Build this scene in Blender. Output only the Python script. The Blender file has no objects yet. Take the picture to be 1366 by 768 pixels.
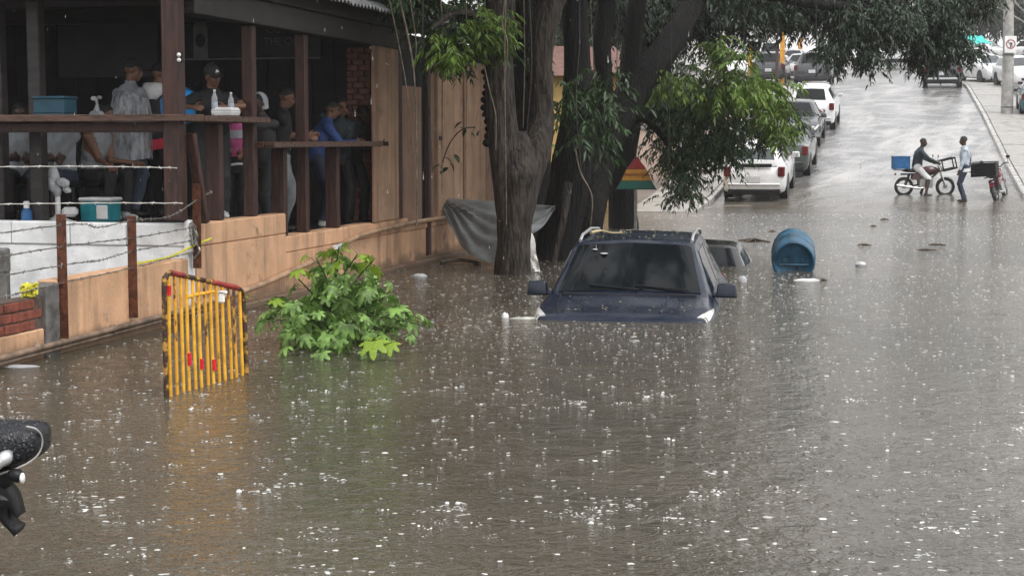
import bpy, bmesh, math, random
import numpy as np
from mathutils import Vector, Matrix, noise as mnoise

S = bpy.context.scene
C = S.collection
R = math.radians
rnd = random.Random(11)
NR = np.random.default_rng(5)

# ------------------------------------------------------------------ camera
F = 2200.0                                   # focal length in photo pixels (photo 1366 wide)
TH = math.atan(199 / F)                      # downward pitch
AL = math.atan(545 / F * math.cos(TH))       # street heading, to the right of the view
CAMZ = 1.8
cam_d = bpy.data.cameras.new('camera')
cam = bpy.data.objects.new('camera', cam_d)
C.objects.link(cam)
cam.location = (0, 0, CAMZ)
cam.rotation_euler = (math.pi / 2 - TH, 0, 0)
cam_d.sensor_width = 36
cam_d.lens = 36 * F / 1366
cam_d.clip_end = 2000
S.camera = cam

# ------------------------------------------------------------------ sky, sun, exposure
w = bpy.data.worlds.new('World')
S.world = w
w.use_nodes = True
nt = w.node_tree
bg = nt.nodes['Background']
sky = nt.nodes.new('ShaderNodeTexSky')
sky.sky_type = 'NISHITA'
sky.sun_disc = False
sky.sun_elevation = R(58)
sky.sun_rotation = R(140)
sky.air_density = 1.6
sky.dust_density = 4.0
hs = nt.nodes.new('ShaderNodeHueSaturation')          # rain cloud: the blue is washed out
hs.inputs['Saturation'].default_value = 0.12
nt.links.new(sky.outputs[0], hs.inputs['Color'])
mixc = nt.nodes.new('ShaderNodeMix'); mixc.data_type = 'RGBA'
mixc.inputs[0].default_value = 0.6
mixc.inputs[7].default_value = (7.3, 7.3, 7.35, 1)        # even cloud layer
nt.links.new(hs.outputs[0], mixc.inputs[6])
nt.links.new(mixc.outputs[2], bg.inputs['Color'])
bg.inputs['Strength'].default_value = 0.12
sd = bpy.data.lights.new('sun', 'SUN')
sd.energy = 1.3
sd.angle = R(25)
sd.color = (1.0, 0.97, 0.93)
sun = bpy.data.objects.new('sun', sd)
C.objects.link(sun)
sun.rotation_euler = (R(32), 0, R(40))
S.view_settings.view_transform = 'Standard'
S.view_settings.look = 'None'
S.view_settings.exposure = 0.82
S.view_settings.gamma = 1
S.cycles.max_bounces = 8
S.cycles.diffuse_bounces = 3
S.cycles.glossy_bounces = 4
S.cycles.transparent_max_bounces = 12
S.cycles.volume_bounces = 1
S.cycles.use_denoising = True

# ------------------------------------------------------------------ placing
CA, SA = math.cos(AL), math.sin(AL)
def st(b, a, z=0.0):                         # street frame (across, along, up) to world
    return Vector((b * CA + a * SA, -b * SA + a * CA, z))
def tost(p):
    return (p[0] * CA - p[1] * SA, p[0] * SA + p[1] * CA, p[2] if len(p) > 2 else 0)
def ray(px, py):
    u = (px - 683) / F; v = (384 - py) / F
    return Vector((u, math.cos(TH) + v * math.sin(TH), v * math.cos(TH) - math.sin(TH)))
def W(px, py, z=0.0):                        # photo pixel on a level plane
    d = ray(px, py); t = (z - CAMZ) / d.z
    return Vector((d.x * t, d.y * t, z))
def PS(px, py, s):                           # photo pixel at a given scale (pixels per metre)
    d = ray(px, py); Y = F / s
    t = Y / d.y
    return Vector((d.x * t, Y, CAMZ + d.z * t))
_gp = [(-80, -.9), (18, -.9), (44.5, 0.0), (85, 4.25), (160, 9.5), (500, 20)]
def g0(a):
    for (a0, z0), (a1, z1) in zip(_gp, _gp[1:]):
        if a <= a1: return z0 + (z1 - z0) * (a - a0) / (a1 - a0)
    return _gp[-1][1]
def ground(a):
    return (g0(a - 2) + g0(a - 1) + g0(a) * 2 + g0(a + 1) + g0(a + 2)) / 6
def WG(px, py):                              # photo pixel on the terrain
    d = ray(px, py); t = 3.0
    while t < 400:
        p = Vector((0, 0, CAMZ)) + d * t
        if p.z <= ground(tost(p)[1]): return p
        t += .05
    return p

# ------------------------------------------------------------------ mesh helpers
MATW = {}
class MB:
    def __init__(s): s.v = []; s.f = []; s.m = []
    def add(s, v, f, m=0):
        o = len(s.v); s.v += [tuple(p) for p in v]; s.f += [tuple(i + o for i in q) for q in f]; s.m += [m] * len(f); return s
    def box(s, c, d, rot=None, m=0, taper=1.0):
        v = []
        for z in (-.5, .5):
            k = taper if z > 0 else 1
            for x, y in ((-.5, -.5), (.5, -.5), (.5, .5), (-.5, .5)):
                p = Vector((x * d[0] * k, y * d[1] * k, z * d[2]))
                if rot is not None: p = rot @ p
                v.append(p + Vector(c))
        return s.add(v, [(3, 2, 1, 0), (4, 5, 6, 7), (0, 1, 5, 4), (1, 2, 6, 5), (2, 3, 7, 6), (3, 0, 4, 7)], m)
    def bx(s, x0, x1, y0, y1, z0, z1, m=0):
        return s.box(((x0 + x1) / 2, (y0 + y1) / 2, (z0 + z1) / 2), (abs(x1 - x0), abs(y1 - y0), abs(z1 - z0)), m=m)
    def beam(s, p0, p1, wd, h, up=(0, 0, 1), m=0):
        p0 = Vector(p0); p1 = Vector(p1); d = p1 - p0; L = d.length; y = d / L
        x = y.cross(Vector(up))
        if x.length < 1e-4: x = y.cross(Vector((1, 0, 0)))
        x.normalize(); z = x.cross(y)
        rot = Matrix((x, y, z)).transposed()
        return s.box((p0 + p1) / 2, (wd, L, h), rot, m)
    def tube(s, pts, rad, n=8, m=0, cap=True, wob=0.0, seed=0):
        pts = [Vector(p) for p in pts]
        if not hasattr(rad, '__len__'): rad = [rad] * len(pts)
        k = len(pts); t0 = (pts[1] - pts[0]).normalized()
        x = t0.cross(Vector((0, 0, 1)))
        if x.length < .05: x = t0.cross(Vector((1, 0, 0)))
        x.normalize(); v = []
        for i, p in enumerate(pts):
            t = (pts[min(i + 1, k - 1)] - pts[max(i - 1, 0)])
            t = t.normalized() if t.length > 1e-9 else t0
            x = (x - t * x.dot(t)).normalized(); y = t.cross(x)
            for j in range(n):
                a = 2 * math.pi * j / n; r = rad[i]
                if wob:
                    q = p * 1.3 + Vector((math.cos(a) * 1.1, math.sin(a) * 1.1, seed))
                    r *= 1 + wob * (mnoise.noise(q) + .8 * mnoise.noise(Vector((math.cos(a) * 4.2, math.sin(a) * 4.2, p.z * .9 + seed)))) + (min(.10, .014 / r) * mnoise.noise(Vector((math.cos(a) * r * 26, math.sin(a) * r * 26, p.z * 2.2 + seed))) if n >= 22 else 0)
                v.append(p + (x * math.cos(a) + y * math.sin(a)) * r)
        f = [(i * n + j, i * n + (j + 1) % n, (i + 1) * n + (j + 1) % n, (i + 1) * n + j) for i in range(k - 1) for j in range(n)]
        if cap: f += [tuple(reversed(range(n))), tuple((k - 1) * n + j for j in range(n))]
        return s.add(v, f, m)
    def ball(s, c, r, seg=12, rings=7, rot=None, m=0):
        if not hasattr(r, '__len__'): r = (r, r, r)
        v = []; f = []
        for i in range(1, rings):
            ph = math.pi * i / rings
            for j in range(seg):
                th = 2 * math.pi * j / seg
                v.append(Vector((r[0] * math.sin(ph) * math.cos(th), r[1] * math.sin(ph) * math.sin(th), -r[2] * math.cos(ph))))
        v.append(Vector((0, 0, -r[2]))); v.append(Vector((0, 0, r[2])))
        for i in range(rings - 2):
            for j in range(seg):
                f.append((i * seg + j, i * seg + (j + 1) % seg, (i + 1) * seg + (j + 1) % seg, (i + 1) * seg + j))
        b = (rings - 1) * seg
        for j in range(seg):
            f.append((b, (j + 1) % seg, j)); f.append((b + 1, b - seg + j, b - seg + (j + 1) % seg))
        v = [(rot @ p if rot is not None else p) + Vector(c) for p in v]
        return s.add(v, f, m)
    def rings(s, loops, cap=True, m=0):      # loft of equal closed loops
        n = len(loops[0]); v = [p for l in loops for p in l]; k = len(loops)
        f = [(i * n + j, i * n + (j + 1) % n, (i + 1) * n + (j + 1) % n, (i + 1) * n + j) for i in range(k - 1) for j in range(n)]
        if cap: f += [tuple(reversed(range(n))), tuple((k - 1) * n + j for j in range(n))]
        return s.add(v, f, m)
    def prism(s, poly, fn, t0, t1, m=0):     # 2D polygon, fn(u, v, t) -> 3D
        n = len(poly)
        v = [fn(u, q, t0) for u, q in poly] + [fn(u, q, t1) for u, q in poly]
        f = [tuple(reversed(range(n))), tuple(range(n, 2 * n))] + [(j, (j + 1) % n, n + (j + 1) % n, n + j) for j in range(n)]
        return s.add(v, f, m)
    def lathe(s, prof, n=20, m=0, fn=None):  # prof (r, h); fn maps (x, y, h)
        fn = fn or (lambda x, y, h: (x, y, h))
        loops = [[fn(r * math.cos(2 * math.pi * j / n), r * math.sin(2 * math.pi * j / n), h) for j in range(n)] for r, h in prof]
        return s.rings(loops, True, m)
    def torus(s, c, Rr, r, fn, n=24, k=8, m=0):
        v = []; f = []
        for i in range(n):
            for j in range(k):
                a = 2 * math.pi * i / n; b = 2 * math.pi * j / k
                v.append(fn(c, (Rr + r * math.cos(b)) * math.cos(a), (Rr + r * math.cos(b)) * math.sin(a), r * math.sin(b)))
                f.append((i * k + j, ((i + 1) % n) * k + j, ((i + 1) % n) * k + (j + 1) % k, i * k + (j + 1) % k))
        return s.add(v, f, m)
    def build(s, name, mats, parent=None, frame='l', smooth=None, bevel=0, seg=1):
        v = [Vector(p) for p in s.v]
        if frame == 's': v = [st(*p) for p in v]
        loc = None
        if parent is not None:
            M = MATW[parent.name]
            if frame != 'l':
                Mi = M.inverted(); v = [Mi @ p for p in v]
        else:
            xs = [p.x for p in v]; ys = [p.y for p in v]; zs = [p.z for p in v]
            loc = Vector(((min(xs) + max(xs)) / 2, (min(ys) + max(ys)) / 2, min(zs)))
            v = [p - loc for p in v]
        me = bpy.data.meshes.new(name)
        me.from_pydata([tuple(p) for p in v], [], s.f)
        if not isinstance(mats, (list, tuple)): mats = [mats]
        for q in mats: me.materials.append(q)
        if len(mats) > 1: me.polygons.foreach_set('material_index', s.m)
        bm = bmesh.new(); bm.from_mesh(me)
        if s.f and len(s.f) < 60000: bmesh.ops.recalc_face_normals(bm, faces=bm.faces)
        if bevel:
            ed = [e for e in bm.edges if len(e.link_faces) == 2 and e.calc_face_angle(0) > .45]
            bmesh.ops.bevel(bm, geom=ed, offset=bevel, segments=seg, affect='EDGES', clamp_overlap=True, profile=.5)
        bm.to_mesh(me); bm.free()
        if smooth:
            me.polygons.foreach_set('use_smooth', [True] * len(me.polygons))
            me.set_sharp_from_angle(angle=R(smooth))
        o = bpy.data.objects.new(name, me); C.objects.link(o)
        if parent is not None:
            o.parent = parent; MATW[o.name] = MATW[parent.name]
        else:
            o.location = loc; MATW[o.name] = Matrix.Translation(loc)
        return o

def tag(o, label=None, cat=None, group=None, kind=None):
    if label: o['label'] = label
    if cat: o['category'] = cat
    if group: o['group'] = group
    if kind: o['kind'] = kind
    return o
def thing(name, label, cat, loc=(0, 0, 0), rz=0.0, group=None, M=None):
    o = bpy.data.objects.new(name, None); C.objects.link(o)
    o.empty_display_size = .2
    if M is None: M = Matrix.Translation(Vector(loc)) @ Matrix.Rotation(rz, 4, 'Z')
    o.matrix_world = M
    o.location, o.rotation_euler = M.to_translation(), M.to_euler()
    MATW[o.name] = M
    return tag(o, label, cat, group)
KIDS = {}
def kids(o): return [c for c in bpy.data.objects if c.parent == o]
def copy_tree(o, M, label=None, group=None):
    r = o.copy(); C.objects.link(r)
    r.location, r.rotation_euler = M.to_translation(), M.to_euler()
    MATW[r.name] = M
    if label: r['label'] = label
    if group: r['group'] = group
    for ch in kids(o):
        c = ch.copy(); C.objects.link(c); c.parent = r
        for gch in kids(ch):
            d = gch.copy(); C.objects.link(d); d.parent = c
    return r
def np_mesh(name, v, f, mt, parent=None, smooth=False):
    v = np.asarray(v, dtype=np.float64)
    if parent is not None:
        Mi = np.array(MATW[parent.name].inverted())
        v = v @ Mi[:3, :3].T + Mi[:3, 3]
    else:
        loc = np.array([(v[:, 0].min() + v[:, 0].max()) / 2, (v[:, 1].min() + v[:, 1].max()) / 2, v[:, 2].min()])
        v = v - loc
    me = bpy.data.meshes.new(name)
    f = np.asarray(f, dtype=np.int32); k = f.shape[1]
    me.vertices.add(len(v)); me.vertices.foreach_set('co', v.astype(np.float32).ravel())
    me.loops.add(f.size); me.loops.foreach_set('vertex_index', f.ravel())
    me.polygons.add(len(f)); me.polygons.foreach_set('loop_start', np.arange(0, f.size, k, dtype=np.int32))
    me.polygons.foreach_set('loop_total', np.full(len(f), k, dtype=np.int32))
    if smooth: me.polygons.foreach_set('use_smooth', [True] * len(f))
    me.update(calc_edges=True)
    me.materials.append(mt)
    o = bpy.data.objects.new(name, me); C.objects.link(o)
    if parent is not None: o.parent = parent; MATW[o.name] = MATW[parent.name]
    else: o.location = Vector(loc); MATW[o.name] = Matrix.Translation(Vector(loc))
    return o
def spline(pts, k=6):
    pts = [Vector(p) for p in pts]; out = []
    for i in range(len(pts) - 1):
        p0 = pts[max(i - 1, 0)]; p1 = pts[i]; p2 = pts[i + 1]; p3 = pts[min(i + 2, len(pts) - 1)]
        for j in range(k):
            t = j / k
            out.append(.5 * ((2 * p1) + (p2 - p0) * t + (2 * p0 - 5 * p1 + 4 * p2 - p3) * t * t + (3 * p1 - p0 - 3 * p2 + p3) * t ** 3))
    out.append(pts[-1]); return out
def lerp(a, b, t): return a + (b - a) * t
def soft(x): return x
def interp(x, xs, ys): return float(np.interp(x, xs, ys))

# ------------------------------------------------------------------ materials
def mat(name, col, rough=.5, metal=0.0, var=.2, scale=6.0, bump=0.0, bscale=40.0, stretch=(1, 1, 1), col2=None,
        island=0.0, spec=.5, bdist=.02, trans=0.0, alpha=1.0, coat=0.0, lo=.38, hi=.62, transl=0.0, rvar=0.0, ior=1.45):
    m = bpy.data.materials.new(name); m.use_nodes = True
    n = m.node_tree.nodes; l = m.node_tree.links
    b = n['Principled BSDF']
    tc = n.new('ShaderNodeTexCoord'); oi = n.new('ShaderNodeObjectInfo')
    ad = n.new('ShaderNodeVectorMath'); ad.operation = 'MULTIPLY_ADD'
    cmb = n.new('ShaderNodeCombineXYZ')
    for k in range(3): l.new(oi.outputs['Random'], cmb.inputs[k])
    l.new(cmb.outputs[0], ad.inputs[0]); ad.inputs[1].default_value = (31, 17, 23); l.new(tc.outputs['Object'], ad.inputs[2])
    mp = n.new('ShaderNodeMapping'); mp.inputs['Scale'].default_value = stretch
    l.new(ad.outputs[0], mp.inputs['Vector'])
    nz = n.new('ShaderNodeTexNoise'); nz.inputs['Scale'].default_value = scale; nz.inputs['Detail'].default_value = 6
    nz.inputs['Roughness'].default_value = .6
    l.new(mp.outputs[0], nz.inputs['Vector'])
    mr = n.new('ShaderNodeMapRange'); mr.inputs['From Min'].default_value = lo; mr.inputs['From Max'].default_value = hi
    l.new(nz.outputs[0], mr.inputs['Value'])
    mx = n.new('ShaderNodeMix'); mx.data_type = 'RGBA'
    c1 = tuple(c * (1 - var) for c in col); c2 = col2 or tuple(min(1, c * (1 + var)) for c in col)
    mx.inputs[6].default_value = (*c1, 1); mx.inputs[7].default_value = (*c2, 1)
    l.new(mr.outputs[0], mx.inputs[0])
    out = mx.outputs[2]
    if island:
        ge = n.new('ShaderNodeNewGeometry'); hv = n.new('ShaderNodeHueSaturation')
        m1 = n.new('ShaderNodeMapRange'); m1.inputs['To Min'].default_value = 1 - island; m1.inputs['To Max'].default_value = 1 + island
        l.new(ge.outputs['Random Per Island'], m1.inputs['Value']); l.new(m1.outputs[0], hv.inputs['Value'])
        m2 = n.new('ShaderNodeMapRange'); m2.inputs['To Min'].default_value = .5 - .05 * island; m2.inputs['To Max'].default_value = .5 + .05 * island
        l.new(ge.outputs['Random Per Island'], m2.inputs['Value']); l.new(m2.outputs[0], hv.inputs['Hue'])
        l.new(out, hv.inputs['Color']); out = hv.outputs[0]
    l.new(out, b.inputs['Base Color'])
    b.inputs['Roughness'].default_value = rough; b.inputs['Metallic'].default_value = metal
    b.inputs['Specular IOR Level'].default_value = spec
    b.inputs['Transmission Weight'].default_value = trans; b.inputs['Alpha'].default_value = alpha
    b.inputs['Coat Weight'].default_value = coat; b.inputs['IOR'].default_value = ior
    if rvar:
        r1 = n.new('ShaderNodeMapRange'); r1.inputs['From Min'].default_value = .35; r1.inputs['From Max'].default_value = .65
        r1.inputs['To Min'].default_value = max(.03, rough - rvar); r1.inputs['To Max'].default_value = min(1, rough + rvar)
        l.new(nz.outputs[0], r1.inputs['Value']); l.new(r1.outputs[0], b.inputs['Roughness'])
    if bump:
        n2 = n.new('ShaderNodeTexNoise'); n2.inputs['Scale'].default_value = bscale; n2.inputs['Detail'].default_value = 5
        l.new(mp.outputs[0], n2.inputs['Vector'])
        bp = n.new('ShaderNodeBump'); bp.inputs['Strength'].default_value = bump; bp.inputs['Distance'].default_value = bdist
        l.new(n2.outputs[0], bp.inputs['Height']); l.new(bp.outputs[0], b.inputs['Normal'])
    if transl:
        tr = n.new('ShaderNodeBsdfTranslucent'); l.new(out, tr.inputs['Color'])
        ms = n.new('ShaderNodeMixShader'); ms.inputs[0].default_value = transl
        l.new(b.outputs[0], ms.inputs[1]); l.new(tr.outputs[0], ms.inputs[2])
        l.new(ms.outputs[0], n['Material Output'].inputs['Surface'])
    return m

def stained(name, col, stain, amt=.5, rough=.6, bump=.25, vs=1.0, spec=.35):
    """painted wall with mottling and dark vertical rain streaks (wear that belongs to the paint)"""
    m = mat(name, col, rough, var=.12, scale=3.0, bump=bump, bscale=30, spec=spec)
    n = m.node_tree.nodes; l = m.node_tree.links; b = n['Principled BSDF']
    src = b.inputs['Base Color'].links[0].from_socket
    tc = n.new('ShaderNodeTexCoord'); mp = n.new('ShaderNodeMapping'); mp.inputs['Scale'].default_value = (3.4 * vs, 3.4 * vs, .32)
    l.new(tc.outputs['Object'], mp.inputs['Vector'])
    nz = n.new('ShaderNodeTexNoise'); nz.inputs['Scale'].default_value = 1.0; nz.inputs['Detail'].default_value = 7; nz.inputs['Roughness'].default_value = .65
    l.new(mp.outputs[0], nz.inputs['Vector'])
    mr = n.new('ShaderNodeMapRange'); mr.inputs['From Min'].default_value = .48; mr.inputs['From Max'].default_value = .70; mr.inputs['To Max'].default_value = amt * .8
    l.new(nz.outputs[0], mr.inputs['Value'])
    n3 = n.new('ShaderNodeTexNoise'); n3.inputs['Scale'].default_value = 2.2; n3.inputs['Detail'].default_value = 8; n3.inputs['Roughness'].default_value = .7
    l.new(tc.outputs['Object'], n3.inputs['Vector'])
    m3 = n.new('ShaderNodeMapRange'); m3.inputs['From Min'].default_value = .56; m3.inputs['From Max'].default_value = .68; m3.inputs['To Max'].default_value = amt * .9
    l.new(n3.outputs[0], m3.inputs['Value'])
    mm = n.new('ShaderNodeMath'); mm.operation = 'MAXIMUM'; l.new(mr.outputs[0], mm.inputs[0]); l.new(m3.outputs[0], mm.inputs[1])
    mx = n.new('ShaderNodeMix'); mx.data_type = 'RGBA'
    l.new(mm.outputs[0], mx.inputs[0]); l.new(src, mx.inputs[6]); mx.inputs[7].default_value = (*stain, 1)
    # ragged damp tide line of silt just above the flood
    ge = n.new('ShaderNodeNewGeometry'); sx = n.new('ShaderNodeSeparateXYZ'); l.new(ge.outputs['Position'], sx.inputs[0])
    n4 = n.new('ShaderNodeTexNoise'); n4.inputs['Scale'].default_value = 2.6; n4.inputs['Detail'].default_value = 6; l.new(tc.outputs['Object'], n4.inputs['Vector'])
    h4 = n.new('ShaderNodeMath'); h4.operation = 'MULTIPLY_ADD'; l.new(n4.outputs[0], h4.inputs[0]); h4.inputs[1].default_value = -.42; l.new(sx.outputs['Z'], h4.inputs[2])
    m4 = n.new('ShaderNodeMapRange'); m4.inputs['From Min'].default_value = -.14; m4.inputs['From Max'].default_value = -.04; m4.inputs['To Min'].default_value = .72; m4.inputs['To Max'].default_value = 0
    l.new(h4.outputs[0], m4.inputs['Value'])
    x4 = n.new('ShaderNodeMix'); x4.data_type = 'RGBA'; l.new(m4.outputs[0], x4.inputs[0]); l.new(mx.outputs[2], x4.inputs[6]); x4.inputs[7].default_value = (.13, .095, .065, 1)
    l.new(x4.outputs[2], b.inputs['Base Color'])
    return m

def foam_mat():
    m = mat('splash_foam', (.66, .66, .64), .3, var=.15, scale=30, island=.3)
    n = m.node_tree.nodes; l = m.node_tree.links
    ge = n.new('ShaderNodeNewGeometry'); mr = n.new('ShaderNodeMapRange'); mr.inputs['To Min'].default_value = .12; mr.inputs['To Max'].default_value = .85
    l.new(ge.outputs['Random Per Island'], mr.inputs['Value']); l.new(mr.outputs[0], n['Principled BSDF'].inputs['Alpha'])
    return m
M = {}
M['orange'] = stained('ochre_plaster', (.67, .405, .245), (.15, .10, .07), .9)
M['white_wall'] = stained('white_plaster', (.84, .85, .86), (.25, .25, .25), .36, vs=.6)
M['ply'] = stained('plywood_paint', (.44, .285, .185), (.15, .095, .065), .7, rough=.7, vs=2.0)
M['ply2'] = stained('plywood_paint_dull', (.30, .185, .125), (.10, .065, .05), .7, rough=.7, vs=2.0)
M['timber'] = mat('dark_timber', (.050, .021, .016), .5, var=.5, scale=5, bump=.5, bscale=14, stretch=(6, 6, .6), rvar=.12)
M['timber_h'] = mat('counter_timber', (.085, .045, .032), .35, var=.4, scale=5, bump=.4, bscale=14, stretch=(1, 6, 6), rvar=.12)
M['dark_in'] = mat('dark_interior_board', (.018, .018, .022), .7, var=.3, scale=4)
M['screen'] = mat('grey_screen', (.08, .08, .088), .6, var=.12, scale=1.5)
M['floor'] = mat('bar_floor', (.06, .05, .045), .3, var=.3, scale=4, bump=.15)
M['fascia'] = mat('dark_fascia', (.025, .02, .02), .5, var=.35, scale=4, bump=.3, stretch=(1, 1, 3))
M['roof'] = mat('grey_roof_sheet', (.16, .165, .17), .4, var=.3, scale=3, bump=.25, bscale=20, stretch=(.6, 3, 3))
M['brick'] = mat('red_brick', (.20, .055, .035), .55, var=.4, scale=7, bump=.5, bscale=60)
M['brick_dark'] = mat('dark_pillar_brick', (.19, .075, .055), .55, var=.35, scale=7, bump=.5, bscale=60)
M['mortar'] = mat('mortar', (.10, .07, .055), .8, var=.3, scale=20, bump=.5)
M['rust'] = mat('rusty_steel', (.10, .032, .014), .6, var=.5, scale=14, bump=.4, bscale=70, rvar=.15)
M['wire'] = mat('galvanised_wire', (.30, .29, .27), .4, .8, var=.35, scale=30)
M['wire_light'] = mat('pale_wire', (.62, .61, .58), .5, .2, var=.2, scale=30)
M['pipe'] = mat('pvc_pipe', (.42, .27, .17), .4, var=.3, scale=5, bump=.1)
M['pipe_dark'] = mat('grimy_pipe', (.20, .14, .10), .5, var=.4, scale=6, bump=.2)
M['conc'] = mat('concrete', (.32, .31, .295), .5, var=.25, scale=4, bump=.35, bscale=25, rvar=.15)
M['conc_dark'] = mat('weathered_concrete', (.13, .125, .12), .6, var=.4, scale=6, bump=.4, bscale=25)
M['tarp'] = mat('grey_tarpaulin', (.20, .21, .215), .42, var=.25, scale=3, bump=.35, bscale=14, rvar=.12)
M['cloth_white'] = mat('pale_cloth', (.5, .49, .46), .6, var=.25, scale=6, bump=.3, bscale=18)
M['yellow'] = mat('chipped_yellow_paint', (.78, .38, .025), .4, var=.22, scale=12, col2=(.86, .47, .04), bump=.2, bscale=60)
M['yellow_rail'] = mat('rusty_yellow_rail', (.09, .045, .025), .6, var=.5, scale=16, col2=(.5, .27, .05), bump=.5, bscale=60, lo=.5, hi=.62)
M['chip'] = mat('worn_bar_steel', (.78, .38, .025), .45, scale=9, col2=(.10, .05, .03), var=.1, stretch=(2, 2, .8), lo=.53, hi=.6, bump=.4, bscale=50)
M['tape_red'] = mat('red_reflective_tape', (.62, .012, .02), .3, var=.2, scale=20)
M['tape_white'] = mat('white_reflective_tape', (.75, .74, .72), .35, var=.2, scale=20)
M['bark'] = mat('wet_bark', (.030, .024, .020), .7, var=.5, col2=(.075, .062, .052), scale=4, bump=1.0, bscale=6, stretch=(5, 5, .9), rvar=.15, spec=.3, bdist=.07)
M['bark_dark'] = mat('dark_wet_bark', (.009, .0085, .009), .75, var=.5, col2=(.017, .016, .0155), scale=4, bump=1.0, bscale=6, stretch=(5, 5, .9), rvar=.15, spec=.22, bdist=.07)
M['root'] = mat('aerial_root_bark', (.13, .105, .075), .65, var=.4, scale=12, bump=.4)
M['root_dark'] = mat('dark_aerial_root', (.035, .032, .028), .65, var=.4, scale=12, bump=.4)
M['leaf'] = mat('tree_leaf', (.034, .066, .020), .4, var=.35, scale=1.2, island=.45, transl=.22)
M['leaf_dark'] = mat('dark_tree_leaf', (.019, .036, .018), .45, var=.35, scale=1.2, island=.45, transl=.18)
M['leaf_bright'] = mat('bright_tree_leaf', (.115, .185, .028), .4, var=.35, scale=1.2, island=.35, transl=.3)
M['leaf_far'] = mat('far_tree_leaf', (.028, .042, .026), .5, var=.4, scale=.3, island=.4, transl=.15)
M['bush_leaf'] = mat('bush_leaf', (.18, .315, .075), .30, var=.5, scale=1.3, bump=.25, bscale=30, transl=.28)
M['bush_leaf_new'] = mat('young_bush_leaf', (.24, .36, .035), .34, var=.2, scale=9, bump=.25, bscale=30, transl=.3)
M['stem_green'] = mat('green_stem', (.09, .13, .04), .5, var=.3, scale=10)
M['skin'] = mat('brown_skin', (.17, .085, .052), .45, var=.12, scale=10)
M['skin_dark'] = mat('dark_skin', (.055, .030, .021), .42, var=.12, scale=10)
M['hair'] = mat('black_hair', (.012, .010, .010), .5, var=.3, scale=30, bump=.6, bscale=120)
M['eye'] = mat('eye', (.02, .015, .012), .15, var=.1)
def cloth(name, col, rough=.75, var=.2): return mat(name, col, rough, var=var, scale=7, bump=.45, bscale=16, stretch=(1, 1, .6))
M['black_cloth'] = cloth('black_cloth', (.016, .016, .018))
M['charcoal'] = cloth('charcoal_cloth', (.035, .036, .04))
M['jeans'] = cloth('blue_jeans', (.045, .062, .095))
M['grey_cloth'] = cloth('grey_cloth', (.24, .26, .28))
M['light_cloth'] = cloth('light_cloth', (.42, .43, .46))
M['white_cloth'] = cloth('white_cloth', (.7, .7, .71))
M['blue_cloth'] = cloth('blue_cloth', (.025, .06, .19))
M['navy'] = cloth('navy_cloth', (.022, .03, .055))
M['teal_dark'] = cloth('dark_teal_cloth', (.022, .032, .04))
M['pink'] = cloth('pink_cloth', (.50, .10, .26))
M['red_cloth'] = cloth('red_cloth', (.55, .03, .06))
M['paleblue'] = cloth('pale_blue_cloth', (.40, .45, .52))
M['shoe_white'] = mat('white_shoe', (.6, .6, .58), .5, var=.15)
M['shoe_dark'] = mat('dark_shoe', (.02, .018, .018), .5, var=.2)
M['poncho'] = mat('clear_plastic_poncho', (.42, .44, .47), .2, var=.55, scale=5, bump=.8, bscale=6, stretch=(3.2, 3.2, .8), alpha=.6)
M['crate_teal'] = mat('dark_teal_crate', (.010, .055, .085), .45, var=.25, scale=4)
M['plastic_blue'] = mat('blue_plastic', (.012, .10, .26), .4, var=.25, scale=4)
M['bag_blue'] = mat('light_blue_plastic', (.03, .27, .68), .3, var=.3, scale=9, bump=.6, bscale=14)
M['drum'] = mat('blue_drum_plastic', (.018, .082, .145), .35, var=.5, scale=4, bump=.08, bscale=30, rvar=.1)
M['teal'] = mat('teal_plastic', (.012, .21, .25), .4, var=.2)
M['white_plastic'] = mat('white_plastic', (.72, .72, .72), .35, var=.12, scale=5)
M['bag_white'] = mat('white_plastic_bag', (.62, .64, .66), .3, var=.2, scale=6, bump=.9, bscale=18, transl=.25)
M['clear_bottle'] = mat('clear_bottle_plastic', (.75, .8, .85), .1, var=.1, trans=.6, alpha=.75)
M['blackp'] = mat('black_plastic', (.010, .010, .012), .45, var=.25, scale=12, bump=.08, spec=.3)
M['wet_black'] = mat('wet_black_vinyl', (.013, .014, .018), .25, var=.3, scale=12, bump=.6, bscale=55, rvar=.1, spec=.4)
M['chrome'] = mat('bright_metal', (.62, .62, .62), .2, .9, var=.15, scale=9)
M['silver'] = mat('silver_rail', (.55, .56, .57), .3, .6, var=.1)
M['tyre'] = mat('tyre_rubber', (.014, .014, .014), .6, var=.25, scale=20)
M['rim'] = mat('grey_rim', (.34, .34, .35), .35, .6, var=.15)
M['glass'] = mat('car_glass', (.006, .008, .010), .06, var=.2, scale=3, spec=.26)
M['glass_grey'] = mat('grey_car_glass', (.05, .06, .068), .08, var=.2, scale=3, spec=.9)
M['red_lamp'] = mat('red_lamp_lens', (.11, .008, .010), .2, var=.2)
M['lamp_clear'] = mat('clear_lamp_lens', (.62, .62, .6), .15, var=.15, coat=.5)
M['plate'] = mat('licence_plate', (.6, .61, .62), .4, var=.15, scale=30)
def paint(name, col, coat=.5, spec=.5): return mat(name, col, .24, .0, var=.08, scale=2.5, coat=coat, spec=spec, rvar=.08, bump=.05, bscale=60)
M['p_navy'] = paint('wet_navy_paint', (.009, .014, .030), .2, .45)
M['p_black'] = paint('black_paint', (.012, .012, .014))
M['p_white'] = paint('white_paint', (.72, .72, .73))
M['p_grey'] = paint('dark_grey_paint', (.045, .048, .055))
M['p_green'] = paint('grey_green_paint', (.045, .055, .052))
M['p_teal'] = paint('teal_paint', (.012, .10, .115))
M['p_silver'] = paint('silver_paint', (.38, .38, .39))
M['m_red'] = paint('red_bike_paint', (.18, .014, .022))
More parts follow.
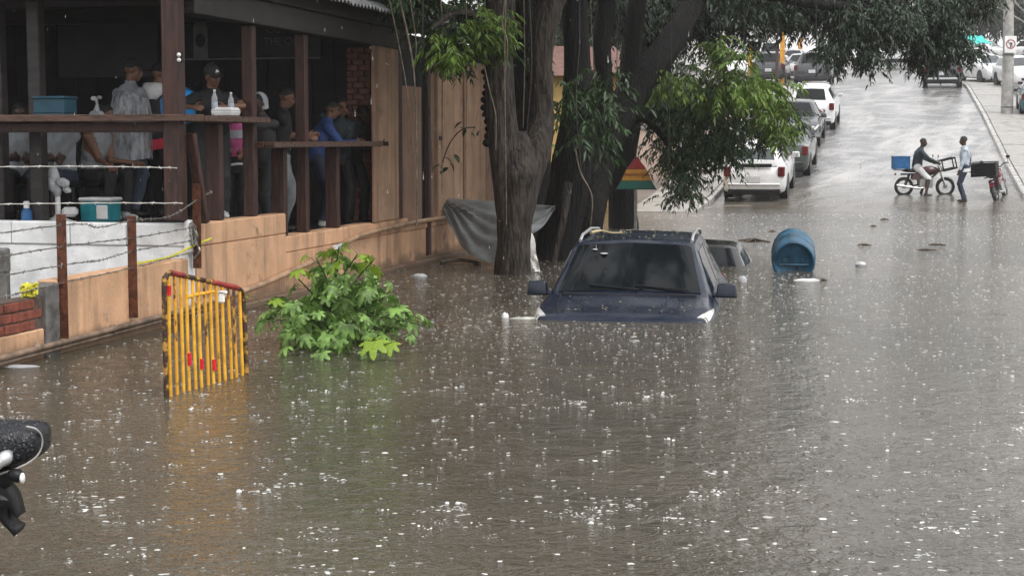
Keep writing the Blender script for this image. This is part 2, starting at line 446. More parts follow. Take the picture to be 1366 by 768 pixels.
M['m_maroon'] = paint('maroon_bike_paint', (.06, .014, .018))
M['sign_red'] = mat('sign_red', (.40, .015, .02), .4, var=.15, scale=8)
M['sign_yellow'] = mat('sign_yellow', (.70, .33, .03), .4, var=.12, scale=8)
M['sign_green'] = mat('sign_green', (.015, .16, .12), .4, var=.12, scale=8)
M['sign_edge'] = mat('sign_back', (.05, .05, .05), .5)
M['letter_dark'] = mat('sign_lettering', (.30, .06, .015), .5)
M['letter_grey'] = mat('wall_lettering', (.24, .245, .245), .5)
M['board_dark'] = mat('wall_sign_board', (.022, .024, .027), .5)
M['foam'] = foam_mat()
M['drop'] = mat('water_drop', (.55, .57, .59), .05, trans=.7, var=.05)
M['deadleaf'] = mat('dead_leaf', (.16, .075, .035), .5, var=.5, scale=30, island=.5)
M['stick'] = mat('wet_stick', (.09, .065, .045), .5, var=.4, scale=10, bump=.4)
M['y_post'] = mat('yellow_post_paint', (.62, .29, .03), .5, var=.2, scale=5)
M['house_yellow'] = stained('yellow_house_paint', (.62, .42, .16), (.2, .15, .09), .4)
M['house_white'] = stained('white_house_paint', (.66, .65, .63), (.25, .24, .22), .4)
M['tile_red'] = mat('red_roof_tile', (.13, .06, .042), .6, var=.35, scale=6, bump=.4)
M['awning'] = mat('teal_awning_cloth', (.03, .48, .42), .6, var=.15, scale=3)
M['rope_yellow'] = mat('yellow_rope', (.62, .58, .06), .6, var=.25, scale=25)
M['kerb'] = mat('wet_kerb_concrete', (.38, .37, .35), .3, var=.25, scale=5, bump=.3, bscale=25, rvar=.15)

# ================================================================== SETTING: ground, road, water
def sheet(name, bs, as_, zf, mt, thick=None):
    v = [tuple(st(b, a, zf(b, a))) for a in as_ for b in bs]
    nb = len(bs)
    f = [(i * nb + j, i * nb + j + 1, (i + 1) * nb + j + 1, (i + 1) * nb + j) for i in range(len(as_) - 1) for j in range(nb - 1)]
    return np_mesh(name, v, f, mt, smooth=True)

def wet_road():
    m = mat('wet_asphalt', (.17, .167, .166), .22, var=.5, scale=.9, bump=.0, rvar=.0)
    n = m.node_tree.nodes; l = m.node_tree.links; b = n['Principled BSDF']
    tc = n.new('ShaderNodeTexCoord')
    mp = n.new('ShaderNodeMapping'); mp.inputs['Scale'].default_value = (1, 1, 1); mp.inputs['Rotation'].default_value = (0, 0, R(22))
    l.new(tc.outputs['Object'], mp.inputs['Vector'])
    def nz(scale, det, sc):
        q = n.new('ShaderNodeMapping'); q.inputs['Scale'].default_value = sc; l.new(mp.outputs[0], q.inputs['Vector'])
        z = n.new('ShaderNodeTexNoise'); z.inputs['Scale'].default_value = scale; z.inputs['Detail'].default_value = det; z.inputs['Distortion'].default_value = .6
        l.new(q.outputs[0], z.inputs['Vector']); return z
    a = nz(1.6, 5, (1.0, .45, 1)); c = nz(7.0, 4, (1, .6, 1)); d = nz(.55, 5, (1.6, .3, 1))
    ad = n.new('ShaderNodeMath'); ad.operation = 'MULTIPLY_ADD'; l.new(c.outputs[0], ad.inputs[0]); ad.inputs[1].default_value = .3; l.new(a.outputs[0], ad.inputs[2])
    bp = n.new('ShaderNodeBump'); bp.inputs['Strength'].default_value = .8; bp.inputs['Distance'].default_value = .07
    l.new(ad.outputs[0], bp.inputs['Height']); l.new(bp.outputs[0], b.inputs['Normal'])
    # pale silty run-off lying on the asphalt
    mr = n.new('ShaderNodeMapRange'); mr.inputs['From Min'].default_value = .5; mr.inputs['From Max'].default_value = .68
    l.new(d.outputs[0], mr.inputs['Value'])
    src = b.inputs['Base Color'].links[0].from_socket
    mx = n.new('ShaderNodeMix'); mx.data_type = 'RGBA'; l.new(mr.outputs[0], mx.inputs[0]); l.new(src, mx.inputs[6]); mx.inputs[7].default_value = (.38, .365, .35, 1)
    # brown silt left just above the water's edge
    ge = n.new('ShaderNodeNewGeometry'); sx = n.new('ShaderNodeSeparateXYZ'); l.new(ge.outputs['Position'], sx.inputs[0])
    ns = nz(1.2, 5, (1, .4, 1)); hh = n.new('ShaderNodeMath'); hh.operation = 'MULTIPLY_ADD'; l.new(ns.outputs[0], hh.inputs[0]); hh.inputs[1].default_value = -.8; l.new(sx.outputs['Z'], hh.inputs[2])
    m2 = n.new('ShaderNodeMapRange'); m2.inputs['From Min'].default_value = -.35; m2.inputs['From Max'].default_value = .35; m2.inputs['To Min'].default_value = 1; m2.inputs['To Max'].default_value = 0
    l.new(hh.outputs[0], m2.inputs['Value'])
    m3 = n.new('ShaderNodeMix'); m3.data_type = 'RGBA'; l.new(m2.outputs[0], m3.inputs[0]); l.new(mx.outputs[2], m3.inputs[6]); m3.inputs[7].default_value = (.10, .088, .07, 1)
    l.new(m3.outputs[2], b.inputs['Base Color'])
    return m
M['road'] = wet_road()
M['soil'] = mat('wet_ground', (.13, .115, .10), .4, var=.35, scale=.6, bump=.4, bscale=6)

A_S = [-60, -20, 0, 10, 16, 18, 20, 24, 30, 36, 40, 42, 43, 44, 45, 46, 48, 52, 58, 66, 76, 82, 84, 86, 90, 100, 120, 150, 156, 160, 164, 180, 220, 300, 420]
def gz(b, a):
    side = max(0.0, abs(b + 1.5) - 30) * .10 * min(1, max(0, (a - 30) / 40))     # the valley sides rise
    return ground(a) + side - .02
gr = sheet('ground', [-220, -120, -70, -45, -30, -16, -7, -5, 0, 3, 10, 20, 33, 60, 110, 220], A_S, gz, M['soil'])
tag(gr, 'wet bare ground rising up the hill on both sides of the street', kind='structure')
KERB_R = [(20, 2.75), (46, 2.7), (54, 2.57), (70, 2.42), (88, 2.1), (130, 1.3), (200, 0)]
def kr(a): return interp(a, [k[0] for k in KERB_R], [k[1] for k in KERB_R])
KL = -5.45
va = sorted(set([a for a in A_S if -20 <= a <= 300 and not 40 < a < 56] + [round(x, 2) for x in np.arange(40, 56.01, .4)]))
rb = [i / 20 for i in range(21)]
def road_n(b, a): return (.26 * mnoise.noise(Vector((b * .4, a * .28, 2))) + .10 * mnoise.noise(Vector((b * 1.3, a * .7, 7)))) * max(0, 1 - abs(a - 42.4) / 3.4)
v = []
for a in va:
    for t in rb:
        b = lerp(KL, kr(a) if a > 20 else 2.75, t)
        v.append(tuple(st(b, a, ground(a) + .01 + .05 * (1 - (2 * t - 1) ** 2) + road_n(b, a))))
nb = len(rb)
f = [(i * nb + j, i * nb + j + 1, (i + 1) * nb + j + 1, (i + 1) * nb + j) for i in range(len(va) - 1) for j in range(nb - 1)]
rd = np_mesh('road', v, f, M['road'], smooth=True); tag(rd, 'wet grey street climbing the hill out of the flood', kind='structure')

# pavements: kerbstones and slabs are separate pieces
def pavement(name, label, kerb_b, width, a0, a1, side):
    t = thing(name, None, None, st(kerb_b(a0), a0, ground(a0)), -AL); tag(t, label, kind='structure')
    base = MB(); aa = np.arange(a0, a1 + .01, 1.5)
    for p, q in zip(aa, aa[1:]):
        b0, b1 = kerb_b(p) + side * .16, kerb_b(q) + side * .16
        vs = []
        for (b, a) in ((b0, p), (b0 + side * width, p), (b1 + side * width, q), (b1, q)):
            vs.append((b, a, ground(a) - .3))
        for (b, a) in ((b0, p), (b0 + side * width, p), (b1 + side * width, q), (b1, q)):
            vs.append((b, a, ground(a) + .115))
        base.add(vs, [(3, 2, 1, 0), (4, 5, 6, 7), (0, 1, 5, 4), (1, 2, 6, 5), (2, 3, 7, 6), (3, 0, 4, 7)])
    base.build('paving_base', M['conc_dark'], t, 's')
    for p, q in zip(aa, aa[1:]):
        kb = MB(); g = .02
        pts = []
        for zz in (-.3, .135 + rnd.uniform(-.006, .006)):
            for (o, a) in ((0, p + g), (.15, p + g), (.15, q - g), (0, q - g)):
                pts.append((kerb_b(a) + side * o, a, ground(a) + zz))
        kb.add(pts, [(3, 2, 1, 0), (4, 5, 6, 7), (0, 1, 5, 4), (1, 2, 6, 5), (2, 3, 7, 6), (3, 0, 4, 7)])
        kb.build('kerbstone', M['kerb'], t, 's', bevel=.015)
        nw = max(1, round(width / 1.5)); ww = width / nw
        for k in range(nw):
            sb = MB(); pts = []; dz = rnd.uniform(-.006, .006)
            for zz in (.10, .135 + dz):
                for (o, a) in ((.17 + k * ww + .012, p + .012), (.17 + (k + 1) * ww - .012, p + .012), (.17 + (k + 1) * ww - .012, q - .012), (.17 + k * ww + .012, q - .012)):
                    pts.append((kerb_b(a) + side * o, a, ground(a) + zz))
            sb.add(pts, [(3, 2, 1, 0), (4, 5, 6, 7), (0, 1, 5, 4), (1, 2, 6, 5), (2, 3, 7, 6), (3, 0, 4, 7)])
            sb.build('paving_slab', M['conc'], t, 's')
    return t
pavement('pavement', 'pale wet pavement and kerb on the right of the hill street', kr, 1.7, 46.5, 108, 1)
pavement('pavement', 'pavement behind the parked cars on the left of the street', lambda a: KL, 1.6, 40.5, 88, -1)

# flood water -------------------------------------------------------
def water_mat():
    m = bpy.data.materials.new('muddy_flood_water'); m.use_nodes = True
    n = m.node_tree.nodes; l = m.node_tree.links; b = n['Principled BSDF']
    tc = n.new('ShaderNodeTexCoord')
    def noise(scale, det, sc, dist=0):
        q = n.new('ShaderNodeMapping'); q.inputs['Scale'].default_value = sc; l.new(tc.outputs['Object'], q.inputs['Vector'])
        z = n.new('ShaderNodeTexNoise'); z.inputs['Scale'].default_value = scale; z.inputs['Detail'].default_value = det; z.inputs['Distortion'].default_value = dist
        l.new(q.outputs[0], z.inputs['Vector']); return z.outputs[0]
    def mth(op, a, c=None, d=None):
        q = n.new('ShaderNodeMath'); q.operation = op
        for k, x in enumerate((a, c, d)):
            if x is None: continue
            if isinstance(x, (int, float)): q.inputs[k].default_value = x
            else: l.new(x, q.inputs[k])
        return q.outputs[0]
    def rings(scale, off, freq):             # raindrop rings: one per voronoi cell, each at its own age
        q = n.new('ShaderNodeMapping'); q.inputs['Location'].default_value = (off, off * .7, 0); q.inputs['Scale'].default_value = (1, 1, 0)
        l.new(tc.outputs['Object'], q.inputs['Vector'])
        vo = n.new('ShaderNodeTexVoronoi'); vo.inputs['Scale'].default_value = scale; vo.inputs['Randomness'].default_value = 1
        l.new(q.outputs[0], vo.inputs['Vector'])
        sp = n.new('ShaderNodeSeparateColor'); l.new(vo.outputs['Color'], sp.inputs[0])
        rad = mth('MULTIPLY_ADD', sp.outputs[0], .34, .04)
        d = mth('SUBTRACT', vo.outputs['Distance'], rad)
        env = mth('POWER', 2.718, mth('MULTIPLY', mth('MULTIPLY', d, d), -260.0))
        wv = mth('COSINE', mth('MULTIPLY', d, freq))
        amp = mth('SUBTRACT', 1.1, mth('MULTIPLY', sp.outputs[0], .8))
        return mth('MULTIPLY', mth('MULTIPLY', env, wv), amp)
    h = mth('MULTIPLY', noise(3.2, 4, (.8, 1.0, 1), .8), mth('MULTIPLY_ADD', noise(.42, 4, (1, 1, 1), 1.2), 4.6, -1.15))
    h = mth('MULTIPLY_ADD', noise(13.0, 3, (.9, 1.0, 1), .5), .5, h)
    h = mth('MULTIPLY_ADD', noise(34.0, 2, (.9, 1.0, 1), .4), .22, h)
    h = mth('MULTIPLY_ADD', rings(4.2, 0, 60.0), .16, h)
    h = mth('MULTIPLY_ADD', rings(7.5, 3.3, 60.0), .10, h)
    h = mth('MULTIPLY_ADD', rings(2.4, 8.1, 70.0), .12, h)
    bp = n.new('ShaderNodeBump'); bp.inputs['Strength'].default_value = 1.0; bp.inputs['Distance'].default_value = WATER_D
    l.new(h, bp.inputs['Height']); l.new(bp.outputs[0], b.inputs['Normal'])
    mr = n.new('ShaderNodeMapRange'); mr.inputs['From Min'].default_value = .35; mr.inputs['From Max'].default_value = .65
    l.new(noise(.35, 5, (1, .5, 1), .8), mr.inputs['Value'])
    mx = n.new('ShaderNodeMix'); mx.data_type = 'RGBA'; l.new(mr.outputs[0], mx.inputs[0])
    mx.inputs[6].default_value = (.056, .049, .034, 1); mx.inputs[7].default_value = (.095, .081, .060, 1)
    l.new(mx.outputs[2], b.inputs['Base Color'])
    b.inputs['Roughness'].default_value = .10; b.inputs['IOR'].default_value = 1.36
    return m
WATER_D = .023
M['water'] = water_mat()
wb = list(np.linspace(-60, 60, 13)); wa = list(np.linspace(-40, 50, 10))
wt = np_mesh('flood_water', [tuple(st(b, a, 0)) for a in wa for b in wb],
             [(i * 13 + j, i * 13 + j + 1, (i + 1) * 13 + j + 1, (i + 1) * 13 + j) for i in range(9) for j in range(12)], M['water'])
tag(wt, 'brown flood water pitted by rain across the whole street', kind='structure')

# splashes: bubbles, crowns, foam flecks, all real little shapes in one mesh
def dome(r):
    v = []; f = []
    for i, ph in enumerate((0, .5, 1.0)):
        for j in range(7):
            a = 2 * math.pi * j / 7
            v.append((r * math.cos(ph) * math.cos(a), r * math.cos(ph) * math.sin(a), r * .85 * math.sin(ph)))
    v.append((0, 0, r * .85))
    for i in range(2):
        for j in range(7): f.append((i * 7 + j, i * 7 + (j + 1) % 7, (i + 1) * 7 + (j + 1) % 7)); f.append((i * 7 + j, (i + 1) * 7 + (j + 1) % 7, (i + 1) * 7 + j))
    for j in range(7): f.append((14 + j, 14 + (j + 1) % 7, 21))
    return v, f
def crown(r, h, k):
    v = []; f = []
    for j in range(k):
        a = 2 * math.pi * j / k + rnd.uniform(-.3, .3); hh = h * rnd.uniform(.4, 1); w_ = r * .16
        p = Vector((math.cos(a), math.sin(a), 0)); t = Vector((-math.sin(a), math.cos(a), 0)); o = len(v)
        v += [tuple(p * r * .7 - t * w_), tuple(p * r * .7 + t * w_), tuple(p * r * .5), tuple(p * r * 1.15 + Vector((0, 0, hh)))]
        f += [(o, o + 1, o + 3), (o + 1, o + 2, o + 3), (o + 2, o, o + 3)]
        q = p * r * 1.2 + Vector((0, 0, hh * 1.15)); e = r * .13; o = len(v)
        v += [tuple(q + Vector(d) * e) for d in ((1, 0, 0), (-.5, .87, 0), (-.5, -.87, 0), (0, 0, 1.3), (0, 0, -1.3))]
        f += [(o, o + 1, o + 3), (o + 1, o + 2, o + 3), (o + 2, o, o + 3), (o + 1, o, o + 4), (o + 2, o + 1, o + 4), (o, o + 2, o + 4)]
    return v, f
def fleck(r):
    k = 9; v = []; f = []
    rr = [r * rnd.uniform(.35, 1.1) for _ in range(k)]
    el = rnd.uniform(.35, .8)
    for z, sc in ((.0, 1.0), (.0008, .75)):
        for j in range(k): a = 2 * math.pi * j / k; v.append((rr[j] * sc * math.cos(a), rr[j] * sc * el * math.sin(a), z))
    v.append((0, 0, .0013))
    for j in range(k):
        f += [(j, (j + 1) % k, k + (j + 1) % k), (j, k + (j + 1) % k, k + j), (k + j, k + (j + 1) % k, 2 * k)]
    return v, f
def jet(h):
    v = []; f = []
    for i, (z, r) in enumerate(((0, .010), (h * .5, .004), (h * .8, .003))):
        for j in range(5): a = 2 * math.pi * j / 5; v.append((r * math.cos(a), r * math.sin(a), z))
    v.append((0, 0, h * .9))
    for i in range(2):
        for j in range(5): f.append((i * 5 + j, i * 5 + (j + 1) % 5, (i + 1) * 5 + (j + 1) % 5)); f.append((i * 5 + j, (i + 1) * 5 + (j + 1) % 5, (i + 1) * 5 + j))
    for j in range(5): f.append((10 + j, 10 + (j + 1) % 5, 15))
    dv, df = dome(.008); o = len(v)
    v += [(x, y, z + h) for x, y, z in dv]; f += [tuple(q + o for q in t) for t in df]
    return v, f
def splat(R_, k):
    V_ = []; F_ = []
    for _ in range(k):
        v, f = fleck(rnd.uniform(.004, .012)) if rnd.random() < .7 else dome(rnd.uniform(.003, .007))
        a = rnd.uniform(0, 6.28); r = R_ * rnd.random() ** .6; o = len(V_)
        V_ += [(x + r * math.cos(a), y + r * math.sin(a), z) for x, y, z in v]; F_ += [tuple(q + o for q in t) for t in f]
    return V_, F_
SHAPES = [dome(.0075), dome(.010), dome(.005), crown(.010, .011, 7), crown(.014, .016, 8), fleck(.010), fleck(.014), fleck(.019), fleck(.012), fleck(.016), fleck(.008), splat(.035, 9), splat(.055, 15), splat(.04, 11)]
WGT = np.array([.4, .1, 1.2, .45, .1, 12, 11, 5, 12, 9, 14, 1.8, .8, 1.5]); WGT = WGT / WGT.sum()
WFAR = np.array([0, 0, .1, .12, 0, 12, 9, 4, 12, 7, 14, 0, 0, 0]); WFAR = WFAR / WFAR.sum()
OLD_SHAPES = [dome(.011), dome(.016), dome(.007)] + [crown(.022, .03, 9), crown(.03, .045, 11), crown(.016, .022, 8)] + [fleck(.024), fleck(.032), fleck(.018), fleck(.04)] + [jet(.035), jet(.055)]
SHAPES = [(np.array(a), np.array(b)) for a, b in SHAPES]
def scatter(pts, name, label, scale=1.0, zf=lambda x, y: .0007):
    V = []; Fa = []; o = 0
    for (x, y) in pts:
        sv, sf = SHAPES[NR.choice(len(SHAPES), p=WGT if y < 12 else WFAR)]
        a = NR.uniform(0, 6.28); k = scale * float(np.clip(NR.lognormal(-.1, .42), .4, 2.4)) * (1 + max(0, y - 14) * .025)
        c, s_ = math.cos(a), math.sin(a)
        q = sv * k
        V.append(np.stack([q[:, 0] * c - q[:, 1] * s_ + x, q[:, 0] * s_ + q[:, 1] * c + y, q[:, 2] + zf(x, y)], 1)); Fa.append(sf + o); o += len(sv)
    ob = np_mesh(name, np.concatenate(V), np.concatenate(Fa), M['foam'])
    return tag(ob, label, kind='stuff')
pts = []
while len(pts) < 17000:
    y = math.sqrt(NR.uniform(5.5 ** 2, 40 ** 2)); x = NR.uniform(-.36, .36) * y
    b, a, _ = tost((x, y))
    if b < -6.9: continue
    dens = .35 + .65 * (mnoise.noise(Vector((x * .5, y * .35, 3))) * .8 + .5)
    if y > 22: dens *= .45
    if y < 9: dens *= .7
    if NR.uniform() < dens: pts.append((x, y))
for _ in range(26):                          # broader broken splashes close to the camera
    y = NR.uniform(6.6, 8.6); x = NR.uniform(-.32, .34) * y
    for _ in range(NR.integers(8, 26)): pts.append((x + NR.normal(0, .075), y + NR.normal(0, .075)))
scatter(pts, 'rain_splashes', 'white rain splashes and bubbles all over the flood water')
pts = []
while len(pts) < 3600:                       # the same rain hitting the film of water on the street
    a = NR.uniform(42.5, 74); b = NR.uniform(-3.2, kr(a) - .1)
    if NR.uniform() < 1.15 - (a - 42) / 34: p = st(b, a); pts.append((p.x, p.y))
def road_z(x, y):
    b, a, _ = tost((x, y)); t = (b - KL) / (kr(a) - KL)
    return ground(a) + .012 + .05 * (1 - (2 * t - 1) ** 2) + road_n(b, a)
scatter(pts, 'road_splashes', 'pale rain splashes on the wet street above the flood', 1.0, road_z)
# two drifts of floating flower litter and foam in front of the bush and the car
pts = []
for (px, py, n_, sx, sy) in ((604, 432, 330, .34, .8), (838, 440, 220, .5, .5), (925, 470, 60, .5, .8), (1120, 470, 40, 1.0, .6), (560, 455, 50, .4, .4)):
    c = W(px, py)
    for _ in range(n_): pts.append((NR.normal(c.x, sx), NR.normal(c.y, sy)))
scatter(pts, 'foam_drift', 'drifts of pale foam and petals floating beside the bush and car', .95)
V = []; Fa = []
for (px, py, n_, sx, sy) in ((602, 430, 110, .28, .7), (838, 440, 45, .4, .4), (700, 330, 40, 1.2, 2.0), (590, 395, 60, .5, 1.6)):
    c = W(px, py)
    for _ in range(n_):
        x, y, r, a = NR.normal(c.x, sx), NR.normal(c.y, sy), NR.uniform(.012, .03), NR.uniform(0, 6.28)
        o = len(V); d = np.array([math.cos(a), math.sin(a)]) * r; e = np.array([-d[1], d[0]]) * .5
        V += [(x - d[0], y - d[1], .0015), (x + e[0], y + e[1], .003), (x + d[0], y + d[1], .0015), (x - e[0], y - e[1], .001)]
        Fa += [(o, o + 1, o + 2), (o, o + 2, o + 3)]
tag(np_mesh('floating_leaf_litter', V, Fa, M['deadleaf']), 'brown dead leaves and reddish petals floating on the water', kind='stuff')
# falling rain: short real drops in the air
V = []; Fa = []
for _ in range(1000):
    y = math.sqrt(NR.uniform(4 ** 2, 34 ** 2)); x = NR.uniform(-.34, .34) * y; z = NR.uniform(.05, CAMZ + .1 * y)
    r = .0021; h = NR.uniform(.010, .024); o = len(V)
    V += [(x + r, y, z), (x - r * .5, y + r * .87, z), (x - r * .5, y - r * .87, z), (x, y, z + h), (x, y, z - r * 1.3)]
    Fa += [(o, o + 1, o + 3), (o + 1, o + 2, o + 3), (o + 2, o, o + 3), (o + 1, o, o + 4), (o + 2, o + 1, o + 4), (o, o + 2, o + 4)]
tag(np_mesh('falling_rain', V, Fa, M['drop']), 'rain drops falling through the air over the street', kind='stuff')

# ================================================================== WALLS AND BAR (street frame: b across, a along)
FB = -7.0                                    # street face of the wall
# --- low yard wall in front of the white wall
yw = thing('yard_wall', 'low stained ochre garden wall with brick patch under barbed wire', 'wall', st(FB - .1, 8, -.9), -AL)
mb = MB(); mb.bx(FB - .18, FB, 12.45, 15.02, -.9, .62)
mb.build('wall', M['orange'], yw, 's', bevel=.012)
mb = MB(); mb.bx(FB - .2, FB + .025, 12.25, 12.46, -.9, .60); mb.build('pier', M['conc_dark'], yw, 's', bevel=.02)
mb = MB(); mb.bx(FB - .18, FB - .005, 2, 12.24, -.9, .24); mb.build('plinth', M['orange'], yw, 's', bevel=.012)
mb = MB(); mb.bx(FB - .165, FB - .018, 2, 12.24, .24, .505); mb.build('mortar', M['mortar'], yw, 's')
bme = None
def brick_obj(parent, c, d, mt, jig=.003):
    """one brick, street frame; shares its mesh with alike ones"""
    key = ('brick', mt.name, d)
    if key not in KIDS:
        q = MB(); q.box((0, 0, 0), d); t = q.build('brick', mt, parent, 'l', bevel=.006)
        KIDS[key] = t.data; o = t
    else:
        o = bpy.data.objects.new('brick', KIDS[key]); C.objects.link(o); o.parent = parent; MATW[o.name] = MATW[parent.name]
    p = MATW[parent.name].inverted() @ st(*c)
    o.location = p + Vector((rnd.uniform(-jig, jig), 0, rnd.uniform(-jig, jig) * .5)); o.rotation_euler = (0, 0, rnd.uniform(-.01, .01))
    return o
for r in range(3):
    a = 2.0 + (.12 if r % 2 else 0)
    while a < 12.1:
        if a > 7: brick_obj(yw, (FB - .095, a + .115, .285 + r * .085), (.178, .22, .072), M['brick'], .004)
        a += .235
# --- white wall, facing the camera at the corner
ww = thing('white_wall', 'white painted block wall under the bar front behind the barbed wire', 'wall', st(-10, 15.13, -.9), -AL)
mb = MB(); mb.bx(-15.5, FB - .02, 15.06, 15.22, -.9, .73); mb.build('wall', M['white_wall'], ww, 's', bevel=.01)
b = FB - .03; k = 0
while b > -15:
    wd = .62 + (.0 if k % 2 else .04)
    mb = MB(); mb.bx(b - wd + .008, b, 15.045, 15.235, .735, .965 + rnd.uniform(-.006, .006)); mb.build('block', M['white_wall'], ww, 's', bevel=.014)
    b -= wd; k += 1
mb = MB(); mb.bx(FB - .05, FB + .022, 15.01, 15.24, .66, 1.0); mb.build('corner_cap', M['white_wall'], ww, 's', bevel=.03, seg=2)

# --- bar building
bar = thing('bar_building', 'open timber bar with ochre street wall, high counters and dark interior', 'bar', st(-9, 19, -.9), -AL)
def bb(name, mt, *boxes, bevel=.01, frame='s'):
    q = MB()
    for x in boxes: q.bx(*x)
    return q.build(name, mt, bar, frame, bevel=bevel)
bb('street_wall', M['orange'], (FB - .2, FB, 15.24, 17.62, -.9, .72))
bb('parapet', M['orange'], (FB - .19, FB + .006, 15.26, 17.61, .722, .955), bevel=.016)
bb('lower_wall', M['orange'], (FB - .2, FB - .004, 17.625, 29.5, -.9, .50))
for a in np.arange(17.63, 22, .42): bb('coping', M['orange'], (FB - .21, FB + .004, a, a + .41, .503, .69 + rnd.uniform(-.006, .006)), bevel=.014)
bb('ledge', M['orange'], (FB - .21, FB + .02, 22.06, 29.5, .503, .585), bevel=.014)
bb('plinth', M['ply2'], (FB - .05, FB + .09, 15.0, 29.5, -.9, .06), bevel=.02)
bb('floor', M['floor'], (-15.4, FB - .22, 15.24, 17.62, .7, .92))
bb('lower_floor', M['floor'], (-15.4, FB - .22, 17.63, 22.3, .45, .65))
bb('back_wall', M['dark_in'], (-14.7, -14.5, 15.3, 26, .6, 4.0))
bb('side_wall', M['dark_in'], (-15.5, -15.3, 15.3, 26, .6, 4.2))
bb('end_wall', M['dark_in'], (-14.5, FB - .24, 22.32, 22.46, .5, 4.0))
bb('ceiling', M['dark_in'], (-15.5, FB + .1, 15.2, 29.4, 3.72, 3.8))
# boards of the end wall
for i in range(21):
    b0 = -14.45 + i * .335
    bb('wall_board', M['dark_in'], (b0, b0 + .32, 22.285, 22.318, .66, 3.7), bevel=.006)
# fascia beams
bb('street_beam', M['fascia'], (FB - .16, FB + .06, 15.14, 22.0, 3.02, 3.28))
bb('fascia_board', M['fascia'], (FB + .02, FB + .10, 14.85, 29.4, 3.285, 3.62))
bb('front_beam', M['timber_h'], (-15.4, FB + .06, 14.9, 15.12, 3.2, 3.46))
bb('ceiling_beam', M['fascia'], (-15.3, FB - .2, 18.6, 18.76, 3.4, 3.7), (-15.3, FB - .2, 21.2, 21.36, 3.4, 3.7))
# sloping corrugated roof over the street side and front
def corr(name, p00, p10, p11, p01, waves):
    q = MB(); k = waves * 6; p00, p10, p11, p01 = map(Vector, (p00, p10, p11, p01))
    vs = []
    for th in (0, -.02):
        for i in range(k + 1):
            t = i / k; dz = .022 * math.sin(2 * math.pi * t * waves) + th
            vs += [p00.lerp(p10, t) + Vector((0, 0, dz)), p01.lerp(p11, t) + Vector((0, 0, dz))]
    n2 = 2 * (k + 1); fs = []
    for i in range(k):
        fs += [(2 * i, 2 * i + 2, 2 * i + 3, 2 * i + 1), (n2 + 2 * i, n2 + 2 * i + 1, n2 + 2 * i + 3, n2 + 2 * i + 2),
               (2 * i, n2 + 2 * i, n2 + 2 * i + 2, 2 * i + 2), (2 * i + 1, 2 * i + 3, n2 + 2 * i + 3, n2 + 2 * i + 1)]
    fs += [(0, 1, n2 + 1, n2), (2 * k, n2 + 2 * k, n2 + 2 * k + 1, 2 * k + 1)]
    q.add(vs, fs)
    return q.build(name, M['roof'], bar, 's', smooth=50)
a = 14.7
while a < 29.4:                              # one sheet after another, lapped
    corr('roof_sheet', (FB + .42, a, 3.40), (FB + .42, a + 1.02, 3.42), (-11.6, a + 1.02, 5.52), (-11.6, a, 5.5), 8); a += 1.0
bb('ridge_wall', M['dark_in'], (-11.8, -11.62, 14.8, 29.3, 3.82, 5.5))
# posts
def post(b0, b1, a0, a1, z0, z1, name='post', mt='timber'): return bb(name, M[mt], (b0, b1, a0, a1, z0, z1), bevel=.012)
post(FB - .175, FB - .002, 14.86, 15.035, 1.002, 3.2)                    # corner post
post(FB - .155, FB - .02, 16.76, 16.87, .957, 3.02)
post(FB - .155, FB - .02, 18.33, 18.44, .69, 3.02)
for pxb in (-8.80, -9.24, -10.6): post(pxb - .07, pxb + .07, 15.28, 15.42, .92, 3.2, mt='fascia')
# short boards under the counters
post(FB - .19, FB - .015, 15.85, 15.95, .957, 1.955, 'counter_leg')
for a0 in (17.63, 19.39): post(FB - .18, FB - .015, a0, a0 + .10, .69, 1.69, 'counter_leg')
# counters: planks side by side
for i in range(3):
    bb('counter_plank', M['timber_h'], (-15.2, FB + .12, 14.74 + i * .15, 14.885 + i * .15, 1.965, 2.035 + rnd.uniform(-.003, .003)), bevel=.008)
for i in range(3):
    bb('counter_plank', M['timber_h'], (FB - .32 + i * .15, FB - .175 + i * .15, 15.2, 16.9, 1.966, 2.03 + rnd.uniform(-.003, .003)), bevel=.008)
    bb('counter_plank', M['timber_h'], (FB - .20 + i * .13, FB - .075 + i * .13, 16.86, 20.6, 1.70, 1.765 + rnd.uniform(-.003, .003)), bevel=.008)
bb('counter_rail', M['timber'], (-15.2, FB - .0, 14.93, 14.99, 1.86, 1.96))
q = MB(); q.beam(st(FB + .06, 15.28, .96), st(FB + .03, 15.06, 1.85), .10, .07); q.build('brace', M['timber'], bar, 'w', bevel=.01)
# brick pillar with its edge board
mb = MB(); mb.bx(FB - .51, FB - .19, 21.24, 21.42, .66, 3.02); mb.build('pillar_core', M['mortar'], bar, 's')
nr = 30
PA = 21.2
for r in range(nr):
    z = .69 + .039 + r * .0775
    off = .11 if r % 2 else 0
    for b0, wd in ((FB - .52, .165), (FB - .35, .17)) if not r % 2 else ((FB - .52, .08), (FB - .435, .17), (FB - .26, .08)):
        brick_obj(bar, (b0 + wd / 2, 21.21, z), (wd - .012, .075, .066), M['brick_dark'], .002)
bb('edge_board', M['ply2'], (FB - .015, FB + .03, 20.70, 20.88, .69, 3.02))
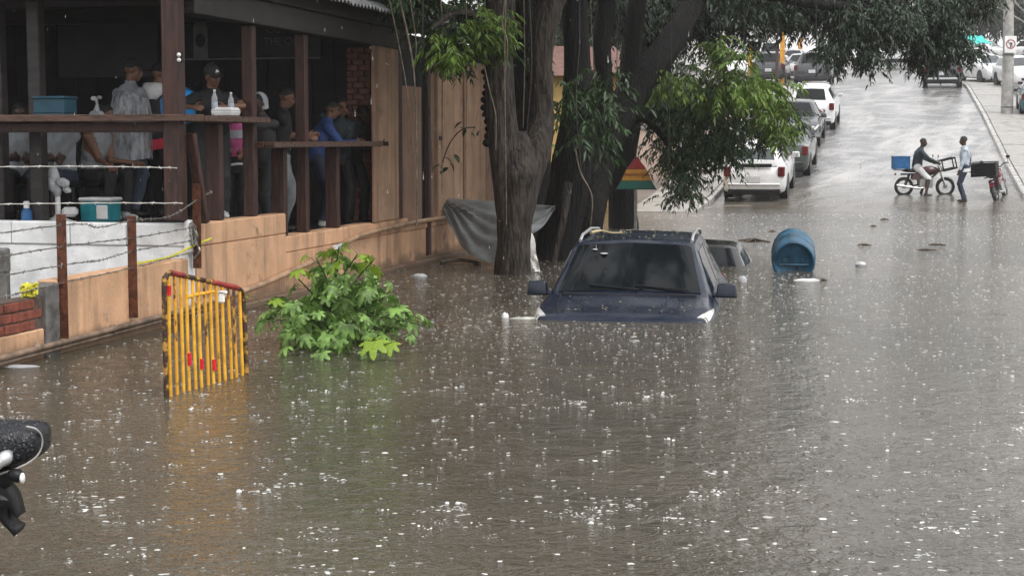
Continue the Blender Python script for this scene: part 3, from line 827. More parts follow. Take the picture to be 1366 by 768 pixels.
# plywood cladding of the end of the bar
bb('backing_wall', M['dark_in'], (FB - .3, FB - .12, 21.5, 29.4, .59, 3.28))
bb('plywood_panel', M['ply'], (FB - .03, FB + .012, 20.89, 21.80, .695, 3.06))
bb('dark_stud', M['timber'], (FB - .08, FB - .02, 21.81, 22.08, .59, 3.2))
bb('plywood_panel', M['ply2'], (FB - .09, FB - .035, 22.09, 23.04, .59, 2.54))
bb('dark_stud', M['ply2'], (FB - .10, FB - .05, 23.42, 23.74, .59, 3.2))
bb('drain_pipe', M['timber'], (FB - .03, FB + .05, 23.12, 23.24, .1, 3.2))
bb('plywood_panel', M['ply'], (FB - .07, FB + .005, 23.76, 25.12, .59, 3.06))
bb('batten', M['ply2'], (FB - .05, FB + .035, 25.13, 25.24, .59, 3.06))
bb('plywood_panel', M['ply'], (FB - .07, FB + .008, 25.25, 26.5, .59, 3.02))
bb('plywood_panel', M['ply2'], (FB - .075, FB + .002, 26.51, 27.7, .59, 3.02))
bb('plywood_panel', M['ply2'], (FB - .075, FB + .004, 27.71, 29.4, .59, 3.02))
bb('vent', M['blackp'], (FB - .03, FB + .018, 22.95 + .84, 22.95 + 1.02, 1.78, 1.84), bevel=.004)
# grey projector screen and the lettered board on the end wall (flat print)
o = bb('projector_screen', M['screen'], (-12.37, -10.77, 22.20, 22.24, 2.69, 3.52), bevel=.008)
sgn = thing('wall_sign', 'dark wall board with a pale bottle and grey capital letters', 'sign', st(-9.3, 22.24, 2.9), -AL)
q = MB(); q.bx(-10.36, -8.26, 22.20, 22.25, 2.95, 3.68); q.build('board', M['board_dark'], sgn, 's', bevel=.008)
q = MB(); q.bx(-10.36, -8.26, 22.17, 22.2, 2.925, 2.948); q.build('lower_trim', M['letter_grey'], sgn, 's')
bot = [(-.11, 0), (.11, 0), (.11, .42), (.085, .50), (.045, .60), (.04, .71), (-.04, .71), (-.045, .60), (-.085, .50), (-.11, .42)]
q = MB(); q.prism(bot, lambda u, h, t: (-10.09 + u, t, 2.955 + h), 22.18, 22.198); q.build('bottle_picture', M['letter_grey'], sgn, 's')
q = MB(); q.prism([(.075 * math.cos(t), .10 * math.sin(t)) for t in np.linspace(0, 6.28, 19)[:-1]], lambda u, h, t: (-10.09 + u, t, 3.2 + h), 22.170, 22.179); q.build('bottle_label', M['board_dark'], sgn, 's')
def text(body, size, Mx, mt, name, parent, ext=.004, align='CENTER', bold=.0):
    cu = bpy.data.curves.new('t', 'FONT'); cu.body = body; cu.size = size; cu.extrude = ext; cu.align_x = align; cu.align_y = 'CENTER'; cu.offset = bold
    cu.resolution_u = 3
    to = bpy.data.objects.new('t', cu); C.objects.link(to)
    dg = bpy.context.evaluated_depsgraph_get(); me = bpy.data.meshes.new_from_object(to.evaluated_get(dg))
    bpy.data.objects.remove(to); me.transform((MATW[parent.name].inverted() if parent else Matrix()) @ Mx)
    me.materials.clear(); me.materials.append(mt)
    o = bpy.data.objects.new(name, me); C.objects.link(o); o.parent = parent; MATW[o.name] = MATW[parent.name]; return o
def facing(p, rz):                            # text plane upright at p, its front towards -y turned by rz
    return Matrix.Translation(Vector(p)) @ Matrix.Rotation(rz, 4, 'Z') @ Matrix.Rotation(math.pi / 2, 4, 'X')
text('THE ON', .15, facing(st(-8.84, 22.19, 3.17), -AL), M['letter_grey'], 'lettering', sgn)
text('COMI', .16, facing(st(-8.88, 22.19, 3.34), -AL), M['letter_grey'], 'lettering', sgn)
text('K', .13, facing(st(-8.9, 22.19, 3.49), -AL), M['letter_grey'], 'lettering', sgn)
# conduit along the wall
con = [(-.0, 9.5, .10), (0, 11.5, .12), (0, 13.2, .14), (0, 15.0, .165), (0, 16.4, .2), (.0, 18.0, .33), (0, 19.0, .44), (0, 20.1, .57), (0, 22.4, .62), (0, 24.2, .61)]
q = MB(); q.tube(spline([st(FB + .06, a, z) for _, a, z in con[3:]], 5), .033, 10); cp = q.build('conduit', M['pipe'], None, 'w', smooth=60)
tag(cp, 'ochre conduit pipe rising along the lower wall of the bar', 'pipe')
q = MB(); q.tube(spline([st(FB + .06, a, z - .05) for a, z in ((2, .10), (9.5, .13), (12.5, .155), (15.2, .19))], 5), .026, 10)
q.tube(spline([st(FB + .05, a, z - .09) for a, z in ((2, .10), (9.5, .13), (12.5, .15), (15.2, .185))], 5), .018, 8)
for a in (9.2, 10.6, 12.0, 13.3, 14.6): q.ball(st(FB + .06, a, .135 + (a - 9) * .008 - .05), (.04, .05, .04), 8, 5)
tag(q.build('drain_pipe', M['pipe_dark'], None, 'w', smooth=60), 'grimy double pipe at the waterline along the garden wall', 'pipe')
q = MB(); q.ball(st(FB + .07, 19.1, .47), (.07, .03, .035), rot=Matrix.Rotation(.5, 3, 'Z'), m=0); q.tube([st(FB + .07, 19.0, .44), st(FB + .1, 19.15, .50), st(FB + .12, 19.2, .42)], [.02, .03, .012], 8)
tag(q.build('plastic_tape', M['bag_white'], None, 'w', smooth=60), 'white plastic strip knotted round the conduit above the bush', 'plastic strip')
# twin round lamps on the corner post
lm = thing('post_lamp', 'twin small white bulbs fixed on the corner post of the bar', 'lamp', PS(240, 77, 138.5), -AL)
q = MB(); q.box((0, .01, 0), (.05, .03, .10)); q.build('bracket', M['blackp'], lm)
for z in (-.025, .025): q = MB(); q.ball((0, -.02, z), .021, 12, 8); q.build('bulb', M['white_plastic'], lm, smooth=60)

# --- barbed wire fence on the yard wall
def fpost(px, a, z0, z1, b=FB + .045):
    t = thing('fence_post', None, None, st(b, a, z0), -AL)
    q = MB(); q.bx(-.045, .045, -.008, .0, 0, z1 - z0); q.bx(-.045, -.037, 0, .05, 0, z1 - z0)
    for k in range(5): q.box((.03 * (-1) ** k, -.012, .1 + k * (z1 - z0 - .15) / 4), (.012, .012, .012))
    q.build('angle_iron', M['rust'], t, bevel=.002)
    return t
tag(fpost(80, 12.47, .13, 1.17), 'thick rusty fence post by the brick patch of the garden wall', 'fence post')
tag(fpost(173, 13.74, .17, 1.10), 'thin rusty fence post in front of the white wall', 'fence post')
tag(fpost(259, 15.1, .52, 1.36, FB + .06), 'dark angle iron post at the corner of the white wall', 'fence post')
def barbed(name, label, pts, mt='wire', r=.0045, step=.13):
    q = MB(); pts = spline(pts, 8); q.tube(pts, r, 5)
    q.tube([p + Vector((0, 0, .006 * (1 if i % 2 else -1))) for i, p in enumerate(pts)], r * .7, 4)
    L = 0
    for p0, p1 in zip(pts, pts[1:]):
        d = (p1 - p0).length; n_ = max(1, int(d / step))
        for k in range(n_):
            c = p0.lerp(p1, k / n_)
            for _ in range(2):
                e = Vector((rnd.uniform(-1, 1), rnd.uniform(-1, 1), rnd.uniform(-1, 1))).normalized() * .02
                q.tube([c - e, c + e], r * .6, 3)
    return tag(q.build(name, M[mt], None, 'w'), label, 'barbed wire', 'barbed wire strands')
barbed('barbed_wire', 'upper pale wire strung across the bar front below the counter', [PS(-30, 223, 138), PS(110, 222, 138), PS(236, 224, 138)], 'wire_light', .0042, .25)
barbed('barbed_wire', 'lower pale wire strung across the bar front above the white wall', [PS(-30, 273, 138), PS(110, 271, 138), PS(244, 271, 138)], 'wire_light', .0042, .25)
PB = FB + .05
barbed('barbed_wire', 'top barbed strand looping from post to post before the white wall', [st(PB, 9, 1.02), st(PB, 12.45, 1.08), st(PB, 13.1, 1.03), st(PB, 13.74, 1.06), st(PB, 14.5, 1.06), st(PB + .02, 15.1, 1.2), st(PB, 15.5, 1.27)])
barbed('barbed_wire', 'second barbed strand before the white wall', [st(PB, 9, .84), st(PB, 12.45, .90), st(PB, 13.74, .90), st(PB, 15.05, .93)])
barbed('barbed_wire', 'third barbed strand before the white wall', [st(PB, 9, .70), st(PB, 12.45, .745), st(PB, 13.1, .74), st(PB, 13.74, .78), st(PB, 15.05, .80)])
barbed('barbed_wire', 'lowest sagging barbed strand just above the brick patch', [st(PB, 9, .55), st(PB, 11.2, .56), st(PB, 12.45, .60), st(PB, 13.74, .63), st(PB, 15.05, .69)])
q = MB(); q.tube(spline([st(FB - .02, 15.07, 1.0), st(FB + .07, 15.08, .86), st(FB + .05, 15.09, .78), st(FB + .10, 15.07, .70), st(FB + .04, 15.08, .62)], 5), .012, 6)
for k in range(14): q.tube(spline([st(FB + rnd.uniform(-.03, .1), 15.03 + rnd.uniform(-.05, .05), rnd.uniform(.72, 1.0)) for _ in range(4)], 4), .004, 4)
tag(q.build('tangled_wire', M['wire'], None, 'w'), 'tangle of loose wire at the corner of the white wall', 'wire')
q = MB(); q.tube(spline([st(FB - .05, 13.85, .645), st(FB + .01, 14.3, .66), st(FB - .03, 14.7, .665), st(FB + .03, 15.05, .74), st(FB + .08, 15.4, .80)], 6), [.011] * 25, 6)
q.tube(spline([st(FB - .02, 13.8, .64), st(FB + .01, 14.2, .66), st(FB - .05, 14.6, .65)], 6), .008, 6)
tag(q.build('yellow_tape', M['rope_yellow'], None, 'w', smooth=60), 'yellow tape lying along the top of the ochre wall', 'tape')
q = MB()
for k in range(9):
    c = st(FB - .05, 12.1, .56); q.tube(spline([c + Vector((rnd.uniform(-.07, .07), rnd.uniform(-.05, .05), rnd.uniform(-.05, .07))) for _ in range(6)], 4), .010, 6)
tag(q.build('rope_tangle', M['rope_yellow'], None, 'w', smooth=60), 'bright yellow tangle of rope on the end of the brick patch', 'rope')
q = MB(); q.bx(-8.6, -8.35, 13.0, 13.2, -.5, .86)
gp = W(0, 400, .45)
q = MB(); p = PS(0, 404, 162); q.box((p.x, p.y, .35), (.15, .12, 1.06)); q.box((p.x + .03, p.y, .8), (.10, .13, .20))
tag(q.build('wooden_stump', M['conc_dark'], None, 'w', bevel=.012), 'weathered grey stump of a post behind the brick patch', 'post')

# ================================================================== VEHICLES
class CarShape:
    def __init__(s, L=4.3, Wd=1.78, H=1.5, zb=.22, hood=.92, belt=.93, deck=.95, yw=.95, yrf=.25, yrr=-1.25, yrb=-1.95, wt=.56, nose=.30, tail=.10, hero=False):
        s.L, s.W, s.H, s.zb, s.yw, s.yrf, s.yrr, s.yrb = L, Wd, H, zb, yw, yrf, yrr, yrb
        h = L / 2; w = Wd / 2
        s.ky = [-h, -h + .05, -h + .16, yrb, yrr, lerp(yrr, yrf, .5), yrf, yw, h - .55, h - .16, h - .04, h]
        s.kz = [deck - .30, deck - .10, deck - .01, deck + .03, H - .05, H, H - .05, hood + .09, hood, hood - .09, hood - .2, hood - .34]
        s.ks = [deck - .34, deck - .16, deck - .08, belt, belt + .02, belt + .01, belt, belt - .03, hood - .06, hood - .16, hood - .26, hood - .37]
        s.kw = [w - .16, w - .07, w - .02, w, w, w, w, w, w - .01, w - .08, w - .2, w - .34]
        s.kt = [w - .24, w - .16, w - .12, min(w - .12, wt + .10), wt, wt + .02, wt, w - .12, w - .15, w - .24, w - .36, w - .46]
        if hero:
            s.ks[8:11] = [hood - .03, hood - .062, hood - .15]; s.kz[8:11] = [hood + .0, hood - .035, hood - .12]; s.kw[8:11] = [w, w - .05, w - .16]; s.kt[8:11] = [w - .14, w - .2, w - .3]; s.kt[4:7] = [wt, wt + .03, wt + .03]
        s.kb = [zb + .14, zb + .03, zb, zb, zb, zb, zb, zb, zb, zb, zb + .04, zb + .14]
    def sec(s, y):
        zt = interp(y, s.ky, s.kz); zs = interp(y, s.ky, s.ks); w = interp(y, s.ky, s.kw); wt = interp(y, s.ky, s.kt); zb = interp(y, s.ky, s.kb)
        gh = max(zt - zs - .02, .012)
        return [(0, zb), (w * .82, zb), (w * .955, zb + .07), (w, zb + .30 * (zs - zb)), (w, zb + .68 * (zs - zb)), (w * .985, zs - .05), (w * .955, zs),
                (lerp(w * .945, wt, .08), zs + .012 + gh * .06), (lerp(w * .945, wt, .55), zs + .01 + gh * .5), (lerp(w * .945, wt, .9), zs + .01 + gh * .85),
                (wt - .02, zs + .01 + gh * .965), (max(wt - .13, .05), zt), (0, zt + .018)]
    def S(s, y, t, side):
        q = s.sec(y); i = min(int(t), 11); f = t - i
        return Vector((side * lerp(q[i][0], q[i + 1][0], f), y, lerp(q[i][1], q[i + 1][1], f)))
    def body(s, mb):
        ys = sorted(set(list(np.linspace(-s.L / 2, s.L / 2, 30)) + s.ky)); loops = []
        for y in ys:
            q = s.sec(y)
            loops.append([(x, y, z) for x, z in q] + [(-x, y, z) for x, z in reversed(q[1:-1])])
        return mb.rings(loops)
    def patch(s, mb, fn, nu=8, nv=5, off=.007):
        """fn(u, v) -> (y, t, side); thin panel lying on the body surface"""
        g = [[None] * (nv + 1) for _ in range(nu + 1)]
        for i in range(nu + 1):
            for j in range(nv + 1): g[i][j] = s.S(*fn(i / nu, j / nv))
        cen = Vector((0, 0, s.H * .45)); top = []; low = []
        for i in range(nu + 1):
            for j in range(nv + 1):
                du = g[min(i + 1, nu)][j] - g[max(i - 1, 0)][j]; dv = g[i][min(j + 1, nv)] - g[i][max(j - 1, 0)]
                nrm = du.cross(dv)
                nrm = nrm.normalized() if nrm.length > 1e-9 else Vector((0, 0, 1))
                if nrm.dot(g[i][j] - Vector((0, g[i][j].y * .6, s.H * .4))) < 0: nrm = -nrm
                top.append(g[i][j] + nrm * off); low.append(g[i][j] - nrm * .008)
        nv1 = nv + 1; N = len(top); fs = []
        for i in range(nu):
            for j in range(nv): fs.append((i * nv1 + j, (i + 1) * nv1 + j, (i + 1) * nv1 + j + 1, i * nv1 + j + 1))
        edge = [i * nv1 for i in range(nu + 1)] + [nu * nv1 + j for j in range(1, nv1)] + [i * nv1 + nv for i in range(nu - 1, -1, -1)] + [j for j in range(nv - 1, 0, -1)]
        for a, b in zip(edge, edge[1:] + edge[:1]): fs.append((a, b, b + N, a + N))
        mb.add(top + low, fs); return mb

def make_car(name, label, cat, Mx, P, pm, glass='glass', rear=True, group=None, rails=False, plate=True, wheels=True, hero=False, lampdark=False):
    s = CarShape(**P); t = thing(name, label, cat, M=Mx, group=group)
    q = MB(); s.body(q); q.build('body', M[pm], t, smooth=38)
    h = s.L / 2; w = s.W / 2; G = M[glass]
    k = 1.16 if not hero else 1.62
    q = MB(); s.patch(q, lambda u, v: (lerp(s.yw - .03, s.yrf + .05, v), 12 - abs(2 * u - 1) * k, 1 if u >= .5 else -1), 12, 8); q.build('windshield', G, t, smooth=40)
    q = MB(); s.patch(q, lambda u, v: (lerp(s.yrb + .03, s.yrr - .05, v), 12 - abs(2 * u - 1) * k, 1 if u >= .5 else -1), 12, 8); q.build('rear_window', G, t, smooth=40)
    m1 = lerp(s.yrf, s.yrr, .36)
    for sd_ in (1, -1):
        q = MB(); s.patch(q, lambda u, v: (lerp(lerp(m1 + .03, s.yw - .22, u), lerp(m1 + .03, s.yrf - .02, u), v), lerp(7.15, 8.95, v), sd_), 5, 4); q.build('side_window', G, t, smooth=40)
        q = MB(); s.patch(q, lambda u, v: (lerp(lerp(s.yrb + .42, m1 - .06, u), lerp(s.yrr + .12, m1 - .06, u), v), lerp(7.15, 8.95, v), sd_), 5, 4); q.build('side_window', G, t, smooth=40)
        # mirror
        ym = s.yw - .30; q = MB()
        zz = interp(ym, s.ky, s.ks) + .10
        q.box((sd_ * (w + .07), ym, zz), (.23, .13, .15), taper=.8); q.beam((sd_ * (w - .10), ym, zz - .05), (sd_ * (w + .05), ym, zz - .05), .07, .045)
        mi = q.build('mirror', M[pm if pm != 'p_white' else 'p_white'], t, bevel=.042, seg=4, smooth=60)
        q = MB(); q.box((sd_ * (w + .07), ym - .066, zz), (.17, .008, .10)); q.build('mirror_glass', M['silver'], mi)
        # lamps
        q = MB(); s.patch(q, lambda u, v: (lerp(h - .10, h - .48, u) if not hero else lerp(h - .14, h - .66, u), lerp(4.9 if not hero else 5.3, 6.0 if not hero else 8.3, v * (1 - .35 * u) if not hero else v * (1 - .8 * u) + .25 * u), sd_), 5, 4, .012); q.build('headlight', M['lamp_clear'], t, smooth=45)
        q = MB(); zt_ = s.ks[1]; q.box((sd_ * (w - .13), -h + .035, zt_ + .0), (.17, .10, .27)); q.box((sd_ * (w - .075), -h + .12, zt_ + .0), (.09, .20, .25)); q.build('tail_light', M['red_lamp'], t, bevel=.02)
        if rails:
            q = MB(); xr = interp(0, s.ky, s.kt) - .05; ps = []
            for u in np.linspace(0, 1, 11):
                y = lerp(s.yrf - .12, s.yrr + .1, u); ps.append((sd_ * xr, y, interp(y, s.ky, s.kz) + (.035 if .05 < u < .95 else -.01)))
            q.tube(spline(ps, 3), .018, 8); q.build('roof_rail', M['silver'], t, smooth=60)
    # lower trim, bumpers, plates
    q = MB(); q.box((0, -h + .04, s.zb + .05), (s.W - .28, .12, .16)); q.build('bumper_trim', M['blackp'], t, bevel=.03)
    q = MB(); q.box((0, h - .06, s.zb + .07), (s.W - .62, .12, .15)); q.build('bumper_trim', M['blackp'], t, bevel=.03)
    q = MB(); q.box((0, -h - .005, s.zb + .26), (s.W - .30, .06, .06)); q.build('bumper_step', M[pm], t, bevel=.02)
    if plate:
        for y, z in ((-h - .012, s.ks[0] - .02), (h + .012, s.zb + .2)):
            q = MB(); q.box((0, y, z), (.36, .02, .17)); q.build('licence_plate', M['plate'], t, bevel=.006)
    q = MB(); q.box((0, h - .015, lerp(s.zb, s.kz[-1], .62)), (s.W * .48, .05, .14)); q.build('grille', M['blackp'], t, bevel=.02)
    if wheels:
        for y in (h - .88, -h + .82):
            for sd_ in (1, -1):
                x = sd_ * (w - .11); r = .325
                q = MB(); q.lathe([(r + .055, -.03), (r + .055, .02)], 24, fn=lambda a, b_, hh: (sd_ * (w - .012) + hh, y + a, r + b_)); q.build('wheel_arch', M['blackp'], t)
                q = MB(); q.lathe([(.2, -.1), (r - .02, -.1), (r, -.07), (r, .07), (r - .02, .1), (.2, .1)], 24, fn=lambda a, b_, hh: (x + hh * 1.05, y + a, r + b_))
                wl = q.build('wheel', M['tyre'], t, smooth=40)
                q = MB(); q.lathe([(.21, .06 * sd_), (.21, .115 * sd_), (.05, .10 * sd_), (.04, .12 * sd_)], 16, fn=lambda a, b_, hh: (x + hh, y + a, r + b_)); q.build('rim', M['rim'], wl, smooth=40)
    return t, s

def on_road(b, a, away=True, dz=0.0, turn=0.0):
    """matrix of a car standing on the sloping street"""
    p = st(b, a, ground(a) + .03 + dz); sl = math.atan((ground(a + 1.2) - ground(a - 1.2)) / 2.4)
    return Matrix.Translation(p) @ Matrix.Rotation(-AL, 4, 'Z') @ Matrix.Rotation(sl, 4, 'X') @ Matrix.Rotation((0 if away else math.pi) + turn, 4, 'Z')

HATCH = dict(L=3.9, Wd=1.70, H=1.50, hood=.93, belt=.92, deck=.98, yw=1.02, yrf=.42, yrr=-1.52, yrb=-1.86, wt=.57)
SEDAN = dict(L=4.5, Wd=1.78, H=1.46, hood=.90, belt=.93, deck=1.0, yw=.95, yrf=.2, yrr=-.85, yrb=-1.55, wt=.54)
SUV = dict(L=4.6, Wd=1.86, H=1.68, zb=.26, hood=1.05, belt=1.04, deck=1.10, yw=1.05, yrf=.38, yrr=-1.72, yrb=-2.12, wt=.60)

# --- the drowned SUV in the middle, nose to the camera
a_ = R(180 - 9.0)
c0 = W(829, 427)
fwd = Vector((-math.sin(R(9.0)), -math.cos(R(9.0)), 0))
HERO = dict(hero=True, L=4.7, Wd=1.87, H=1.66, zb=.24, hood=1.0, belt=1.04, deck=1.10, yw=1.30, yrf=.58, yrr=-1.75, yrb=-2.16, wt=.63)
org = Vector((c0.x, c0.y, -.925)) - fwd * (2.35 - .22)
suv, ss = make_car('flooded_car', 'dark navy suv sunk to its bonnet in the flood, silver roof rails', 'car', Matrix.Translation(org) @ Matrix.Rotation(a_, 4, 'Z') @ Matrix.Rotation(R(.6), 4, 'X'), HERO, 'p_navy', rails=True, hero=True)
q = MB()
for x0, x1 in ((-.10, .42), (-.62, -.06)):
    ps = [ss.S(1.30 - .02, 12 - .0 - abs(x0) * .0, 1)]
    ps = []
    for u in np.linspace(0, 1, 6):
        x = lerp(x0, x1, u); y = lerp(1.28, 1.22, u); ps.append((x, y, interp(y, ss.ky, ss.kz) + .035))
    q.tube(ps, .010, 5)
q.build('wiper', M['blackp'], suv)
q = MB(); q.bx(-.70, .70, 1.27, 1.36, 1.06, 1.105); q.build('cowl', M['blackp'], suv, bevel=.01)
for sd_ in (-1, 1):
    q = MB(); q.tube([ss.S(y, 12 - .62, sd_) + Vector((0, 0, .004)) for y in np.linspace(1.36, 2.12, 8)], [.012] * 8, 6)
    q.build('bonnet_crease', M['p_navy'], suv, smooth=60)
for sd_ in (-1, 1):
    q = MB(); q.tube([ss.S(y, 10.72, sd_) + Vector((0, 0, .003)) for y in np.linspace(1.32, 2.2, 10)], .006, 5); q.build('bonnet_gap', M['blackp'], suv)
    q = MB(); q.tube([ss.S(1.05, t_, sd_) for t_ in (5.0, 5.6, 6.0, 6.6, 7.0)], .006, 5); q.build('door_gap', M['blackp'], suv)
q = MB(); q.ball(ss.S(.78, 11.45, 1) + Vector((0, 0, .012)), (.045, .05, .008), 10, 5); q.ball(ss.S(.72, 11.25, 1) + Vector((0, .0, .012)), (.03, .03, .006), 10, 5)
q.build('sticker', M['white_plastic'], suv)
V = []; Fa = []                              # fallen leaves and beads of rain on the roof and bonnet
for _ in range(200):
    y = rnd.uniform(-1.6, .5) if rnd.random() < .75 else rnd.uniform(1.4, 2.1); p = ss.S(y, rnd.uniform(11.0, 12), rnd.choice((-1, 1))); r = rnd.uniform(.006, .02); a = rnd.uniform(0, 6.28); o = len(V)
    d = Vector((math.cos(a), math.sin(a), 0)) * r; e = Vector((-d.y, d.x, 0)) * .5
    V += [tuple(MATW[suv.name] @ (p + v_)) for v_ in (-d + Vector((0, 0, .006)), e + Vector((0, 0, .012)), d + Vector((0, 0, .008)), -e + Vector((0, 0, .006)))]; Fa += [(o, o + 1, o + 2), (o, o + 2, o + 3)]
o = np_mesh('leaf_litter', V, Fa, mat('pale_litter', (.3, .27, .17), .4, var=.5, island=.6)); o['kind'] = 'stuff'; o['label'] = 'leaf litter scattered over the roof of the drowned suv'
q = MB(); q.tube(spline([MATW[suv.name] @ Vector(p) for p in ((.50, .42, 1.69), (.40, .32, 1.71), (.28, .37, 1.69), (.16, .32, 1.69))], 5), [.022, .020, .018, .016, .014] + [.009] * 11, 7)
tag(q.build('fallen_branch', mat('pale_branch', (.42, .34, .20), .6, var=.3), None, 'w', smooth=60), 'pale broken branch lying across the roof of the drowned suv', 'branch')

c1 = PS(928, 357, 95.5)
M2 = Matrix.Translation(Vector((2.55, 23.0, -1.21)) + Vector((math.sin(R(12)), math.cos(R(12)), 0)) * 1.0) @ Matrix.Rotation(R(180 - 12), 4, 'Z')
make_car('flooded_car', 'black car behind the navy suv with only its window tops above water', 'car', M2, dict(SEDAN, L=4.4, H=1.52), 'p_black')

# --- cars parked up the street
g = 'cars parked up the hill street'
make_car('parked_car', 'white hatchback parked tail to camera at the edge of the flood', 'car', on_road(-4.35, 46.95), HATCH, 'p_white', 'glass_grey', group=g)
# rear wiper and dark glass band on the hatchback
hb = bpy.data.objects['parked_car']
q = MB(); q.box((0, -1.91, .985), (.95, .06, .10)); q.build('tailgate_trim', M['blackp'], hb, bevel=.02)
make_car('parked_car', 'dark grey green car half hidden ahead of the white hatchback', 'car', on_road(-4.1, 52.2), SEDAN, 'p_green', group=g)
make_car('parked_car', 'dark grey car parked nose to camera behind the white suv', 'car', on_road(-4.3, 60.2, False), dict(SEDAN, H=1.5), 'p_grey', group=g)
make_car('parked_car', 'white suv with dark tail lamps parked beyond the overhanging leaves', 'car', on_road(-4.1, 66.2), SUV, 'p_white', rails=True, group=g)
make_car('parked_car', 'dark grey suv on the left kerb beyond the white suv', 'car', on_road(-5.7, 92.2), dict(SUV, Wd=1.95, H=1.75), 'p_grey', group=g)
make_car('parked_car', 'dark suv with pale plate left of the yellow post', 'car', on_road(-8.3, 95.4), dict(SUV, H=1.72), 'p_grey', group=g)
make_car('parked_car', 'silver car facing the camera right of the yellow post', 'car', on_road(-7.1, 101, False), SEDAN, 'p_silver', group=g)
make_car('parked_car', 'white car showing its roof behind the dark grey suv', 'car', on_road(-6.0, 106, False), SUV, 'p_white', group=g)
make_car('parked_car', 'white van roof far back on the left above the silver car', 'van', on_road(-9.6, 110, False), dict(SUV, H=2.1, L=5), 'p_white', group=g)
make_car('parked_car', 'dark car with silver bumper bar under the overhanging canopy on the right', 'car', on_road(1.0, 87.2), dict(SUV, H=1.6), 'p_grey', group=g)
rc = [o for o in bpy.data.objects if o.get('label', '').startswith('dark car with silver')][0]
q = MB(); q.box((0, -2.35, .48), (1.5, .09, .09)); q.build('bumper_bar', M['silver'], rc, bevel=.03)
def at_px(px, py, away=True, turn=0.0, back=2.2):
    p = WG(px, py); b, a, _ = tost(p)
    return on_road(b, a + back, away, .05, turn)
g2 = 'white cars in the yard on the right'
make_car('yard_car', 'teal car with silver rear window beside the utility pole', 'car', on_road(4.75, 71.3), dict(HATCH, Wd=1.75, H=1.55), 'p_teal', 'glass_grey', group=g2)
make_car('yard_car', 'white car facing out right behind the utility pole', 'car', at_px(1318, 114, False, R(18)), SEDAN, 'p_white', 'glass_grey', group=g2)
make_car('yard_car', 'white suv with large windscreen right of the utility pole', 'car', at_px(1362, 122, False, R(12)), HATCH, 'p_white', 'glass_grey', group=g2)
make_car('yard_car', 'white pickup below the teal awning', 'car', at_px(1313, 86, False, R(60)), SUV, 'p_white', 'glass_grey', group=g2)
make_car('yard_car', 'white suv seen side on at the right edge of the yard', 'car', at_px(1372, 84, True, R(75)), SUV, 'p_white', group=g2)
make_car('yard_car', 'silver white car at the left end of the yard row', 'car', at_px(1296, 98, False, R(30)), SEDAN, 'p_white', group=g2)
make_car('parked_car', 'white hatchback far up the left verge behind the dark parked suvs', 'car', on_road(-11.0, 104, False), HATCH, 'p_white', group=g)
make_car('parked_car', 'silver car highest on the left verge under the trees', 'car', on_road(-8.6, 116, False), SEDAN, 'p_silver', group=g)
make_car('yard_car', 'white car in the back row of the yard left of the pole', 'car', at_px(1306, 70, False, R(40)), SEDAN, 'p_white', 'glass_grey', group=g2)
make_car('yard_car', 'white suv in the back row of the yard right of the pole', 'car', at_px(1352, 68, False, R(25)), SUV, 'p_white', 'glass_grey', group=g2)
# white lorry at the top of the street
lo = thing('lorry', 'small white box lorry at the top of the street', 'lorry', M=on_road(-1.4, 118))
q = MB(); q.bx(-1.0, 1.0, -2.6, .9, .75, 2.6); q.build('cargo_box', M['p_white'], lo, bevel=.05)
q = MB(); q.bx(-.92, .92, 1.0, 2.4, .5, 1.9); q.build('cab', M['p_white'], lo, bevel=.15, seg=2)
q = MB(); q.bx(-.8, .8, 2.36, 2.42, 1.15, 1.7); q.build('windshield', M['glass'], lo)
q = MB(); q.bx(-.9, .9, -2.6, 2.3, .5, .74); q.build('chassis', M['blackp'], lo)
q = MB(); q.bx(.55, .95, -2.66, -2.6, .5, .7); q.build('tail_light', M['red_lamp'], lo)
for y in (-1.7, 1.6):
    for x in (-.85, .85): q = MB(); q.lathe([(.1, -.12), (.4, -.12), (.4, .12), (.1, .12)], 18, fn=lambda a, b_, hh: (x + hh, y + a, .4 + b_)); q.build('wheel', M['tyre'], lo)

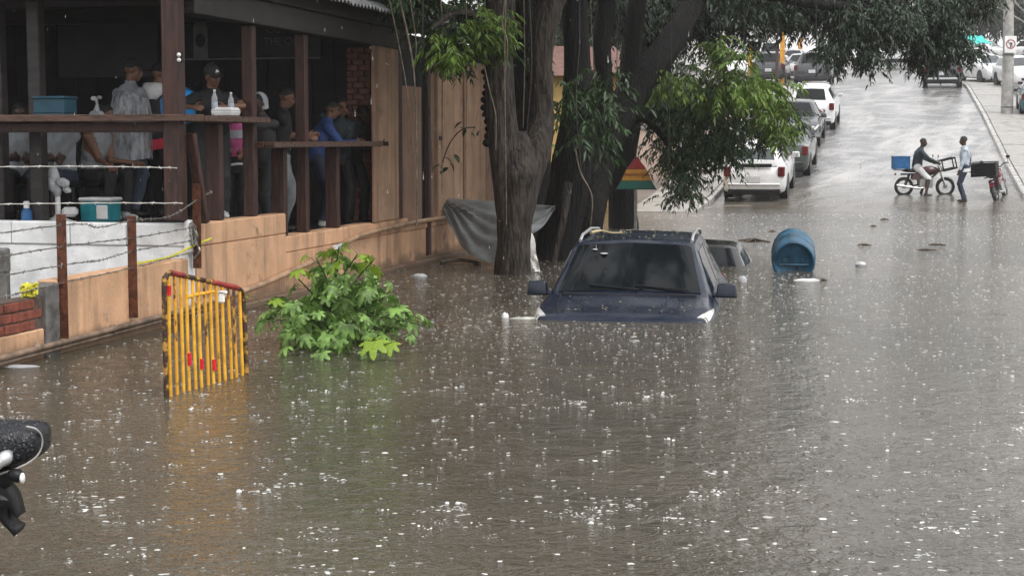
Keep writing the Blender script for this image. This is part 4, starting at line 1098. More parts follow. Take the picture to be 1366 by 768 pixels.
# ------------------------------------------------------------------ motorcycles
def motorcycle(name, label, Mx, pm, seat='blackp', group=None):
    t = thing(name, label, 'motorcycle', M=Mx, group=group); r = .26; wb_ = 1.12
    for y in (-wb_ / 2, wb_ / 2):
        q = MB(); q.torus((0, y, r), r - .042, .046, lambda c, u, v, h: (c[0] + h, c[1] + u, c[2] + v)); wl = q.build('wheel', M['tyre'], t, smooth=60)
        q = MB(); q.torus((0, y, r), r - .08, .014, lambda c, u, v, h: (c[0] + h, c[1] + u, c[2] + v), 24, 6); q.build('rim', M['chrome'], wl, smooth=60)
        q = MB(); q.lathe([(.055, -.06), (.055, .06)], 12, fn=lambda a, b_, h: (h, y + a, r + b_))
        for k in range(10): an = k * .628; q.tube([(.03 * (-1) ** k, y, r), (0, y + (r - .08) * math.cos(an), r + (r - .08) * math.sin(an))], .005, 4)
        q.build('spokes', M['rim'], wl)
        q = MB(); ps = [(0, y + (r + .03) * math.cos(an), r + (r + .03) * math.sin(an)) for an in np.linspace(.5 if y > 0 else .3, 2.6 if y > 0 else 2.4, 9)]
        for p0, p1 in zip(ps, ps[1:]): q.beam(p0, p1, .10, .012, (0, -1, 1))
        q.build('mudguard', M['chrome' if pm != 'm_red' else 'm_red'], t)
    q = MB(); q.tube([(0, .40, .70), (0, .10, .42), (0, -.22, .30), (0, -.56, .26)], .024, 7); q.tube([(0, .40, .68), (0, .0, .62), (0, -.45, .60), (0, -.66, .60)], .024, 7)
    for x in (-.10, .10): q.tube([(x, -.42, .60), (x, -.54, .28)], .022, 7)
    q.tube([(0, -.2, .6), (0, -.18, .3)], .02, 7); q.build('frame', M['blackp'], t, smooth=50)
    q = MB(); q.box((0, .02, .36), (.26, .36, .26)); q.box((0, .09, .49), (.17, .18, .16)); q.tube([(-.14, -.1, .28), (.14, -.1, .28)], .05, 10); q.build('engine', M['rim'], t, bevel=.03)
    q = MB(); q.ball((0, .12, .70), (.14, .26, .13), 14, 8); q.build('fuel_tank', M[pm], t, smooth=60)
    q = MB(); q.ball((0, -.30, .70), (.115, .34, .055), 14, 8); q.build('seat', M[seat], t, smooth=60)
    for x in (-.12, .12): q = MB(); q.box((x, -.24, .53), (.03, .26, .17), taper=.8); q.build('side_panel', M[pm], t, bevel=.02)
    q = MB()
    for x in (-.075, .075): q.tube([(x, .36, .84), (x, wb_ / 2 + .0, r)], .020, 7)
    q.beam((-.09, .36, .82), (.09, .36, .82), .05, .03); q.build('fork', M['chrome'], t, smooth=50)
    q = MB(); q.tube(spline([(-.36, .24, .93), (-.22, .30, .95), (-.08, .35, .87), (.08, .35, .87), (.22, .30, .95), (.36, .24, .93)], 4), .014, 7); hb_ = q.build('handlebar', M['blackp'], t, smooth=60)
    for x in (-.32, .32):
        q = MB(); q.tube([(x, .26, .94), (x * 1.1, .28, 1.08)], .006, 5); q.ball((x * 1.12, .28, 1.10), (.06, .012, .04), 10, 6); q.build('mirror', M['blackp'], hb_, smooth=60)
    q = MB(); q.ball((0, .46, .78), (.09, .07, .09), 14, 8); q.build('headlight', M['lamp_clear'], t, smooth=60)
    q = MB(); q.tube(spline([(.12, .1, .26), (.14, -.15, .22), (.15, -.4, .25), (.15, -.78, .30)], 4), [.02] * 5 + [.036] * 8, 9); q.build('exhaust', M['chrome'], t, smooth=60)
    q = MB()
    for x in (-.13, .13): q.tube([(x, -.38, .70), (x, -.84, .73)], .012, 6)
    for y in (-.5, -.65, -.82): q.tube([(-.13, y, .72), (.13, y, .72)], .010, 6)
    q.build('luggage_rack', M['blackp'], t)
    q = MB(); q.box((0, -.80, .60), (.09, .04, .06)); q.build('tail_light', M['red_lamp'], t, bevel=.012)
    q = MB(); q.tube([(-.10, 0, .3), (-.2, -.1, .02)], .012, 6); q.build('side_stand', M['blackp'], t)
    return t
def crate(name, label, Mx, mt, sx, sy, sz, wall=.018, cat='crate', slots=True):
    t = thing(name, label, cat, M=Mx)
    q = MB(); q.bx(-sx / 2, sx / 2, -sy / 2, sy / 2, 0, .02); q.build('base', M[mt], t)
    for (x0, x1, y0, y1) in ((-sx / 2, sx / 2, -sy / 2, -sy / 2 + wall), (-sx / 2, sx / 2, sy / 2 - wall, sy / 2), (-sx / 2, -sx / 2 + wall, -sy / 2 + wall + .002, sy / 2 - wall - .002), (sx / 2 - wall, sx / 2, -sy / 2 + wall + .002, sy / 2 - wall - .002)):
        q = MB()
        if slots:
            for k in range(4):
                z0 = .022 + k * (sz - .02) / 4; q.bx(x0, x1, y0, y1, z0, z0 + (sz - .02) / 4 * .72)
            ins = .3
            for u in np.linspace(0, 1, 6):
                xc, yc = lerp(x0, x1, u), lerp(y0, y1, u)
                if abs(x1 - x0) > abs(y1 - y0): q.bx(max(x0, xc - .015), min(x1, xc + .015), y0 + .003, y1 - .003, .02, sz - .012)
                else: q.bx(x0 + .003, x1 - .003, max(y0, yc - .015), min(y1, yc + .015), .02, sz - .012)
        else: q.bx(x0, x1, y0, y1, .022, sz)
        q.build('side', M[mt], t, bevel=.004)
    q = MB()
    for (x0, x1, y0, y1) in ((-sx / 2 - .012, sx / 2 + .012, -sy / 2 - .012, -sy / 2 + .024), (-sx / 2 - .012, sx / 2 + .012, sy / 2 - .024, sy / 2 + .012), (-sx / 2 - .012, -sx / 2 + .024, -sy / 2 + .026, sy / 2 - .026), (sx / 2 - .024, sx / 2 + .012, -sy / 2 + .026, sy / 2 - .026)):
        q.bx(x0, x1, y0, y1, sz + .001, sz + .028)
    q.build('rim', M[mt], t, bevel=.006)
    return t
mp_ = WG(1233, 262)
MOTO1 = Matrix.Translation(Vector((mp_.x, mp_.y, ground(tost(mp_)[1])))) @ Matrix.Rotation(R(-93), 4, 'Z')
motorcycle('motorcycle', 'maroon motorcycle with its rider at the edge of the flood', MOTO1, 'm_maroon')
crate('delivery_crate', 'blue plastic crate on the back of the maroon motorcycle', MOTO1 @ Matrix.Translation(Vector((0, -.66, .745))), 'plastic_blue', .42, .44, .32, slots=False)
# open carrier on its handlebar
t = thing('front_basket', 'black open square carrier frame on the handlebar of the maroon motorcycle', 'carrier', M=MOTO1 @ Matrix.Translation(Vector((0, .60, .86))) @ Matrix.Rotation(R(14), 4, 'X'))
q = MB()
for x in (-.2, .2):
    for (p0, p1) in (((x, -.16, -.13), (x, .2, -.13)), ((x, -.16, .15), (x, .2, .15)), ((x, -.16, -.15), (x, -.16, .17)), ((x, .2, -.15), (x, .2, .17))): q.beam(p0, p1, .03, .05)
for y in (-.16, .2):
    for z in (-.13, .15): q.beam((-.2, y, z), (.2, y, z), .05, .03)
q.build('carrier_frame', M['blackp'], t, bevel=.006)
mp2 = WG(1330, 268)
MOTO2 = Matrix.Translation(Vector((mp2.x, mp2.y, ground(tost(mp2)[1])))) @ Matrix.Rotation(R(-28), 4, 'Z') @ Matrix.Translation(Vector((0, .56, 0))) @ Matrix.Rotation(R(5), 4, 'X') @ Matrix.Rotation(R(-13), 4, 'Y')
motorcycle('motorcycle', 'red motorcycle leaning on its stand at the right edge', MOTO2, 'm_red')
crate('delivery_crate', 'black slotted crate on the back of the leaning red motorcycle', MOTO2 @ Matrix.Translation(Vector((-.16, -.52, .76))) @ Matrix.Rotation(R(10), 4, 'Y'), 'blackp', .66, .42, .34)
mb3 = WG(1127, 103); b3, a3, _ = tost(mb3)
motorcycle('motorcycle', 'dark motorcycle facing the camera beside the far dark suv', Matrix.Translation(st(b3, a3, ground(a3) + .03)) @ Matrix.Rotation(R(172), 4, 'Z'), 'p_black')

# --- the tail of a motorcycle at the left edge, near the camera
sM = F / 6.35
def near(px, py, dy=0.0): return PS(px, py, sM) + Vector((0, dy, 0))
fm = thing('motorcycle', 'black wet motorcycle tail poking in at the lower left edge', 'motorcycle', near(-60, 790))
# seat: loft of rounded sections running along the picture
def seatsec(px, y0, y1, dep):
    out = []
    for k in range(18):
        a = 2 * math.pi * k / 18; c, s_ = math.cos(a), math.sin(a)
        n = 3.2; rr = (abs(c) ** n + abs(s_) ** n) ** (-1 / n)
        out.append(near(px, (y0 + y1) / 2 - (y1 - y0) / 2 * s_ * rr, dep / 2 * c * rr))
    return out
q = MB(); q.rings([seatsec(*k) for k in ((-330, 562, 640, .26), (-200, 556, 650, .30), (-90, 556, 645, .30), (-20, 561, 634, .29), (20, 562, 622, .27), (44, 562, 613, .25), (56, 564, 606, .21), (62, 570, 600, .15), (64, 578, 592, .06))])
q.build('seat', M['wet_black'], fm, 'w', smooth=60)
q = MB(); ps = [near(46, 562, -.11), near(58, 566, -.10), near(62.5, 578, -.07), near(62, 592, -.07), near(56, 604, -.09), near(40, 614, -.12), near(16, 622, -.135), near(-20, 634, -.15)]; q.tube(spline(ps, 4), .004, 6); q.build('seat_piping', M['conc'], fm, 'w', smooth=60)
q = MB(); q.tube(spline([near(-120, 650, -.17), near(-40, 634, -.18), near(0, 618, -.18), near(14, 608, -.17), near(23, 600, -.15), near(26, 594, -.12)], 4), [.022] * 14 + [.026, .028, .028, .026, .02, .014, .008], 9); q.build('grab_rail', M['silver'], fm, 'w', smooth=60)
q = MB(); q.rings([seatsec(*k) for k in ((-330, 640, 770, .22), (-150, 640, 740, .22), (-40, 630, 690, .20), (-6, 622, 662, .16), (14, 620, 648, .10), (24, 622, 636, .05))]); q.build('tail_panel', M['blackp'], fm, 'w', smooth=60)
q = MB(); q.tube([near(16, 620, -.08), near(30, 624, -.12)], .012, 6); q.ball(near(36, 624, -.14), (.036, .03, .026), 12, 7, Matrix.Rotation(R(15), 3, 'Y')); ind = q.build('indicator', M['blackp'], fm, 'w', smooth=60)
q = MB(); q.ball(near(45, 627, -.15), (.010, .022, .022), 10, 6); q.build('indicator_lens', M['white_plastic'], ind, 'w', smooth=60)
def flap(name, poly, d0, d1, mt):
    q = MB(); q.prism(poly, lambda u, v, tt: near(u, v, tt), d0, d1); return q.build(name, M[mt], fm, 'w', bevel=.003, smooth=50)
flap('mudguard', [(-60, 640), (0, 640), (14, 648), (22, 660), (26, 674), (29, 687), (21, 679), (16, 671), (16, 684), (20, 697), (29, 702), (25, 711), (18, 703), (8, 693), (1, 681), (-12, 666), (-60, 660)], -.06, .06, 'blackp')
flap('mudguard_trim', [(-60, 650), (-10, 648), (2, 652), (14, 658), (18, 662), (6, 661), (-8, 660), (-60, 662)], -.075, -.061, 'conc_dark')
q = MB(); cw = near(-150, 770); q.torus((0, 0, 0), .27, .05, lambda c, u, v, h: (cw.x + u, cw.y + h, cw.z + v), 28, 10); q.build('wheel', M['tyre'], fm, 'w', smooth=60)
V = []; Fa = []
for _ in range(150):                         # beads of water on the seat
    px, t_ = rnd.uniform(-20, 58), rnd.uniform(0, 1); dy = -.135 + .05 * abs(rnd.gauss(0, .4)); yy = lerp(566, 612, t_ * (.9 if px < 40 else .6))
    p = near(px, yy, -.125 - .012 * rnd.random()) if rnd.random() < .6 else near(px, 561 + rnd.uniform(0, 3), rnd.uniform(-.1, .1)); r = rnd.uniform(.0015, .0042); o = len(V)
    V += [(p.x + r, p.y, p.z), (p.x - r, p.y, p.z), (p.x, p.y, p.z + r), (p.x, p.y, p.z - r), (p.x, p.y - r, p.z)]; Fa += [(o, o + 2, o + 4), (o + 2, o + 1, o + 4), (o + 1, o + 3, o + 4), (o + 3, o, o + 4)]
o = np_mesh('rain_bead', V, Fa, M['drop'], fm); o['kind'] = 'stuff'

# ================================================================== THINGS IN THE WATER
# yellow crowd barrier, bent and sinking at its far end
bt = thing('crowd_barrier', 'yellow chipped steel crowd barrier with red tape, sinking at its far end', 'barrier', W(275, 515, -.25))
bl = [W(222, 530), W(330, 499)]
tops = {}
def bpt(u, py):                              # along the barrier at a photo height
    p = bl[0].lerp(bl[1], u); px0 = lerp(219, 325, u); return PS(px0, py, F / p.y)
top_y = lambda u: lerp(362, 386, u)
tp = []
for u in (0, .015, .05, .1, .3, .5, .7, .88, .95, .985, 1.0):
    e = {0: 20, .015: 9, .05: 1.5, .1: 0, .95: 1, .985: 6, 1.0: 14}.get(u, 0); tp.append(bpt(u, top_y(u) + e))
foot0 = Vector((bl[0].x, bl[0].y, -.3)); foot1 = Vector((bl[1].x, bl[1].y, -.3))
q = MB(); q.tube(spline([foot0, foot0.lerp(tp[0], .5)] + tp + [tp[-1].lerp(foot1, .5), foot1], 4), .019, 10); q.build('frame', M['yellow_rail'], bt, 'w', smooth=60)
NB = 13
for k in range(NB):
    u = (k + .75) / (NB + .45); b0 = bl[0].lerp(bl[1], u); t1 = bpt(u, top_y(u) + 2); b0 = Vector((b0.x, b0.y, -.3))
    j = Vector((rnd.uniform(-.006, .006), 0, 0)); mid = b0.lerp(t1, .55) + j
    q = MB(); q.tube([b0, b0.lerp(t1, .28) + j * .6, mid, t1], .0125, 9); br = q.build('bar', M['chip'] if k in (1, 6, 8, 10, 11) else M['yellow'], bt, 'w', smooth=60)
    for kk, y0, y1 in ((0, 379, 392), (3, 470, 487), (5, 478, 492), (7, 479, 494)):
        if k == kk:
            ax = lambda y: t1.lerp(Vector((bl[0].lerp(bl[1], u))), (y - top_y(u)) / (lerp(530, 499, u) - top_y(u)))
            q = MB(); q.tube([ax(y0), ax(y1)], .0165, 9); q.build('reflective_tape', M['tape_red'], br, 'w', smooth=60)
q = MB(); q.tube([bpt(.27, 397), bpt(.40, 393), bpt(.62, 389)], .014, 8); q.build('cross_rail', M['yellow'], bt, 'w', smooth=60)
for u0, u1 in ((.08, .24), (.60, .92)):
    q = MB(); q.tube([bpt(u, top_y(u) - .1) for u in np.linspace(u0, u1, 5)], .0215, 10); q.build('reflective_tape', mat('faded_red_tape', (.30, .03, .025), .5, var=.5, scale=18), bt, 'w', smooth=60)
q = MB(); q.box(bpt(.72, 396), (.05, .03, .09)); q.box(bpt(.72, 390), (.09, .03, .03)); q.build('white_tag', M['tape_white'], bt, 'w', bevel=.01)

# blue drum lying half sunk
dp = W(1058.5, 362); rD = .295
dr = thing('plastic_drum', 'blue plastic drum lying half sunk with a dented end', 'drum', M=Matrix.Translation(dp + Vector((0, 0, -.015))) @ Matrix.Rotation(R(-9), 4, 'Z') @ Matrix.Rotation(R(9), 4, 'X'))
fnD = lambda y0: (lambda x, z, h: (x, y0 + h, .145 + z))
prof = [(.05, .055), (.20, .05), (.235, .03), (.25, .0), (.283, .0), (.29, .02), (.295, .06), (.293, .25), (.303, .27), (.303, .31), (.293, .33), (.293, .58), (.303, .60), (.303, .64), (.293, .66), (.29, .86), (.27, .89), (.1, .89)]
q = MB(); q.lathe(prof, 36, fn=fnD(0)); q.build('body', M['drum'], dr, smooth=50)
q = MB(); q.torus((0, .0, .145), .268, .014, lambda c, u, v, h: (u, c[1] + h, c[2] + v), 36, 8); q.build('rim', M['drum'], dr, smooth=60)
for x in (-.13, .13): q = MB(); q.lathe([(.001, .02), (.03, .02), (.034, .045), (.034, .06)], 14, fn=lambda a, b_, h: (x + a, h - .004, .145 + .02 + b_)); q.build('bung', M['drum'], dr, smooth=50)
q = MB(); q.box((0, .03, .10), (.40, .03, .03)); q.build('end_rib', M['drum'], dr, bevel=.01)
# warning sign on a pole
sp = PS(848, 300, 72)
sg = thing('warning_sign', 'triangular red, yellow and green sign on a pole under the tree', 'sign', (sp.x, sp.y, -.5))
kS = 72.0
def sgp(u, v, tt): p = PS(u, v, kS); return (p.x, p.y + tt, p.z)
for nm, poly, mt in (('red_band', [(836, 225.6), (862.5, 225.6), (851, 211), (847.5, 211)], 'sign_red'), ('yellow_band', [(829, 241), (869.5, 241), (862.8, 226), (835.7, 226)], 'sign_yellow'), ('green_band', [(822.5, 252), (874.5, 252), (869.8, 241.4), (828.7, 241.4)], 'sign_green')):
    q = MB(); q.prism(poly, sgp, -.012, .012); q.build(nm, M[mt], sg, 'w', bevel=.004)
q = MB(); q.prism([(821, 253), (876, 253), (851.5, 209.5), (847, 209.5)], sgp, .013, .03); q.build('back_plate', M['sign_edge'], sg, 'w')
text('PREVENCION', 5.4 / kS, facing(Vector(sgp(849, 233.5, -.016)), 0), M['letter_dark'], 'lettering', sg, .003, bold=.002)
q = MB(); q.tube([sgp(848.5, 251, .05), (sp.x, sp.y + .05, -.9)], .03, 10); q.build('pole', M['conc'], sg, 'w', smooth=60)
# utility pole and street posts
pp = WG(1343, 156)
up = thing('utility_pole', 'tall grey concrete utility pole with a round sign on the right pavement', 'utility pole', (pp.x, pp.y, pp.z))
q = MB(); q.tube([(0, 0, -.4), (0, 0, 2), (-.06, 0, 5.2), (-.12, 0, 9.5)], [.25, .225, .19, .13], 14); q.build('pole', M['conc'], up, smooth=60)
for z in (.35, 2.45): q = MB(); q.tube([(0, 0, z), (0, 0, z + .07)], .245, 16); q.build('band', M['conc_dark'], up, smooth=40)
q = MB(); q.bx(-.24, .24, -.27, -.25, 2.55, 3.22); q.build('sign_plate', M['white_plastic'], up, bevel=.01)
q = MB(); q.torus((0, -.275, 2.9), .17, .022, lambda c, u, v, h: (c[0] + u, c[1] + h * .3, c[2] + v), 28, 6); q.beam((-.11, -.278, 3.01), (.11, -.278, 2.79), .012, .04, (0, 1, 0)); q.build('prohibition_mark', mat('faded_sign_red', (.32, .10, .09), .5), up)
q = MB(); q.box((0, -.285, 2.86), (.035, .012, .2)); q.box((.03, -.285, 2.93), (.06, .012, .06)); q.build('parking_letter', M['blackp'], up)
for k, (px, py, hh, r_) in enumerate(((1275, 112, 1.0, .12), (1284, 108, 1.15, .08))):
    p = WG(px, py); t = thing('bollard', ('squat pale concrete bollard beside the dark car on the right', 'slim grey post behind the squat bollard')[k], 'bollard', (p.x, p.y, p.z), group='posts at the right kerb')
    q = MB(); q.tube([(0, 0, -.2), (0, 0, hh - .06), (0, 0, hh)], [r_ * 1.1, r_, r_ * .75], 12); q.build('shaft', M['conc'], t, smooth=50)
    q = MB(); q.tube([(0, 0, hh * .62), (0, 0, hh * .70)], r_ * 1.08, 12); q.build('band', M['conc_dark'], t, smooth=50)
for k, (px, py, hh, wd, mt) in enumerate(((1043, 112, 2.9, .25, 'y_post'), (1000, 112, 2.2, .22, 'y_post'), (1036, 118, 2.3, .16, 'timber'), (1067, 84, 1.9, .3, 'y_post'))):
    p = WG(px, py); t = thing('street_post', ('tall yellow square post between the parked dark cars', 'yellow post standing in the leaves at the left', 'dark brown post beside the tall yellow post', 'short yellow post far behind the silver car')[k], 'post', (p.x, p.y, p.z), -AL)
    q = MB(); q.bx(-wd / 2, wd / 2, -wd / 2, wd / 2, -.3, hh); q.build('shaft', M[mt], t, bevel=.02)
    q = MB(); q.bx(-wd / 2 - .02, wd / 2 + .02, -wd / 2 - .02, wd / 2 + .02, hh + .001, hh + .06); q.build('cap', M[mt], t, bevel=.015)
# teal awning
p = WG(1313, 100); aw = thing('awning', 'teal cloth awning on poles over the yard cars', 'awning', (p.x, p.y + 2, p.z), -AL + R(10))
q = MB(); vs = []
for i in range(9):
    for j in range(5):
        x = lerp(-.75, .75, i / 8); vs.append((x + (j / 4) * -.15, lerp(-1.2, 1.2, j / 4), 1.95 + .62 * (j / 4) + .05 * math.sin(i * 1.6) - .10 * math.sin(math.pi * j / 4)))
n_ = len(vs); vs += [(x, y, z - .02) for x, y, z in vs]
fs = [(i * 5 + j, (i + 1) * 5 + j, (i + 1) * 5 + j + 1, i * 5 + j + 1) for i in range(8) for j in range(4)]
fs += [tuple(reversed([a + n_ for a in f_])) for f_ in fs]
q.add(vs, fs); q.build('cloth', M['awning'], aw, smooth=60)
for x in (-.7, .7):
    for y, z in ((-1.15, 2.0), (1.2, 2.57)): q = MB(); q.tube([(x, y, -.3), (x + (-.15 if y > 0 else 0), y, z)], .04, 8); q.build('pole', M['white_plastic'], aw)

# ================================================================== BUILDINGS BEHIND
def house(name, label, Mx, wx, dy, h, wall, roof, nwin=3, floors=1, roofh=.9, door=True):
    t = thing(name, label, 'house', M=Mx)
    q = MB(); q.bx(-wx / 2, wx / 2, 0, dy, -2, h); q.build('wall', M[wall], t)
    q = MB(); e = .35
    q.add([(-wx / 2 - e, -e, h), (wx / 2 + e, -e, h), (wx / 2 + e, dy + e, h), (-wx / 2 - e, dy + e, h), (-wx / 2 + .4, dy / 2, h + roofh), (wx / 2 - .4, dy / 2, h + roofh)], [(0, 3, 2, 1), (0, 1, 5, 4), (1, 2, 5), (2, 3, 4, 5), (3, 0, 4)]); q.build('roof', M[roof], t)
    for fl in range(floors):
        for k in range(nwin):
            x = lerp(-wx / 2, wx / 2, (k + .5) / nwin); z = 1.0 + fl * 2.8
            if door and fl == 0 and k == nwin // 2:
                q = MB(); q.bx(x - .45, x + .45, -.05, .0, 0, 2.05); q.build('door', M['timber'], t); continue
            q = MB()
            for (x0, x1, z0, z1) in ((x - .6, x + .6, z, z + .07), (x - .6, x + .6, z + 1.1, z + 1.17), (x - .6, x - .53, z + .07, z + 1.1), (x + .53, x + .6, z + .07, z + 1.1), (x - .03, x + .03, z + .07, z + 1.1)): q.bx(x0, x1, -.06, .0, z0, z1)
            f_ = q.build('window', M['white_plastic'], t); q = MB(); q.bx(x - .53, x + .53, -.03, -.0, z + .07, z + 1.1); q.build('pane', M['glass'], f_)
    return t
house('house', 'yellow house with red tiled roof glimpsed between the tree trunks', Matrix.Translation(st(-11.5, 40, -.2)) @ Matrix.Rotation(-AL + R(10), 4, 'Z'), 9, 6, 3.55, 'house_yellow', 'tile_red', 4)
house('house', 'white house high up the left side of the street', Matrix.Translation(st(-16, 122, ground(122))) @ Matrix.Rotation(-AL + R(25), 4, 'Z'), 12, 8, 3.4, 'house_white', 'roof', 4)
#house('house', 'pale low building behind the yard of white cars', Matrix.Translation(st(12, 128, ground(128))) @ Matrix.Rotation(-AL - R(15), 4, 'Z'), 16, 6, 3.0, 'house_white', 'roof', 5)
# low pinkish wall left of the hatchback
lw = thing('garden_wall', 'low pinkish garden wall left of the white hatchback', 'wall', st(-7.2, 47, 0), -AL)
q = MB(); q.bx(-9.5, -7.05, 50, 50.2, -1, ground(50) + 1.5); q.bx(-7.25, -7.05, 50.2, 64, -1, ground(57) + 1.6); q.build('wall', stained('pinkish_wall', (.55, .43, .36), (.25, .2, .17), .5), lw, 's', bevel=.02)
q = MB(); q.bx(-9.55, -7.0, 49.95, 50.25, ground(50) + 1.502, ground(50) + 1.6); q.bx(-7.3, -7.0, 50.26, 64, ground(57) + 1.602, ground(57) + 1.7); q.build('coping', M['conc'], lw, 's', bevel=.02)

# ================================================================== TREES
def bark_limb(name, pts, parent, mt='bark', n=24, k=9, wob=.16, seed=0):
    """pts: (world point, radius)"""
    ps = spline([p for p, _ in pts], k)
    rs = [float(x) for x in np.interp(np.linspace(0, len(pts) - 1, len(ps)), range(len(pts)), [r for _, r in pts])]
    q = MB(); q.tube(ps, rs, n, 0, True, wob, seed); return q.build(name, M[mt], parent, 'w', smooth=75)
LEAVES = {}
def sprays(key, centres, L=.13, wd=.30, per=11, tw=.30, droop=.55, outward=None):
    """elongated leaves round drooping twig ends; centres (N,3)"""
    c = np.asarray(centres); N = len(c)
    az = NR.uniform(0, 2 * np.pi, N)
    t = np.stack([np.cos(az), np.sin(az), NR.uniform(-1.1, .25, N)], 1)
    if outward is not None: t = t + outward * .8
    t /= np.linalg.norm(t, axis=1, keepdims=True)
    u = np.repeat(NR.uniform(.1, 1, (N, 1)), per, 1) * 0 + np.linspace(.1, 1, per)[None] + NR.normal(0, .05, (N, per))
    base = c[:, None] + t[:, None] * (u[..., None] * tw) + np.array([0, 0, -1]) * (u[..., None] ** 2 * tw * .35)
    sd = np.cross(t, np.array([0, 0, 1.0])); sd /= np.linalg.norm(sd, axis=1, keepdims=True) + 1e-9
    sgn = np.where(np.arange(per) % 2 == 0, 1, -1)[None, :, None]
    d = t[:, None] * .55 + sd[:, None] * sgn * NR.uniform(.4, 1.0, (N, per, 1)) + np.array([0, 0, -1]) * droop * NR.uniform(.4, 1.7, (N, per, 1)) + NR.normal(0, .18, (N, per, 3))
    base = base.reshape(-1, 3); d = d.reshape(-1, 3); d /= np.linalg.norm(d, axis=1, keepdims=True)
    K = len(d); ln = L * NR.uniform(.65, 1.25, (K, 1))
    nn = np.cross(d, NR.normal(0, .5, (K, 3)) + np.array([0, 0, 1.0])); nn /= np.linalg.norm(nn, axis=1, keepdims=True) + 1e-9
    up = np.cross(nn, d)
    h = ln * wd * .5
    v = np.stack([base, base + d * ln * .42 + nn * h + up * h * .3, base + d * ln + np.array([0, 0, -1]) * ln * .18, base + d * ln * .42 - nn * h + up * h * .3], 1).reshape(-1, 3)
    o = np.arange(K)[:, None] * 4
    f = np.concatenate([o + np.array([0, 1, 2]), o + np.array([0, 2, 3])], 0)
    LEAVES.setdefault(key, []).append((v, f))
def crown(key, name, mt, parent, label=None):
    V = []; Fa = []; o = 0
    for v, f in LEAVES.pop(key): V.append(v); Fa.append(f + o); o += len(v)
    ob = np_mesh(name, np.concatenate(V), np.concatenate(Fa), M[mt], parent)
    if label: ob['label'] = label
    return ob
def blob(px, py, s, rx, ry, dz, n, clumps=None, jit=.16):
    """n spray centres in an ellipsoid given by its place and size in the photo (rx, ry in photo pixels there)"""
    c = PS(px, py, s); r = np.array([rx / s, dz, ry / s]); clumps = clumps or max(3, n // 9)
    cc = NR.normal(0, 1, (clumps, 3)); cc /= np.linalg.norm(cc, axis=1, keepdims=True); cc *= NR.uniform(0, 1, (clumps, 1)) ** .45
    pick = NR.integers(0, clumps, n)
    p = cc[pick] * r + NR.normal(0, jit, (n, 3)) * np.minimum(1, r / .35)
    return np.array(c) + p, (p / r)
def add_blob(key, *a, L=.13, **kw):
    sp = {k: kw.pop(k) for k in ('per', 'tw', 'droop', 'wd') if k in kw}
    p, o = blob(*a, **kw); sprays(key, p, L, outward=o * np.array([1, 1, .3]), **sp); return p

# --- tree by the tarp
tA = thing('street_tree', 'forked rough barked tree standing in the flood beside the grey tarpaulin', 'tree', W(684, 366, -.9))
P_ = lambda px, py, s=100: PS(px, py, s)
bark_limb('trunk', [(P_(683, 480), .34), (P_(684, 368), .235), (P_(686, 320), .22), (P_(689, 265), .25), (P_(691, 232), .30), (P_(691, 205), .22), (P_(692, 175), .08)], tA, seed=1, n=44, k=14)
bark_limb('limb', [(P_(686, 310), .19), (P_(679, 235), .235), (P_(673, 195), .225), (P_(668, 140), .20), (P_(664, 80), .19), (P_(668, 20), .20), (P_(664, -60), .19), (P_(640, -190), .15)], tA, seed=2)
bark_limb('limb', [(P_(690, 310), .16), (P_(699, 250, 99), .21), (P_(713, 205, 98), .21), (P_(723, 160, 97), .17), (P_(722, 90, 97), .15), (P_(728, 30, 97), .17), (P_(748, -30, 96), .18), (P_(800, -160, 92), .13)], tA, seed=3)
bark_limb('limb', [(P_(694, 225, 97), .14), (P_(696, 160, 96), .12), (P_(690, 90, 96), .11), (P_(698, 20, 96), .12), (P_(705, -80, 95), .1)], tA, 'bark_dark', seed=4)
bark_limb('branch', [(P_(664, 60), .09), (P_(640, 25, 102), .06), (P_(605, 18, 104), .04), (P_(575, 40, 106), .02)], tA, seed=5, n=10)
bark_limb('branch', [(P_(663, 95), .05), (P_(640, 60, 103), .035), (P_(620, 70, 105), .015)], tA, seed=6, n=8)
for b_ in ((622, 40, 104, 36, 20, .5, 60), (600, 62, 105, 18, 14, .4, 26), (655, 36, 104, 20, 20, .3, 30)): add_blob('Abright', *b_, L=.115, tw=.2)
for b_ in ((610, 55, 103, 40, 22, .5, 70), (640, 68, 102, 30, 12, .4, 30), (590, 10, 101, 50, 26, .7, 50), (560, -5, 102, 50, 22, .8, 60), (700, 75, 95, 18, 18, .3, 16), (690, 10, 93, 30, 26, .5, 26)): add_blob('A', *b_, L=.12, tw=.22)
for b_ in ((520, -70, 98, 110, 50, 1.2, 160), (650, -110, 95, 130, 70, 1.8, 240), (760, -120, 92, 110, 60, 1.8, 180), (560, -150, 100, 160, 60, 2.4, 220)): add_blob('A', *b_, L=.17)
crown('Abright', 'bright_leaves', 'leaf_bright', tA, 'bright green leaves beside the bar roof'); crown('A', 'crown', 'leaf', tA)

tB = thing('street_tree', 'straight black trunk standing close behind the forked tree', 'tree', PS(712, 352, 82) * 1 - Vector((0, 0, .5)))
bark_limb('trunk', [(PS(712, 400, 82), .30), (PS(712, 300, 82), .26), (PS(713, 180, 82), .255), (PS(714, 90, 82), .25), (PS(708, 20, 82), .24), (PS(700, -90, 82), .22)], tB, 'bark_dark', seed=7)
add_blob('B', 700, -120, 80, 90, 50, 1.6, 150, L=.17); crown('B', 'crown', 'leaf_dark', tB)

